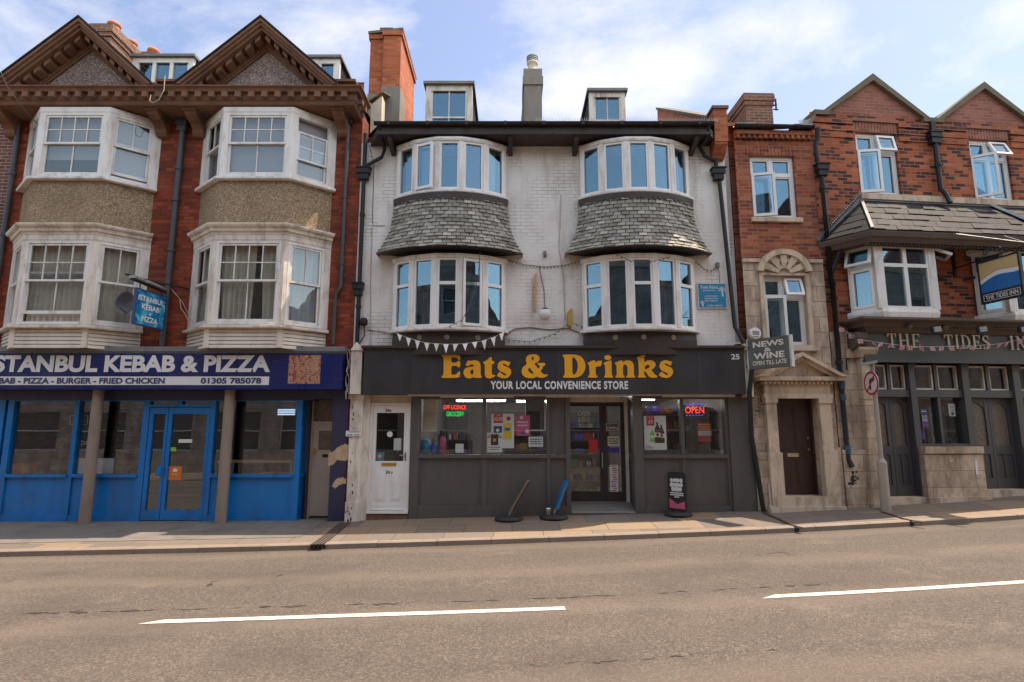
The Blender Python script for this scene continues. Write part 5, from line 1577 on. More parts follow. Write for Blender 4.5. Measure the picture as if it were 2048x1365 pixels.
gz0, gz1 = FA.Z(778, 923), FA.Z(778, 826); ga, gb = FA.X(751, 870), FA.X(807, 870)
t.box(a, ga, -.1, -.045, c0, c1); t.box(gb, b, -.1, -.045, c0, c1); t.box(ga, gb, -.1, -.045, gz1, c1); t.box(ga, gb, -.1, -.045, c0, gz0)
m_ = (ga+gb)/2
for x0_, x1_ in ((ga+.02, m_-.06), (m_+.06, gb-.02)):
    z0_, z1_ = c0+.17, gz0-.22
    t.box(x0_, x1_, -.046, -.037, z0_, z1_); t.box(x0_+.035, x1_-.035, -.038, -.03, z0_+.035, z1_-.035)
t.box(ga-.03, gb+.03, -.046, -.04, c0+.07, c0+.085)
dd = part("door", t, m_upvc, ws, "white plastic house door with a glazed upper half")
t = MB(FA); t.box(ga, gb, -.08, -.074, gz0, gz1); part("pane", t, m_glass_shop, dd)
t = MB(FA); t.box(m_-.14, m_+.14, -.046, -.03, gz0-.085, gz0-.03); t.box(m_-.115, m_+.115, -.03, -.026, gz0-.07, gz0-.045); part("letterbox", t, m_brass, dd)
t = MB(FA); hx = FA.X(811, 910, -.03); t.box(hx-.016, hx+.016, -.046, -.03, FA.Z(811, 922), FA.Z(811, 905)); t.bar((hx, -.01, FA.Z(811, 911)), (hx-.11, -.01, FA.Z(811, 911)), .022); t.bar((hx, -.03, FA.Z(811, 911)), (hx, -.0, FA.Z(811, 911)), .02); part("handle", t, m_galv, dd)
t = MB(FA); put_text(t, "24a", FA.X(769, 820), FA.X(782, 820), FA.Z(775, 824), FA.Z(775, 818), -.045, .02, thick=.004); put_text(t, "24 a", FA.X(770, 944), FA.X(785, 944), FA.Z(775, 948.5), FA.Z(775, 941.5), -.045, .02, thick=.004); part("house_number", t, m_brownp, dd)
t = MB(FA); t.box(px0, px1+.02, -.2, -.01, -.05, zd0-.051); part("door_step", t, m_timber if False else m_stone_dk, ws)
t = MB(FA); xq = FA.X(778, 869); t.disc(xq, FA.Z(778, 869, -.07), .055, -.073, -.071, 20); solo("door_sticker", t, m_paper, "round white sticker on the glass of the white 24a door", "sticker", "stickers on the 24a door")
t = MB(FA); t.box(FA.X(787, 890, -.1), FA.X(802, 890, -.1), -.12, -.118, FA.Z(790, 901, -.1), FA.Z(790, 877, -.1)); solo("notice", t, m_paper, "blank white sheet behind the glass of the white 24a door", "notice")
t = MB(FA); t.box(FA.X(752, 910, -.1), FA.X(768, 910, -.1), -.12, -.118, FA.Z(760, 922, -.1), FA.Z(760, 905, -.1)); t.disc(FA.X(759, 913, -.1), FA.Z(759, 913, -.1), .035, -.117, -.115, 16, 1); solo("door_sticker", t, [m_teal, m_yellow], "small blue and yellow sticker low in the glass of the white 24a door", "sticker", "stickers on the 24a door")
# store interior: walls, ceiling, tubes, shelves
zc_ = zwt+.22
room(ws, FA, px1+.08, sx["e1"]-.05, 0.1, zc_, .17, 6.0, m_ceil, "shop_room")
room(ws, FA, px0-.05, px1+.06, zd0, zc_, .15, 3.0, m_room, "hallway")
n_l = 0
for xx, oo, L, lb in ((-1.0, -1.2, 1.3, "nearest the left window"), (-.9, -2.4, 1.3, "second from the left window"), (-.8, -3.8, 1.3, "at the back of the left aisle"), (1.2, -2.0, 1.2, "behind the entrance doors"), (2.6, -1.0, 1.3, "just inside the right window"), (2.9, -3.2, 1.3, "at the back of the right aisle"), (.7, -4.2, 1.2, "deep in the middle of the store")):
    r_ = thing("strip_light", "white fluorescent strip light under the store ceiling, " + lb, "strip light", FA, xx, oo, zc_-.09, "strip lights in the store")
    t = MB(FA); t.box(xx-L/2, xx+L/2, oo-.06, oo+.06, zc_-.045, zc_-.004); part("housing", t, m_upvc, r_)
    t = MB(FA); t.tube([(xx-L/2+.02, oo, zc_-.07), (xx+L/2-.02, oo, zc_-.07)], .022, 8); part("tube", t, m_tube, r_)
def pk(n, c): return plain(n, c, .5, .5, 30, 0)
prod = [pk("red_packaging", (.26, .03, .02)), pk("green_packaging", (.05, .14, .04)), pk("blue_packaging", (.02, .06, .2)), pk("amber_packaging", (.3, .17, .03)), pk("orange_packaging", (.3, .09, .02)), pk("pale_packaging", (.4, .37, .33)), m_purple, m_navyp, m_brownp, m_dark, m_dark, m_brownp]
def shelf(x0, x1, o, z1, label, rows_=5, dp=.35, along=False):
    r_ = thing("shelf_unit", label, "shelves", FA, (x0+x1)/2, o, .12, "stocked shelves in the store")
    t = MB(FA)
    t.box(x0, x1, o-dp-.03, o-dp, .12, z1); t.box(x0-.02, x0, o-dp, o, .12, z1); t.box(x1, x1+.02, o-dp, o, .12, z1)
    for k in range(rows_):
        z = .2+(z1-.3)*k/(rows_-1) if rows_ > 1 else .2
        t.box(x0, x1, o-dp, o, z-.025, z)
    part("shelf_frame", t, m_shopgrey, r_)
    t = MB(FA)
    for k in range(rows_):
        z = .2+(z1-.3)*k/(rows_-1); x = x0+.02
        while x < x1-.1:
            w_ = random.uniform(.04, .10); h = random.uniform(.10, .22); c = random.randrange(len(prod)); nrep = random.choice((1, 2, 3))
            for q in range(nrep):
                if x+w_ > x1-.01: break
                if random.random() < .4: t.lathe(x+w_/2, o-.1, [(w_*.42, z), (w_*.42, z+h*.7), (w_*.16, z+h*.9), (w_*.16, z+h)], 8, c)
                else: t.box(x, x+w_*.94, o-.22, o-.04, z+.001, z+h, c)
                x += w_
    ob = part("groceries", t, prod, r_); ob["kind"] = "stuff"
shelf(2.55, 4.35, -1.05, 2.15, "stocked grocery shelves seen through the right store window", 6)
shelf(1.15, 2.35, -3.0, 1.9, "stocked grocery shelves seen through the entrance door", 6)
shelf(-.2, .9, -3.6, 1.7, "stocked shelves deep behind the middle poster window", 5)
shelf(-1.75, -.95, -2.8, 1.6, "low stocked shelf at the back of the left store window", 4)
t = MB(FA); r_ = None
xk0, xk1 = FA.X(842, 905, -.35), FA.X(905, 905, -.35)
for k, (m, x, w_, h, s_, lb) in enumerate(((m_teal, .08, .22, .30, 0, "turquoise wrapped cushion pack low in the left store window"), (m_bluep, .26, .16, .22, 1, "blue packet low in the left store window beside the turquoise pack"), (m_pink, .42, .14, .36, 2, "pink packet standing low in the left store window"))):
    t = MB(FA); z = zws+.0
    t.lathe(xk0+x, -.38, [(.02, z), (w_*.5, z+.03), (w_*.55, z+h*.5), (w_*.4, z+h*.9), (.02, z+h)], 10, sx=1.0)
    solo("packet", t, m, lb, "packet", "packets in the left store window")
# posters and notices behind the glass
po = -.085
def poster(name, u0, v0, u1, v1, mat, label, cat="poster", o=po, group=None, deco=None):
    x0_, z1_ = FA.at(u0, v0, o); x1_, z0_ = FA.at(u1, v1, o)
    t = MB(FA); t.box(x0_, x1_, o-.003, o, z0_, z1_)
    mats = [mat]
    if deco: mats += deco(t, x0_, x1_, z0_, z1_, o)
    return solo(name, t, mats, label, cat, group)
def u_(x0_, x1_, a): return x0_+(x1_-x0_)*a
def dec_pringle(t, x0, x1, z0, z1, o):
    W, H = x1-x0, z1-z0
    t.box(x0+.10*W, x0+.50*W, o, o+.002, z1-.27*H, z1-.01*H, 1)
    put_text(t, "£2.50", x0+.13*W, x0+.48*W, z1-.2*H, z1-.09*H, o+.002, .03, mi=0, thick=.002)
    put_text(t, "Only", x0+.2*W, x0+.4*W, z1-.065*H, z1-.03*H, o+.002, .02, mi=0, thick=.002)
    t.disc(x0+.76*W, z1-.14*H, .1*W, o, o+.002, 18, 1)
    t.box(x0+.52*W, x0+.90*W, o, o+.003, z1-.74*H, z1-.27*H, 2)
    t.box(x0+.58*W, x0+.84*W, o+.003, o+.004, z1-.50*H, z1-.41*H, 3)
    t.box(x0+.10*W, x0+.47*W, o, o+.002, z1-.58*H, z1-.36*H, 4)
    t.disc(x0+.28*W, z1-.48*H, .08*W, o+.002, o+.003, 12, 0)
    return [m_red, m_yellow, m_bluep, m_navyp]
poster("poster", 983, 828, 1028, 897, m_paper, "white price poster with a red £2.50 box and yellow snack bag", deco=dec_pringle)
def dec_coffee(t, x0, x1, z0, z1, o):
    W, H = x1-x0, z1-z0
    t.box(x0+.25*W, x0+.75*W, o, o+.002, z0+.36*H, z0+.9*H, 1); t.disc((x0+x1)/2, z0+.62*H, .12*W, o+.002, o+.003, 14, 2)
    for k in range(9):
        a = .3+k*.31
        t.bar(((x0+x1)/2+.34*W*math.cos(a), o+.001, z0+.68*H+.22*H*math.sin(a)), ((x0+x1)/2+.49*W*math.cos(a), o+.001, z0+.68*H+.3*H*math.sin(a)), .012, .02, 1)
    t.box(x0+.08*W, x0+.92*W, o, o+.001, z0+.24*H, z0+.27*H, 1); t.box(x0+.2*W, x0+.8*W, o, o+.001, z0+.12*H, z0+.15*H, 1)
    return [m_brownp, m_sand]
poster("poster", 974, 866, 1004, 905, m_paper, "white poster with a dark framed picture low in the store window", o=po+.004, deco=dec_coffee)
def dec_pink(t, x0, x1, z0, z1, o):
    W, H = x1-x0, z1-z0
    for zz3, n3 in ((.66, 6), (.50, 7)):
        for q in range(n3): t.box(x0+W*(.12+.74*q/n3), x0+W*(.12+.74*(q+.62)/n3), o, o+.002, z0+H*(zz3-.045*random.uniform(.6, 1)), z0+H*(zz3+.05*random.uniform(.6, 1)), 1)
    t.box(x0+.3*W, x0+.5*W, o, o+.002, z0+.82*H, z0+.95*H, 1); t.disc(x0+.48*W, z0+.13*H, .12*W, o, o+.002, 14, 2); t.disc(x0+.8*W, z0+.22*H, .13*W, o, o+.002, 10, 1)
    return [m_paper, m_skyblue]
poster("poster", 1032, 831, 1060, 872, m_pink, "pink slush drink poster hung in the second store window", o=po, deco=dec_pink)
def dec_lines(n, lo=.2, hi=.8):
    def f(t, x0, x1, z0, z1, o):
        W, H = x1-x0, z1-z0
        for k in range(n):
            z = z0+H*(lo+(hi-lo)*k/max(1, n-1)); x = x0+W*random.uniform(.08, .16)
            while x < x0+W*.86:
                w_ = W*random.uniform(.06, .16); t.box(x, min(x+w_, x0+W*.92), o, o+.0015, z-.012, z+.010, 1); x += w_+W*.04
        return [m_navyp]
    return f
poster("notice", 1057, 874, 1086, 894, m_paper, "landscape white notice with three text lines in the store window", "notice", deco=dec_lines(3, .3, .75))
poster("notice", 911, 888, 927, 906, m_paper, "small blank white card low in the first store window", "notice")
t = MB(FA); x0_, z1_ = FA.at(847, 797, -.3); x1_, z0_ = FA.at(873, 865, -.3); t.box(x0_, x1_, -.32, -.3, z0_, z1_); solo("cream_board", t, m_cream, "tall blank cream panel hung at the top left of the store window", "panel")
t = MB(FA); x0_, z1_ = FA.at(1050, 794, -.12); x1_, z0_ = FA.at(1091, 862, -.12)
for a, b, c, d in ((x0_, x1_, z1_-.018, z1_), (x0_, x1_, z0_, z0_+.018), (x0_, x0_+.018, z0_+.018, z1_-.018), (x1_-.018, x1_, z0_+.018, z1_-.018)): t.box(a, b, -.14, -.12, c, d)
t.box(x0_+.018, x1_-.018, -.135, -.13, z0_+.018, z1_-.018, 1)
solo("black_board", t, [m_paper, m_dark], "white edged black panel at the top right of the second store window", "panel")
def dec_pepsi(t, x0, x1, z0, z1, o):
    W, H = x1-x0, z1-z0
    t.box(x0+.12*W, x0+.48*W, o, o+.002, z1-.29*H, z1-.01*H, 1)
    put_text(t, "£3", x0+.2*W, x0+.4*W, z1-.23*H, z1-.12*H, o+.002, .03, mi=0, thick=.002); put_text(t, "Only", x0+.18*W, x0+.42*W, z1-.08*H, z1-.045*H, o+.002, .02, mi=0, thick=.002)
    for cx_, sc, mi, bnd, oo in ((.78, .92, 2, 4, 0), (.60, 1.05, 2, 0, .004), (.36, .62, 3, 0, .002)):
        xc_ = x0+cx_*W; w_ = .13*W*(1 if mi == 2 else .85); zb_ = z0+.20*H if mi == 2 else z0+.24*H; h = .58*H*sc
        t.prism([(xc_-w_, zb_), (xc_+w_, zb_), (xc_+w_, zb_+h*.55), (xc_+w_*.9, zb_+h*.68), (xc_+w_*.3, zb_+h*.86), (xc_+w_*.3, zb_+h), (xc_-w_*.3, zb_+h), (xc_-w_*.3, zb_+h*.86), (xc_-w_*.9, zb_+h*.68), (xc_-w_, zb_+h*.55)], o+oo, o+oo+.002, mi)
        t.box(xc_-w_, xc_+w_, o+oo+.002, o+oo+.003, zb_+h*.28, zb_+h*.5, 0)
        if mi == 2: t.disc(xc_, zb_+h*.39, w_*.55, o+oo+.003, o+oo+.004, 12, 5); t.disc(xc_, zb_+h*.42, w_*.5, o+oo+.004, o+oo+.005, 12, 1)
    put_text(t, "Shop", x0+.07*W, x0+.27*W, z0+.09*H, z0+.13*H, o, .03, mi=5, thick=.002); put_text(t, "Locally", x0+.07*W, x0+.36*W, z0+.03*H, z0+.08*H, o, .03, mi=5, thick=.002)
    return [m_red, m_brownp, m_green, m_pink, m_navyp]
poster("poster", 1287, 832, 1334, 900, m_paper, "white poster with a red £3 box and dark drink bottles", deco=dec_pepsi)
def dec_red(t, x0, x1, z0, z1, o):
    W, H = x1-x0, z1-z0
    for k in range(3): t.box(x0+.08*W, x0+.92*W, o, o+.002, z1-(.12+.12*k)*H, z1-(.06+.12*k)*H, 1)
    t.box(x0, x1, o, o+.002, z0+.32*H, z0+.58*H, 2)
    return [m_yellow, m_paper]
poster("poster", 1395, 846, 1424, 884, m_red, "red and yellow offer card in the far right store window", o=-.5, deco=dec_red)
poster("notice", 1215, 873, 1239, 893, m_cream, "cream notice with three lines on the narrow entrance door", "notice", o=od+.004, deco=dec_lines(3, .3, .75))
def dec_open(t, x0, x1, z0, z1, o):
    W, H = x1-x0, z1-z0; e = .06*H
    t.box(x0+.03*W, x0+.97*W, o, o+.001, z0+.05*H, z0+.05*H+e, 1); t.box(x0+.03*W, x0+.97*W, o, o+.001, z1-.05*H-e, z1-.05*H, 1); t.box(x0+.03*W, x0+.07*W, o, o+.001, z0+.1*H, z1-.1*H, 1); t.box(x0+.93*W, x0+.97*W, o, o+.001, z0+.1*H, z1-.1*H, 1)
    put_text(t, "OPEN", x0+.1*W, x0+.9*W, z0+.2*H, z0+.56*H, o, .03, mi=1, thick=.002); put_text(t, "COME IN WE ARE", x0+.12*W, x0+.88*W, z0+.68*H, z0+.8*H, o, .01, mi=1, thick=.002)
    return [m_paper]
poster("open_sign", 1211, 846, 1238, 863, m_dark, "black card with a white border reading OPEN on the narrow entrance door", "sign", o=od+.004, deco=dec_open)
t = MB(FA)
oo = od+.002
put_text(t, "OPEN", FA.X(1156, 828, oo), FA.X(1180, 828, oo), FA.Z(1168, 832, oo), FA.Z(1168, 822, oo), oo, .0, thick=.002)
put_text(t, "6:30-11", FA.X(1157, 840, oo), FA.X(1178, 840, oo), FA.Z(1168, 845, oo), FA.Z(1168, 834, oo), oo, .0, thick=.002)
put_text(t, "MON-SUN", FA.X(1158, 850, oo), FA.X(1184, 850, oo), FA.Z(1168, 856, oo), FA.Z(1168, 848, oo), oo, .0, thick=.002)
solo("opening_hours", t, m_sign_white, "white OPEN and opening hours lettering on the wide entrance door glass", "lettering")
poster("sticker", 1177, 880, 1196, 904, m_red, "square red sticker low on the wide entrance door glass", "sticker", o=od+.003)
poster("sticker", 1216, 896, 1238, 906, m_purple, "purple card strip on the narrow entrance door", "sticker", o=od+.003)
def dec_menu(t, x0, x1, z0, z1, o):
    W, H = x1-x0, z1-z0
    for k in range(12): t.box(x0+W*random.uniform(.05, .4), x0+W*random.uniform(.6, .95), o, o+.001, z0+H*(k+.2)/12, z0+H*(k+.75)/12, 1+k % 4)
    return [m_pink, m_orangep, m_skyblue, m_sand]
poster("poster", 1219, 930, 1237, 984, m_paper, "tall pale colour printed leaflet low on the narrow entrance door", o=od+.003, deco=dec_menu)
# neon signs
def neon(name, rows_, label):
    r_ = None
    for k, (txt, u0, v0, u1, v1, m) in enumerate(rows_):
        o = -.17
        x0_, z1_ = FA.at(u0, v0, o); x1_, z0_ = FA.at(u1, v1, o)
        if r_ is None: r_ = thing(name, label, "neon sign", FA, (x0_+x1_)/2, o, z0_)
        t = MB(FA); put_text(t, txt, x0_, x1_, z0_, z1_, o, -.008, thick=.01); part("neon_lettering", t, m, r_)
    return r_
neon("neon_sign", [("OFF LICENCE", 887, 811, 932, 819, m_neon_red), ("GROCERY", 893, 824, 928, 833, m_neon_green)], "red and green neon sign reading OFF LICENCE GROCERY in the first store window")
r_ = neon("neon_sign", [("OPEN", 1370, 814, 1408, 827, m_neon_red)], "red neon OPEN sign with blue dashes in the far right store window")
t = MB(FA)
for v in (809.5, 831):
    for k in range(6):
        x, z = FA.at(1372+k*6.2, v, -.17); t.box(x, x+.03, -.17, -.16, z-.006, z+.006)
part("neon_border", t, m_neon_blue, r_)
# shutter box strip below the sign
t = MB(FA)
for a, b, v0, v1 in ((816, 880, 790, 793), (880, 1028, 790.5, 795.5), (1028, 1092, 789, 793), (1092, 1240, 789.5, 795), (1240, 1325, 788.5, 792), (1325, 1470, 789, 794.5)):
    t.box(FA.X(a, 790, .1), FA.X(b, 790, .1)-.005, .06, .12, FA.Z(a, v1, .1), zsf0-.0)
part("blind_rail", t, m_cream_wood, ws)

# ---- the big sign
LT = {
 "E": [[(115,128),(432,128),(432,215),(395,212),(380,180),(330,175),(280,175),(280,262),(370,262),(388,235),(432,235),(432,345),(388,340),(372,318),(280,318),(280,470),(340,470),(375,455),(392,420),(432,415),(425,525),(115,525),(115,490),(148,470),(148,170),(115,160)]],
 "a": [[(565,218),(600,235),(660,222),(720,228),(765,258),(780,310),(780,480),(800,492),(795,525),(680,525),(660,508),(620,528),(570,535),(515,510),(488,460),(485,420),(505,370),(560,340),(660,330),(655,300),(630,290),(600,300),(580,320),(525,318),(525,300)],[(655,380),(620,385),(600,420),(610,460),(645,465),(660,430)]],
 "t": [[(945,165),(970,175),(970,235),(1015,238),(1008,285),(970,285),(970,455),(985,475),(1025,470),(1028,490),(990,520),(930,535),(880,525),(855,490),(850,440),(850,285),(825,285),(825,250),(870,235),(920,190)]],
 "s": [[(1290,250),(1262,320),(1240,320),(1200,290),(1160,280),(1158,300),(1200,325),(1265,350),(1300,395),(1300,450),(1260,510),(1195,535),(1130,525),(1048,490),(1100,420),(1130,440),(1180,480),(1215,480),(1215,460),(1170,435),(1110,410),(1070,360),(1068,310),(1090,255),(1150,228),(1215,232),(1250,250)]],
 "&": [[(1670,118),(1735,125),(1780,160),(1785,210),(1755,255),(1690,280),(1770,372),(1785,340),(1790,320),(1750,300),(1752,268),(1880,268),(1878,312),(1845,325),(1830,370),(1800,410),(1830,445),(1870,468),(1925,458),(1925,475),(1890,510),(1830,525),(1770,520),(1740,500),(1690,525),(1620,532),(1540,515),(1485,465),(1475,400),(1500,340),(1570,285),(1550,235),(1552,180),(1590,135)],[(1668,158),(1690,185),(1668,235),(1645,190)],[(1610,345),(1692,452),(1640,448),(1595,410),(1588,370)]],
 "D": [[(130,125),(340,125),(430,150),(490,210),(522,300),(510,390),(465,465),(400,510),(330,522),(140,522),(135,495),(165,470),(160,175),(130,165)],[(290,160),(340,185),(380,250),(390,330),(370,420),(330,470),(298,465)]],
 "r": [[(555,265),(650,225),(685,225),(685,270),(715,240),(750,232),(805,232),(790,300),(770,330),(735,325),(700,335),(692,370),(695,475),(725,490),(722,520),(562,520),(562,490),(590,475),(580,300),(558,290)]],
 "i": [[(825,265),(925,228),(965,225),(965,475),(988,490),(985,520),(835,520),(835,490),(858,475),(850,300),(828,290)],[(898+62*math.cos(k*.524),178+43*math.sin(k*.524)) for k in range(12)]],
 "n": [[(1020,265),(1110,228),(1150,225),(1150,260),(1190,232),(1250,222),(1305,240),(1338,280),(1345,340),(1345,475),(1368,490),(1362,520),(1215,520),(1215,490),(1240,475),(1232,330),(1210,295),(1180,295),(1158,325),(1160,475),(1185,490),(1183,520),(1030,520),(1030,490),(1055,475),(1045,300),(1022,290)]],
 "k": [[(1390,175),(1500,130),(1540,118),(1540,150),(1520,165),(1522,260),(1560,232),(1610,220),(1670,230),(1712,270),(1718,310),(1690,355),(1640,385),(1700,465),(1745,490),(1740,520),(1610,520),(1545,415),(1520,405),(1520,480),(1550,490),(1550,518),(1410,518),(1410,490),(1430,475),(1415,205),(1392,195)],[(1530,330),(1570,300),(1610,310),(1612,345),(1560,372),(1535,385)]],
 "S": None}
LT["S"] = [[(x+712, y-6) for x, y in LT["s"][0]]]
def outline_mesh(mb, loops, th, o, mi=0):
    cu = bpy.data.curves.new("lettering", 'CURVE'); cu.dimensions = '2D'; cu.fill_mode = 'BOTH'
    for lp in loops:
        # one round of corner cutting softens the traced corners
        q = []
        for (a, b), (c, d) in zip(lp, lp[1:]+lp[:1]):
            q += [(a+(c-a)*.18, b+(d-b)*.18), (a+(c-a)*.82, b+(d-b)*.82)]
        s_ = cu.splines.new('POLY'); s_.points.add(len(q)-1); s_.use_cyclic_u = True
        for p_, (x, z) in zip(s_.points, q): p_.co = (x, z, 0, 1)
    ob = bpy.data.objects.new("lettering", cu); COL.objects.link(ob); bpy.context.view_layer.update()
    me = bpy.data.meshes.new_from_object(ob.evaluated_get(bpy.context.evaluated_depsgraph_get()))
    mb.add([(v.co.x, o+th, v.co.y) for v in me.vertices], [tuple(p.vertices) for p in me.polygons], mi)
    bpy.data.objects.remove(ob); bpy.data.curves.remove(cu); bpy.data.meshes.remove(me)
big = thing("shop_sign", "charcoal shop sign with amber Eats & Drinks lettering", "shop sign", FA, (SX0+SX1)/2, .2, zsf0)
t = MB(FA); t.box(SX0, SX1, .0, .3, zsf0, zsf1)
for u in (827, 1118, 1400): t.box(FA.X(u, 745, .3)-.003, FA.X(u, 745, .3)+.003, .3, .3006, zsf0+.01, zsf1-.01, 1)
part("sign_board", t, [m_shopgrey_dk, m_shopgrey], big)
t = MB(FA); t.box(SX0-.03, SX1+.01, 0, .33, zsf1, zsf1+.03); t.box(SX0-.05, SX1+.02, 0, .37, zsf1+.03, zsf1+.06); t.box(SX0-.04, SX1+.02, -.02, .30, zsf1+.06, zsf1+.085); part("sign_cornice", t, m_brownp, big)
for key, off in (("E", 870), ("a", 870), ("t", 870), ("s", 870), ("&", 870), ("D", 1110), ("r", 1110), ("i", 1110), ("n", 1110), ("k", 1110), ("S", 1110)):
    loops = [[FA.at(off + x/8.533, 695 + y/8.533, .3) for x, y in lp] for lp in LT[key]]
    t = MB(FA); outline_mesh(t, loops, .012, .3); part("amber_letter", t, m_orange, big)
t = MB(FA)
a, b = FA.X(981, 771, .3), FA.X(1256, 771, .3); z0_, z1_ = FA.Z(1100, 779, .3), FA.Z(1100, 762.5, .3)
put_text(t, "YOUR LOCAL CONVENIENCE STORE", a, b, z0_, z1_, .3, .04, space=1.15)
put_text(t, "25", FA.X(1462, 714, .3), FA.X(1479, 714, .3), FA.Z(1470, 719.5, .3), FA.Z(1470, 708.5, .3), .3, .03)
part("white_lettering", t, m_sign_white, big)
t = MB(FA); t.box(YL+.03, SX0-.06, -.0, .22, zsf0-.0, zsf1-.0); t.prism([(YL+.02, zsf1), (SX0-.055, zsf1), ((YL+SX0)/2-.02, zsf1+.16)], 0, .26); part("corbel", t, m_white_old, ws)
t = MB(FA); t.box(SX1+.012, YR+.0, 0, .24, zsf0-.05, zsf1+.08); t.box(SX1+.012, YR+.0, 0, .30, zsf1+.0, zsf1+.12); part("corbel", t, m_cream_wood, ws)

# ---- things fixed on the white wall
def fixed(name, mat, label, cat, fn, group=None):
    t = MB(FA); fn(t); return solo(name, t, mat, label, cat, group)
x, z = FA.at(1090, 630, .1)
gl = thing("globe_lamp", "round white globe lamp on the white wall between the bays", "lamp", FA, x, .1, z-.12)
t = MB(FA); r = .125; t.lathe(x, .16, [(.01, z-r*.95), (r*.55, z-r*.8), (r*.9, z-r*.4), (r, z), (r*.93, z+r*.35), (r*.7, z+r*.68)], 20); part("globe", t, m_paper, gl)
t = MB(FA); t.lathe(x, .16, [(r*.72, z+r*.66), (r*.5, z+r*.85), (.04, z+r)], 16); t.box(x-.03, x+.03, 0, .16, z+r*.7, z+r*.9); part("cap", t, m_black, gl)
def post(t):
    x, z0_ = FA.at(1070, 622, .04); z1_ = FA.Z(1070, 546, .04); x2 = FA.X(1073, 550, .04)
    t.box(x-.025, x+.02, 0, .06, z0_, z1_-.28); t.prism([(x-.03, z1_-.3), (x+.02, z1_-.3), (x+.045, z1_-.06), (x+.03, z1_), (x-.0, z1_-.03)], 0, .08)
fixed("timber_bracket", m_timber, "rotten upright timber bracket on the white wall beside the globe lamp", "bracket", post)
def abox(t):
    x0_, z1_ = FA.at(1135, 617, .12); x1_, z0_ = FA.at(1146, 655, .12)
    t.prism([(x0_, z0_+.05), (x1_-.03, z0_), (x1_, z0_+.09), (x1_, z1_-.04), (x1_-.03, z1_), (x0_, z1_-.08)], 0, .14)
fixed("alarm_box", m_mustard, "faded yellow alarm box on the white wall left of the right bay", "alarm box", abox)
def cam_(t):
    x0_, z0_ = FA.at(1090, 508, .06); t.box(x0_-.03, x0_+.03, 0, .08, z0_-.05, z0_+.05); t.tube([(x0_, .08, z0_), (x0_-.01, .16, z0_-.06)], .022)
fixed("wall_light", m_lead, "small grey box fitting high on the white wall between the slate aprons", "wall fitting", cam_)
def hook(t):
    x0_, z0_ = FA.at(1436, 530, .06); t.box(x0_-.03, x0_+.03, 0, .07, z0_-.05, z0_+.05); t.tube([(x0_, .05, z0_-.05), (x0_+.02, .05, z0_-.2), (x0_+.03, .02, z0_-.45)], .008)
fixed("wall_light", m_lead, "small grey box fitting above the teal guesthouse sign", "wall fitting", hook)
def blk(t):
    x0_, z0_ = FA.at(728, 645, .08); t.lathe(x0_, .10, [(.03, z0_-.08), (.075, z0_-.05), (.08, z0_+.03), (.05, z0_+.08), (.01, z0_+.09)], 14); t.tube([(x0_, .08, z0_-.06), (x0_+.02, .06, z0_-.25), (x0_-.06, .05, z0_-.38), (x0_-.1, .1, z0_-.5)], .012)
fixed("security_camera", m_black, "black domed camera on the white wall left of the left bay", "camera", blk)
# teal guesthouse plaque
x0_, z1_ = FA.at(1397, 568, .05); x1_, z0_ = FA.at(1453, 615, .05); W, H = x1_-x0_, z1_-z0_
pq = thing("guesthouse_sign", "teal guesthouse plaque with white palm trees on the white wall", "sign", FA, (x0_+x1_)/2, .03, z0_)
t = MB(FA); t.box(x0_, x1_, .01, .05, z0_, z1_); t.box(x0_-.02, x1_+.02, .0, .04, z0_-.02, z1_+.02, 1); part("sign_panel", t, [m_teal, m_sign_white], pq)
t = MB(FA)
put_text(t, "Twin Palms", x0_+.06*W, x0_+.72*W, z0_+.78*H, z0_+.92*H, .05, .015, thick=.004); put_text(t, "guesthouse", x0_+.16*W, x0_+.62*W, z0_+.66*H, z0_+.76*H, .05, .0, thick=.004)
for k, s_ in enumerate(("LUXURY ENSUITE", "ROOMS WITH", "SEA VIEWS")): put_text(t, s_, x0_+.2*W, x0_+.68*W, z0_+(.44-k*.1)*H, z0_+(.50-k*.1)*H, .05, .01, thick=.004)
put_text(t, "01305 785577", x0_+.28*W, x0_+.86*W, z0_+.03*H, z0_+.10*H, .05, .01, thick=.004)
for cx_, cz_, rr in ((.86, .74, .17), (.10, .20, .10)):
    xc_, zc_2 = x0_+cx_*W, z0_+cz_*H
    for k in range(7):
        a = -.3+k*.62; r1 = rr*W
        t.prism([(xc_, zc_2), (xc_+r1*.6*math.cos(a-.22), zc_2+r1*.6*math.sin(a-.22)), (xc_+r1*math.cos(a), zc_2+r1*math.sin(a)-.01), (xc_+r1*.6*math.cos(a+.1), zc_2+r1*.6*math.sin(a+.1))], .05, .054)
    t.prism([(xc_-.01, zc_2), (xc_+.012, zc_2), (xc_+.03, zc_2-rr*W*1.5), (xc_+.0, zc_2-rr*W*1.5)], .05, .0535)
part("lettering", t, m_sign_white, pq)
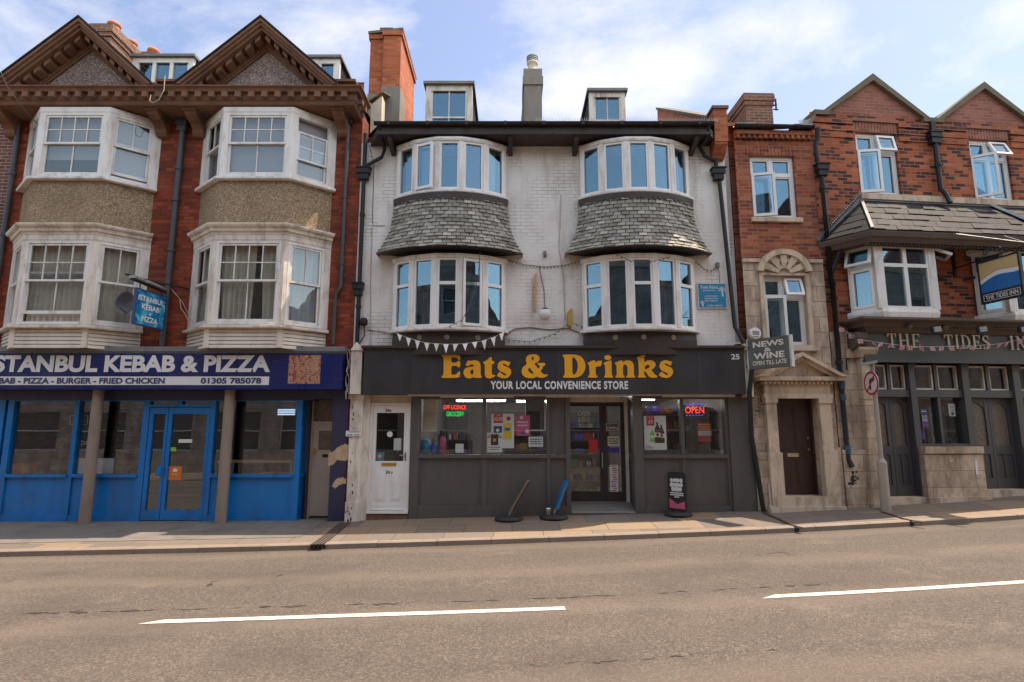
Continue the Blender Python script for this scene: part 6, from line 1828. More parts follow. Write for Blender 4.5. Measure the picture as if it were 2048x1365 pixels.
# bunting and festoon wires
def bunt(pts_uv, o, n, sz, mats, fn_label, group, cat="bunting"):
    P = [Vector((FA.at(u, v, o)[0], o, FA.at(u, v, o)[1])) for u, v in pts_uv]
    return P
def sag(fr, pts, o):
    out = []
    for (u, v) in pts:
        x, z = fr.at(u, v, o); out.append((x, o, z))
    return out
line = sag(FA, [(788, 665), (815, 676), (850, 686), (890, 689), (930, 688), (965, 682), (990, 674), (1010, 663)], .62)
bn = thing("bunting", "string of white triangular pennants sagging under the left bay", "bunting", FA, line[3][0], .62, line[3][2])
t = MB(FA); t.tube(line, .005, 5); part("string", t, m_wire_w, bn)
import bisect
def along(L, s_):
    P = [Vector(p) for p in L]; d = [0]
    for a, b in zip(P, P[1:]): d.append(d[-1]+(b-a).length)
    q = s_*d[-1]; i = min(len(P)-2, max(0, bisect.bisect_right(d, q)-1))
    return P[i].lerp(P[i+1], (q-d[i])/(d[i+1]-d[i]))
nf = 12
for k in range(nf):
    p = along(line, (k+.35)/nf); q = along(line, (k+.35+.55)/nf); m_ = (p+q)/2; ln = random.uniform(.13, .19); tw = random.uniform(-.05, .05)
    t = MB(FA); A_ = [tuple(p), tuple(q), (m_.x+tw*.5, m_.y+tw, m_.z-ln)]
    A_[2] = (A_[2][0], A_[2][1]+random.uniform(-.06, .06), A_[2][2])
    t.add(A_ + [(a, b+.004, c) for a, b, c in A_], [(0, 1, 2), (5, 4, 3), (0, 3, 4, 1), (1, 4, 5, 2), (2, 5, 3, 0)]); part("pennant", t, m_paper, bn)
def wire(pts, o, label, mat=None, r=.006, bulbs=0, fr=FA):
    L = [(*[fr.at(u, v, oo)[0]], oo, fr.at(u, v, oo)[1]) for (u, v), oo in zip(pts, o if isinstance(o, list) else [o]*len(pts))]
    t = MB(fr); t.tube(L, r, 5)
    for k in range(bulbs):
        p = along(L, (k+.5)/bulbs); t.lathe(p.x, p.y, [(.004, p.z-.035), (.012, p.z-.025), (.008, p.z)], 6)
    solo("wall_cable", t, mat or m_wire, label, "cable", "cables on the white wall")
wire([(1016, 520), (1050, 530), (1090, 534), (1130, 531), (1168, 520)], [.1, .03, .02, .03, .1], "festoon wire sagging between the two slate aprons", None, .006, 22)
wire([(960, 505), (956, 560), (940, 610), (925, 640), (895, 655)], [.62, .62, .63, .64, .62], "festoon wire hanging across the lower left bay window", None, .006, 14)
wire([(1230, 508), (1260, 522), (1300, 524), (1340, 514)], [.66, .68, .68, .6], "festoon wire looped under the right slate apron", None, .006, 12)
wire([(1388, 520), (1410, 540), (1425, 542), (1436, 530)], [.1, .05, .05, .06], "short festoon wire from the right bay to the box above the teal sign", None, .006, 8)
wire([(1012, 670), (1030, 658), (1060, 656), (1100, 660), (1135, 657), (1165, 668)], .02, "dark cable looping along the white wall under the globe lamp", m_wire, .010)
wire([(1012, 680), (1060, 684), (1110, 668), (1140, 645), (1168, 655)], [.05, .06, .06, .1, .05], "festoon wire running up to the yellow alarm box", None, .006, 16)
wire([(1078, 532), (1088, 580), (1090, 615)], .015, "thin cable dropping to the globe lamp", m_wire, .007)
wire([(1122, 390), (1118, 500), (1128, 560), (1130, 640)], .012, "hairline cable running down the white wall left of the right bay", m_wire_w, .007)
wire([(733, 270), (748, 330), (745, 430), (746, 452), (770, 452)], .012, "thin cable running down the white wall by the left drainpipe", m_wire, .006)
wire([(744, 455), (741, 560), (741, 690)], .012, "straight thin cable on the white wall at the far left", m_wire_w, .008)
wire([(735, 660), (760, 664), (785, 668)], .02, "short cable from the black camera to the left bay", m_wire, .008)

# ---- forecourt signs
def slanted_sign(u0, v0, u1, v1, ubase, vbase, mat_face, mat_edge, label, turn):
    x, y = on_pave(ubase, vbase); z = zpave(x, y)
    hx, hz = None, None
    d = ray(u1, v1); tt_ = y/d.y; top = Vector((d.x*tt_, y, ZC+d.z*tt_))
    r_ = thing("forecourt_sign", label, "pavement sign", WX, x, y, z, "pavement signs outside the store")
    t = MB(WX); t.lathe(x, y, [(.26, z+.003), (.265, z+.025), (.24, z+.05), (.10, z+.065), (.06, z+.09)], 24); part("base", t, m_rubber, r_)
    bot = Vector((x, y, z+.09)); dr = (top-bot); L = dr.length; dr.normalize()
    ydir = Vector((x/y + turn, 1, 0)).normalized(); nrm = dr.cross(ydir).normalized()
    H0 = .10
    def corner(s_, w_, n_): p = bot + dr*s_ + ydir*w_ + nrm*n_; return tuple(p)
    def slab(s0, s1, w0, w1, n0, n1, nm, m, par=r_):
        t = MB(WX)
        t.add([corner(s0, w0, n0), corner(s0, w1, n0), corner(s1, w1, n0), corner(s1, w0, n0), corner(s0, w0, n1), corner(s0, w1, n1), corner(s1, w1, n1), corner(s1, w0, n1)], [(0,1,2,3),(4,7,6,5),(0,4,5,1),(1,5,6,2),(2,6,7,3),(3,7,4,0)])
        return part(nm, t, m, par)
    slab(-.02, H0+.02, -.03, .03, -.012, .012, "stem", m_galv)
    slab(H0, L, -.20, .20, -.020, .020, "sign_frame", mat_edge)
    slab(H0+.03, L-.03, -.19, .19, .0205, .023, "poster_face", mat_face); slab(H0+.03, L-.03, -.19, .19, -.023, -.0205, "poster_face", mat_face)
    slab(H0+.06, H0+(L-H0)*.42, -.15, .15, -.0245, -.0232, "white_strip", m_sign_white) if mat_face is m_skyblue else None
slanted_sign(0, 0, 1057, 962, 1018, 1040, m_coffee, plain("worn_timber_edge", (.15, .11, .065), .7, .2, 8, .2, 40), "leaning brown edged forecourt sign seen edge on, left of the paper cup", .13)
slanted_sign(0, 0, 1132, 962, 1108, 1037, m_skyblue, m_skyblue, "leaning blue forecourt sign seen edge on, right of the paper cup", -.12)
# upright sign facing left
x, y = on_pave(1357, 1031); z = zpave(x, y)
ff = Frame(x, y, -54)
r_ = thing("forecourt_sign", "upright black forecourt sign with white lettering, in front of the right store window", "pavement sign", WX, x, y, z, "pavement signs outside the store")
t = MB(WX); t.lathe(x, y, [(.25, z+.003), (.255, z+.025), (.23, z+.05), (.10, z+.065), (.05, z+.085)], 24); part("base", t, m_rubber, r_)
zt = z + .78; hw = .205
t = MB(ff)
t.bar((-.12, 0, z+.03), (-.12, 0, z+.14), .02); t.bar((.12, 0, z+.03), (.12, 0, z+.14), .02)
pr = [(-hw, z+.09), (hw, z+.09), (hw, zt-.06), (hw-.02, zt-.02), (hw-.06, zt), (-hw+.06, zt), (-hw+.02, zt-.02), (-hw, zt-.06)]
t.prism(pr, -.02, .02); sfm = part("sign_frame", t, m_black, r_)
t = MB(ff)
for s_ in (1,):
    t.box(-hw+.025, hw-.025, .021, .024, z+.12, zt-.04, 0)
    t.prism([(-hw+.03, z+.12), (hw-.03, z+.12), (hw-.03, z+.26), (0, z+.2), (-hw+.03, z+.3)], .024, .026, 1)
    # three rows of chunky white script, too weathered to read, and two narrow lines under them
    for k, (zc3, n3, w3) in enumerate(((.63, 4, .29), (.55, 5, .28), (.47, 4, .23))):
        for q in range(n3):
            xq3 = -w3/2 + w3*(q+.5)/n3; hh3 = random.uniform(.035, .05)
            t.prism([(xq3 + .045*math.cos(a3*.9)*random.uniform(.7, 1.1), z+zc3 + hh3*math.sin(a3*.9)*random.uniform(.8, 1.1)) for a3 in range(7)], .024, .027, 2)
    for zc3, w3 in ((.40, .30), (.365, .30), (.33, .11)): t.box(-w3/2, w3/2, .024, .0265, z+zc3-.010, z+zc3+.010, 2)
part("poster_face", t, [m_dark, m_pink, m_sign_white], r_)
# paper cup standing on the foot of the blue sign
x, y = on_pave(1097, 1037); z = zpave(x, y)
d_ = 0
r_ = thing("paper_cup", "small tan paper cup standing on the foot of the leaning blue sign", "cup", WX, x, y+.0, z+.06)
t = MB(WX); t.lathe(x, y, [(.030, z+.062), (.043, z+.165)], 16); part("cup_body", t, m_sand, r_)
t = MB(WX); t.lathe(x, y, [(.046, z+.163), (.046, z+.178), (.036, z+.184), (.034, z+.17)], 16); part("rim", t, m_paper, r_)
t = MB(WX); t.prism([(x-.012, z+.095), (x+.014, z+.095), (x+.014, z+.125), (x-.012, z+.125)], y-.044, y-.039); part("cup_print", t, m_dark, r_)
# ---------------------------------------------------------------- narrow brick and stone house
NX1 = xw - .003
nh = thing("narrow_house", "narrow house with orange brick above and tan stone below, with a pedimented brown door", "house", FB, NX1/2, 0, .2)
zbs = FB.Z(1560, 522)
ztop = FB.Z(1560, 272)
wA = (FB.X(1503, 375), FB.X(1592, 375), FB.Z(1545, 437), FB.Z(1545, 312))
wB = (FB.X(1528, 620), FB.X(1612, 620), FB.Z(1570, 692), FB.Z(1570, 553))
dA = (FB.X(1553, 900), FB.X(1639, 900), FB.Z(1600, 992), FB.Z(1600, 795))
t = MB(FB); t.wall(0, NX1, zbs, ztop+.06, [wA], 0, .16); t.box(0, NX1, -7, -6.9, 0, 8.3); t.box(0, .2, -6.9, -.25, 0, 8.2); t.box(NX1-.2, NX1, -6.9, -.25, 0, 8.2)
part("wall", t, m_brick_narrow, nh)
t = MB(FB); t.wall(0, NX1, -.2, zbs, [wB, dA], .03, .25); t.quad((0, .03, zbs), (NX1, .03, zbs), (NX1, 0, zbs), (0, 0, zbs))
part("stone_wall", t, m_ashlar, nh)
t = MB(FB); t.box(0, NX1-.02, 0, .075, zbs-.05, zbs+.02); part("string_course", t, m_stone, nh)
t = MB(FB); t.box(-.0, dA[0]-.14, .03, .10, -.1, FB.Z(1530, 905)); part("plinth", t, m_ashlar, nh)
t = MB(FB); t.box(dA[1]+.12, NX1, .03, .10, -.1, FB.Z(1665, 895)); part("plinth", t, m_ashlar, nh)
for w_, nm in ((wA, "upper"), (wB, "lower")):
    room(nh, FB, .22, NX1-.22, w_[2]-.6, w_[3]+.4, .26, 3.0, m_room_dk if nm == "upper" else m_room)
# corbelled brick eaves, gutter, roof
t = MB(FB)
t.box(0, NX1-.01, .001, .05, ztop-.10, ztop-.02); t.box(0, NX1-.01, .001, .10, ztop-.02, ztop+.07)
x = .03
while x < NX1-.08: t.box(x, x+.06, .001, .09, ztop-.10, ztop-.021); x += .115
part("brick_cornice", t, m_brick_narrow, nh)
t = MB(FB)
arc = [(.16+.06*math.cos(math.pi+math.pi*i/8), ztop+.14+.06*math.sin(math.pi+math.pi*i/8)) for i in range(9)]
arc2 = [(.16+.05*math.cos(2*math.pi-math.pi*i/8), ztop+.14+.05*math.sin(2*math.pi-math.pi*i/8)) for i in range(9)]
t.side(arc+arc2, -.05, NX1-.02)
xp = FB.X(1640, 330, .1)
hopper(t, xp+.02, .1, FB.Z(1640, 340, .1), 1.1)
pipe_run(t, FB, [(xp-.02, .16, ztop+.1), (xp-.02, .14, ztop-.1), (xp-.06, .10, ztop-.25), (xp-.05, .10, FB.Z(1632, 320, .1)), (xp+.02, .1, FB.Z(1636, 345, .1)), (xp+.02, .1, 4.6), (xp+.05, .09, FB.Z(1668, 560, .1)), (xp+.05, .09, FB.Z(1690, 780, .1)), (xp+.05, .10, 1.15), (xp+.09, .15, 1.0)], .05, [(xp+.02, .1, 6.6), (xp+.05, .09, 3.0)])
pipe_run(t, FB, [(FB.X(1690, 500, .2)+.0, .2, FB.Z(1690, 478, .2)), (FB.X(1684, 505, .2), .15, FB.Z(1684, 500, .2)), (xp+.04, .1, FB.Z(1668, 545, .1))], .045)
part("drainpipe", t, m_black, nh)
t = MB(FB)
for v, dv in ((768, 18), (795, 10), (900, 14)):
    z = FB.Z(1695, v, .1); t.lathe(xp+.055, .095, [(.056, z-dv*.006), (.062, z), (.056, z+dv*.006)], 10)
part("tape_wrap", t, plain("faded_blue_tape", (.03, .075, .11), .6, .3, 20, .2, 40), nh)
t = MB(FB); t.quad((-.02, .14, ztop+.12), (NX1, .14, ztop+.12), (NX1, -3.5, ztop+2.0), (-.02, -3.5, ztop+2.0)); t.quad((-.02, -7, ztop+.1), (NX1, -7, ztop+.1), (NX1, -3.5, ztop+2.0), (-.02, -3.5, ztop+2.0))
def rsl(a, tt): return (-.02+(NX1+.02)*a, .14-3.64*(1-tt), ztop+.12+.005+1.88*(1-tt))
tiles(t, rsl, 16, 9, .015, .2)
part("roof", t, m_slate_dk, nh)
# chimney with gull spikes
o = -1.6
xa, xb = FB.X(1491, 215, o), FB.X(1545, 215, o); zt = FB.Z(1510, 188, o)
stack(nh, FB, xa, xb, o-1.3, o, 7.8, zt, m_brick_grey, [], .05)
t = MB(FB); t.bar((xb+.06, o-.1, zt-.25), (xb+.16, o-.1, zt-.2), .03); t.bar((xb+.14, o-.1, zt-.36), (xb+.14, o-.1, zt-.06), .03); t.bar((xb+.06, o-.1, zt-.34), (xb+.2, o-.1, zt-.34), .02)
part("aerial_bracket", t, m_black, nh)
for (x0_, o0_, z0_), (x1_, o1_, z1_), n in (((FB.X(1470, 248, -.5), -.5, ztop+.45), (FB.X(1508, 250, -.5), -.5, ztop+.45), 16), ((NX1-.28, .12, ztop+.18), (NX1-.05, .12, ztop+.18), 14)):
    t = MB(FB)
    for k in range(n):
        f = k/(n-1); x = x0_+(x1_-x0_)*f
        for d in (-.03, .03): t.bar((x, o0_, z0_), (x+d, o0_+d*.5, z0_+.12), .006)
    t.box(x0_, x1_, o0_-.05, o0_+.05, z0_-.04, z0_)
    part("bird_spikes", t, m_galv, nh)
# window A
t = MB(FB); t.box(wA[0]-.06, wA[1]+.06, -.0, .07, wA[2]-.09, wA[2]); part("window_sill", t, m_stone, nh)
t = MB(FB); x = wA[0]-.06
while x < wA[1]+.03: t.box(x, x+.064, .0, .012, wA[3], wA[3]+.22); x += .075
part("brick_lintel", t, m_brick_narrow, nh)
def four_light(fr, par, w_, o, openings=(), lab=None):
    x0, x1, z0, z1 = w_
    xm = x0+(x1-x0)*.49; zs = z0+(z1-z0)*.70
    f = casement(fr, par, x0+.002, x1-.002, z0+.002, z1-.002, o, None, .06, zs, (xm,), None, "window", lab)
    t = MB(fr)
    for a, b in ((x0+.06, xm-.03), (xm+.03, x1-.06)):
        for c, d in ((z0+.06, zs-.03), (zs+.03, z1-.06)):
            t.box(a, a+.03, o-.05, o-.012, c, d); t.box(b-.03, b, o-.05, o-.012, c, d); t.box(a+.03, b-.03, o-.05, o-.012, d-.03, d); t.box(a+.03, b-.03, o-.05, o-.012, c, c+.03)
    part("beading", t, m_upvc, f)
    return f, xm, zs
def open_leaf(fr, par, hx, o, w_, z0, z1, deg, left=True):
    """side hung leaf swung outwards by deg; hinge at hx"""
    hp = fr.w(hx, o, 0)
    f = Frame(hp.x, hp.y, math.degrees(fr.a) + (-deg if left else deg+180))
    if not left: f = Frame(hp.x, hp.y, math.degrees(fr.a) + deg)
    a, b = (0, w_) if left else (-w_, 0)
    t = MB(f); s_ = .055
    t.box(a, a+s_, 0, .055, z0, z1); t.box(b-s_, b, 0, .055, z0, z1); t.box(a+s_, b-s_, 0, .055, z1-s_, z1); t.box(a+s_, b-s_, 0, .055, z0, z0+s_)
    d = part("casement", t, m_upvc, par)
    t = MB(f); t.box(a+s_, b-s_, .025, .031, z0+s_, z1-s_); part("pane", t, m_glass, par)
    return d
def top_leaf(fr, par, x0, x1, o, z0, z1, deg):
    """top hung fanlight pushed out by deg"""
    c_, s2 = math.cos(R(deg)), math.sin(R(deg)); h = z1-z0
    t = MB(fr)
    def P(x, d, n): return (x, o + d*s2 + n*c_, z1 - d*c_ + n*s2)
    def bx3(xa, xb, d0, d1, n0, n1, tt):
        tt.add([P(xa, d0, n0), P(xb, d0, n0), P(xb, d1, n0), P(xa, d1, n0), P(xa, d0, n1), P(xb, d0, n1), P(xb, d1, n1), P(xa, d1, n1)], [(0,1,2,3),(4,7,6,5),(0,4,5,1),(1,5,6,2),(2,6,7,3),(3,7,4,0)])
    s_ = .05
    bx3(x0, x0+s_, 0, h, 0, .05, t); bx3(x1-s_, x1, 0, h, 0, .05, t); bx3(x0+s_, x1-s_, 0, s_, 0, .05, t); bx3(x0+s_, x1-s_, h-s_, h, 0, .05, t)
    d = part("fanlight", t, m_upvc, par)
    t = MB(fr); bx3(x0+s_, x1-s_, s_, h-s_, .02, .026, t); part("pane", t, m_glass, par)
f, xm, zs = four_light(FB, nh, wA, -.07)
open_leaf(FB, f, wA[0]+.03, -.068, xm-wA[0]-.0, wA[2]+.04, zs+.02, 14)
# fan headed stone window
t = MB(FB); xc = (wB[0]+wB[1])/2; za = wB[3]+.02; r1 = .56; r0 = .44; n = 16
for i in range(n):
    a0, a1 = math.pi*(i/n)*.92+.04*math.pi, math.pi*((i+1)/n)*.92+.04*math.pi
    t.prism([(xc+r0*math.cos(a0), za+r0*math.sin(a0)*.92), (xc+r1*math.cos(a0), za+r1*math.sin(a0)*.92), (xc+r1*math.cos(a1), za+r1*math.sin(a1)*.92), (xc+r0*math.cos(a1), za+r0*math.sin(a1)*.92)], .0, .13)
t.prism([(xc+r0*math.cos(math.pi*i/18), za+r0*.92*math.sin(math.pi*i/18)) for i in range(19)], .0, .04)
for a in (25, 57, 90, 123, 155):
    c_, s_ = math.cos(R(a)), math.sin(R(a)); pxx, pz = -s_, c_
    t.prism([(xc+c_*.12+pxx*.035, za+s_*.12+pz*.035), (xc+c_*.12-pxx*.035, za+s_*.12-pz*.035), (xc+c_*.46-pxx*.075, za+s_*.44-pz*.075), (xc+c_*.46+pxx*.075, za+s_*.44+pz*.075)], .04, .10)
part("fan_arch", t, m_stone, nh)
t = MB(FB); t.box(wB[0]-.12, wB[1]+.14, .03, .13, wB[2]-.11, wB[2]); t.box(wB[0]-.08, wB[0], .03, .07, wB[2], wB[3]); t.box(wB[1], wB[1]+.09, .03, .07, wB[2], wB[3]); t.box(wB[0]-.08, wB[1]+.09, .03, .075, wB[3], wB[3]+.05); part("window_surround", t, m_stone, nh)
f, xm, zs = four_light(FB, nh, wB, -.06)
top_leaf(FB, f, xm+.03, wB[1]-.04, -.055, zs, wB[3]-.05, 16)
open_leaf(FB, f, wB[0]+.03, -.055, xm-wB[0]-.0, wB[2]+.04, zs+.02, 10)
# doorcase with pediment
t = MB(FB)
z_l = dA[3]; z_e0 = z_l + .30; z_p = FB.Z(1605, 757, .2); za = FB.Z(1604, 706, .24)
pxl, pxr = FB.X(1516, 757, .2), FB.X(1688, 755, .2); pc = (pxl+pxr)/2
for s_, a, b in (("l", dA[0]-.20, dA[0]-.0), ("r", dA[1]+.0, dA[1]+.22)):
    t.box(a, b, .03, .13, FB.Z(1540, 905) if s_ == "l" else FB.Z(1650, 900), z_l-.12); t.box(a-.02, b+.02, .03, .16, z_l-.12, z_l-.03); t.box(a-.025, b+.025, .03, .18, .1, FB.Z(1540, 905) if s_ == "l" else FB.Z(1650, 900))
t.box(dA[0]-.24, dA[1]+.26, .03, .16, z_l-.03, z_l+.06); t.box(dA[0]-.21, dA[1]+.23, .03, .13, z_l+.06, z_l+.24)
t.box(dA[0]-.26, dA[1]+.28, .03, .17, z_l+.24, z_l+.28)
x = dA[0]-.24
while x < dA[1]+.24: t.box(x, x+.045, .17, .21, z_l+.245, z_l+.285); x += .085
t.box(pxl, pxr, .03, .27, z_p-.045, z_p+.03)
t.box(dA[0]-.24, dA[1]+.26, .03, .19, z_l+.285, z_p-.045)
part("doorcase", t, m_stone, nh)
t = MB(FB); t.prism([(pxl+.1, z_p+.03), (pxr-.1, z_p+.03), (pc, za-.1)], .03, .15)
sl = (za-z_p-.03)/((pxr-pxl)/2)
for s_, e in ((-1, pxl), (1, pxr)):
    for d0, d1, ow in ((0, .07, .33), (.07, .14, .26)):
        t.prism([(pc, za-d0), (e, z_p+.03+(.10-d0)*.0), (e-s_*(d1-d0)/sl*1.0*(1 if d0 == 0 else 1.6), z_p+.03), (pc, za-d1)] if d0 == 0 else [(pc, za-d0), (e-s_*.07/sl, z_p+.031), (e-s_*.15/sl, z_p+.031), (pc, za-d1)], .03, ow)
part("pediment", t, m_stone, nh)
t = MB(FB); dw = (dA[0]+.012, dA[1]-.012); oo = -.20; zm = FB.Z(1590, 910, oo)
t.box(dw[0], dw[1], oo-.06, oo, dA[2], dA[3]-.02)
xm = (dw[0]+dw[1])/2
for a, b in ((dw[0]+.10, xm-.05), (xm+.05, dw[1]-.10)):
    for c, d in ((dA[2]+.18, zm-.1), (zm+.1, dA[3]-.16)):
        t.box(a, b, oo, oo+.012, c, d); t.box(a+.035, b-.035, oo+.012, oo+.02, c+.035, d-.035)
t.box(dw[0]-.01, dw[0]+.03, oo, oo+.05, dA[2], dA[3]-.0); t.box(dw[1]-.03, dw[1]+.01, oo, oo+.05, dA[2], dA[3]); t.box(dw[0]+.03, dw[1]-.03, oo, oo+.05, dA[3]-.04, dA[3]-.001)
d = part("door", t, m_brown_door, nh, "dark brown panelled front door")
t = MB(FB); t.box(xm-.12, xm+.1, oo+.0, oo+.016, zm-.04, zm+.03); part("letterbox", t, m_sand, d)
t = MB(FB); hx = dw[1]-.10
for zz in (zm+.10, zm+.32): t.tube([(hx, oo, zz), (hx, oo+.03, zz)], .022, 10)
part("lock", t, m_brass, d)
t = MB(FB); gz = base_z(5.6); t.box(dA[0]-.16, dA[1]+.14, -.19, .20, gz-.1, dA[2]-.002); t.box(dA[0]-.3, dA[1]+.3, .105, .24, gz-.1, gz+.05); part("door_step", t, m_stone, nh)
t = MB(FB); x = FB.X(1540, 1000, .13); z0_, z1_ = FB.Z(1545, 1016, .13), FB.Z(1540, 968, .13); t.tube([(x+.01, .13, z0_), (x, .13, z1_)], .025); t.lathe(x+.01, .13, [(.04, z0_-.03), (.035, z0_+.05)], 10); solo("vent_pipe", t, m_beige, "short pale upright pipe at the foot of the stone wall left of the brown door", "pipe")
# moss and a small plant in the joint beside the pediment
t = MB(FB)
for k in range(420):
    u, v = random.gauss(1515, 9), random.gauss(768, 17)
    if random.random() < .4: u, v = random.gauss(1520, 9), random.gauss(815, 16)
    x, z = FB.at(u, v, .05); o_ = .035+abs(random.gauss(0, .045)); s_ = random.uniform(.012, .03); a = random.uniform(0, 6.28)
    t.add([(x, o_, z), (x+s_*math.cos(a), o_+s_*.5, z+s_*math.sin(a)), (x+s_*math.cos(a+1), o_+s_*.3, z+s_*math.sin(a+1))], [(0, 1, 2)])
m_moss = plain("dark_moss", (.055, .05, .022), .95, .35, 12, .3, 40)
solo("wall_moss", t, m_moss, "clump of dark moss and weeds by the left end of the stone pediment", "moss", kind="stuff")
# round white alarm box
x, z = FB.at(1511, 667, .12)
ab = thing("alarm_siren", "round white alarm siren on the stone wall above the news and wine sign", "alarm box", FB, x, .03, z-.1)
t = MB(FB); t.disc(x, z, .115, .03, .12, 24); t.disc(x, z, .10, .12, .135, 24); part("siren_case", t, m_upvc, ab)
t = MB(FB)
for k in range(5): t.box(x-.065, x+.065, .135, .139, z-.01+k*.016-.02, z-.002+k*.016-.02)
t.box(x-.06, x+.05, .135, .139, z-.075, z-.06); part("grille", t, m_lead, ab)
# projecting news and wine sign
A = FA.w(FA.X(1497, 715, .32), .32, 0); Bv = FA.w(FA.X(1579, 700, .92), .92, 0)
fs = Frame(A.x, A.y, math.degrees(math.atan2(Bv.y-A.y, Bv.x-A.x))); w_ = (Bv-A).length
zt0, zb0 = FA.Z(1499, 683, .32), FA.Z(1502, 742, .32)
zt0 = (FA.Z(1499, 683, .32)+FA.Z(1577, 668, .92))/2; zb0 = (FA.Z(1502, 742, .32)+FA.Z(1582, 730, .92))/2
pj_ = thing("projecting_sign", "dark projecting box sign lettered NEWS & WINE OPEN TILL LATE", "projecting sign", fs, w_/2, 0, zb0)
t = MB(fs); t.box(0, w_, -.10, .0, zb0, zt0); part("sign_box", t, m_shopgrey_dk, pj_)
t = MB(fs); t.box(w_, w_+.03, -.105, .005, zb0-.01, zt0+.01); part("end_trim", t, m_galv, pj_)
t = MB(fs); t.box(-.025, 0, -.105, .005, zb0-.01, zt0+.01); part("end_trim", t, m_galv, pj_)
t = MB(fs); H = zt0-zb0
for s_, a, b, c0, c1, bd in (("NEWS", .13, .88, .71, .90, .03), ("&", .40, .58, .545, .675, .03), ("WINE", .13, .88, .31, .52, .03), ("OPEN TILL LATE", .10, .92, .11, .255, .02)):
    put_text(t, s_, w_*a, w_*b, zb0+H*c0, zb0+H*c1, .001, bd, thick=.003)
part("lettering", t, m_cream_wood, pj_)
t = MB(fs); t.bar((-.30, -.05, zt0-.06), (0, -.05, zt0-.06), .03); t.bar((-.30, -.05, zb0+.06), (0, -.05, zb0+.06), .03); part("bracket", t, m_black, pj_)
# ---------------------------------------------------------------- the inn
PX1 = FC.X(2048, 600) + 4.2
inn = thing("inn", "orange brick inn with twin gables above a slate grey pub front", "pub", FC, PX1/2, 0, .3)
zpar = FC.Z(1670, 232)
G = [FC.X(1745, 200), FC.X(1966, 200)]
gsp = G[1]-G[0]; G.append(G[1]+gsp)
zap = FC.Z(1745, 152); zval = FC.Z(1866, 240)
w1 = (FC.X(1716, 330), FC.X(1797, 330), FC.Z(1750, 390), FC.Z(1750, 267))
w2 = (FC.X(1938, 340), FC.X(2018, 340), w1[2], w1[3])
w2 = (w1[0]+gsp, w1[1]+gsp, w1[2], w1[3]); w3 = (w2[0]+gsp, w2[1]+gsp, w1[2], w1[3])
zcn = FC.Z(1800, 660, .4)                         # underside of the pub cornice
zr0 = FC.Z(1800, 462, .85)                        # eave of the bay roof
zr1 = FC.Z(1800, 405, .02)
zb0, zb1 = FC.Z(1810, 623, .55), FC.Z(1810, 486, .55)
# first floor bays
BP = .55
bx_l, bx_r = FC.X(1760, 560, BP), FC.X(1868, 560, BP)
bays = [(FC.X(1690, 560), bx_l, bx_r, bx_r+(bx_l-FC.X(1690, 560)))]
sh = FC.X(1940, 560)-bays[0][0]
bays.append(tuple(v+sh for v in bays[0])); bays.append(tuple(v+2*sh for v in bays[0]))
holes = [w1, w2, w3] + [(b[0]+.1, b[3]-.1, zb0+.03, zb1) for b in bays]
t = MB(FC); t.wall(0, PX1, zcn, zval, holes, 0, .14)
t.box(0, PX1, -7, -6.9, 0, 8); t.box(.0, .2, -6.9, -.3, 0, zval-.1)
for gx_ in G:
    pass
part("wall", t, m_brick_pub, inn)
for z0, z1 in ((w1[2]-.5, w1[3]+.3), (zb0-.2, zb1+.3)):
    room(inn, FC, .22, PX1, z0, z1, .16, 3.2, m_room)
# gable walls and copings
hw = gsp/2-.12
for i, gx_ in enumerate(G):
    t = MB(FC); t.prism([(gx_-hw, zval+.0), (gx_+hw, zval+.0), (gx_, zap-.12)], -.25, .0015)
    part("gable", t, m_brick_gable, inn)
    t = MB(FC)
    for s_ in (-1, 1):
        sl = (zap-zval)/hw
        t.prism([(gx_, zap), (gx_+s_*(hw+.02), zval), (gx_+s_*(hw-.12), zval), (gx_, zap-.16)], -.30, .09)
    t.box(gx_+hw-.12, gx_+gsp-hw+.12, -.3, .09, zval-.10, zval-.002)
    if i == 0:
        t.box(.05, gx_-hw+.12, -.3, .11, zval-.10, zval-.002); t.prism([(.05, zval-.10), (-.12, zval-.28), (-.12, zval-.36), (.05, zval-.22)], -.3, .12)
    part("coping", t, m_coping, inn)
    t = MB(FC)
    for s_ in (-1, 1):
        t.add([(gx_, -.28, zap-.10), (gx_+s_*(hw+.1), -.28, zval-.14), (gx_+s_*(hw+.1), -6.5, zval-.14), (gx_, -6.5, zap-.10)], [(0, 1, 2, 3)])
    def rs(a, tt, g_=gx_): return (g_-(hw+.05)*tt, -.29-5*a, zap-.09-(zap-zval+.0)*tt)
    tiles(t, rs, 10, 20, .012, .2)
    part("roof", t, m_slate_dk, inn)
# stepped brick strings between the windows, soldier lintels
zst_ = zval-.12
edges = [(.0, w1[0]-.06), (w1[1]+.06, w2[0]-.06), (w2[1]+.06, w3[0]-.06)]
for a, b in edges:
    t = MB(FC)
    for k, (dz, o) in enumerate(((0, .06), (.16, .045), (.30, .03))):
        t.box(a, b, .0, o, zst_-dz-.13, zst_-dz-.002)
    part("brick_string", t, m_brick_pub, inn)
for w_ in (w1, w2, w3):
    t = MB(FC)
    x = w_[0]-.05
    while x < w_[1]+.0: t.box(x, x+.062, -.02, .016, w_[3]+.01, w_[3]+.23); x += .072
    t.box(w_[0]-.07, w_[1]+.07, 0, .055, w_[3]+.235, w_[3]+.30)
    part("brick_lintel", t, m_brick_gable, inn)
t = MB(FC); xs0 = FC.X(1722, 398, .05); t.box(xs0, PX1, -.02, .085, w1[2]-.13, w1[2]-.002); part("string_course", t, m_stone, inn)
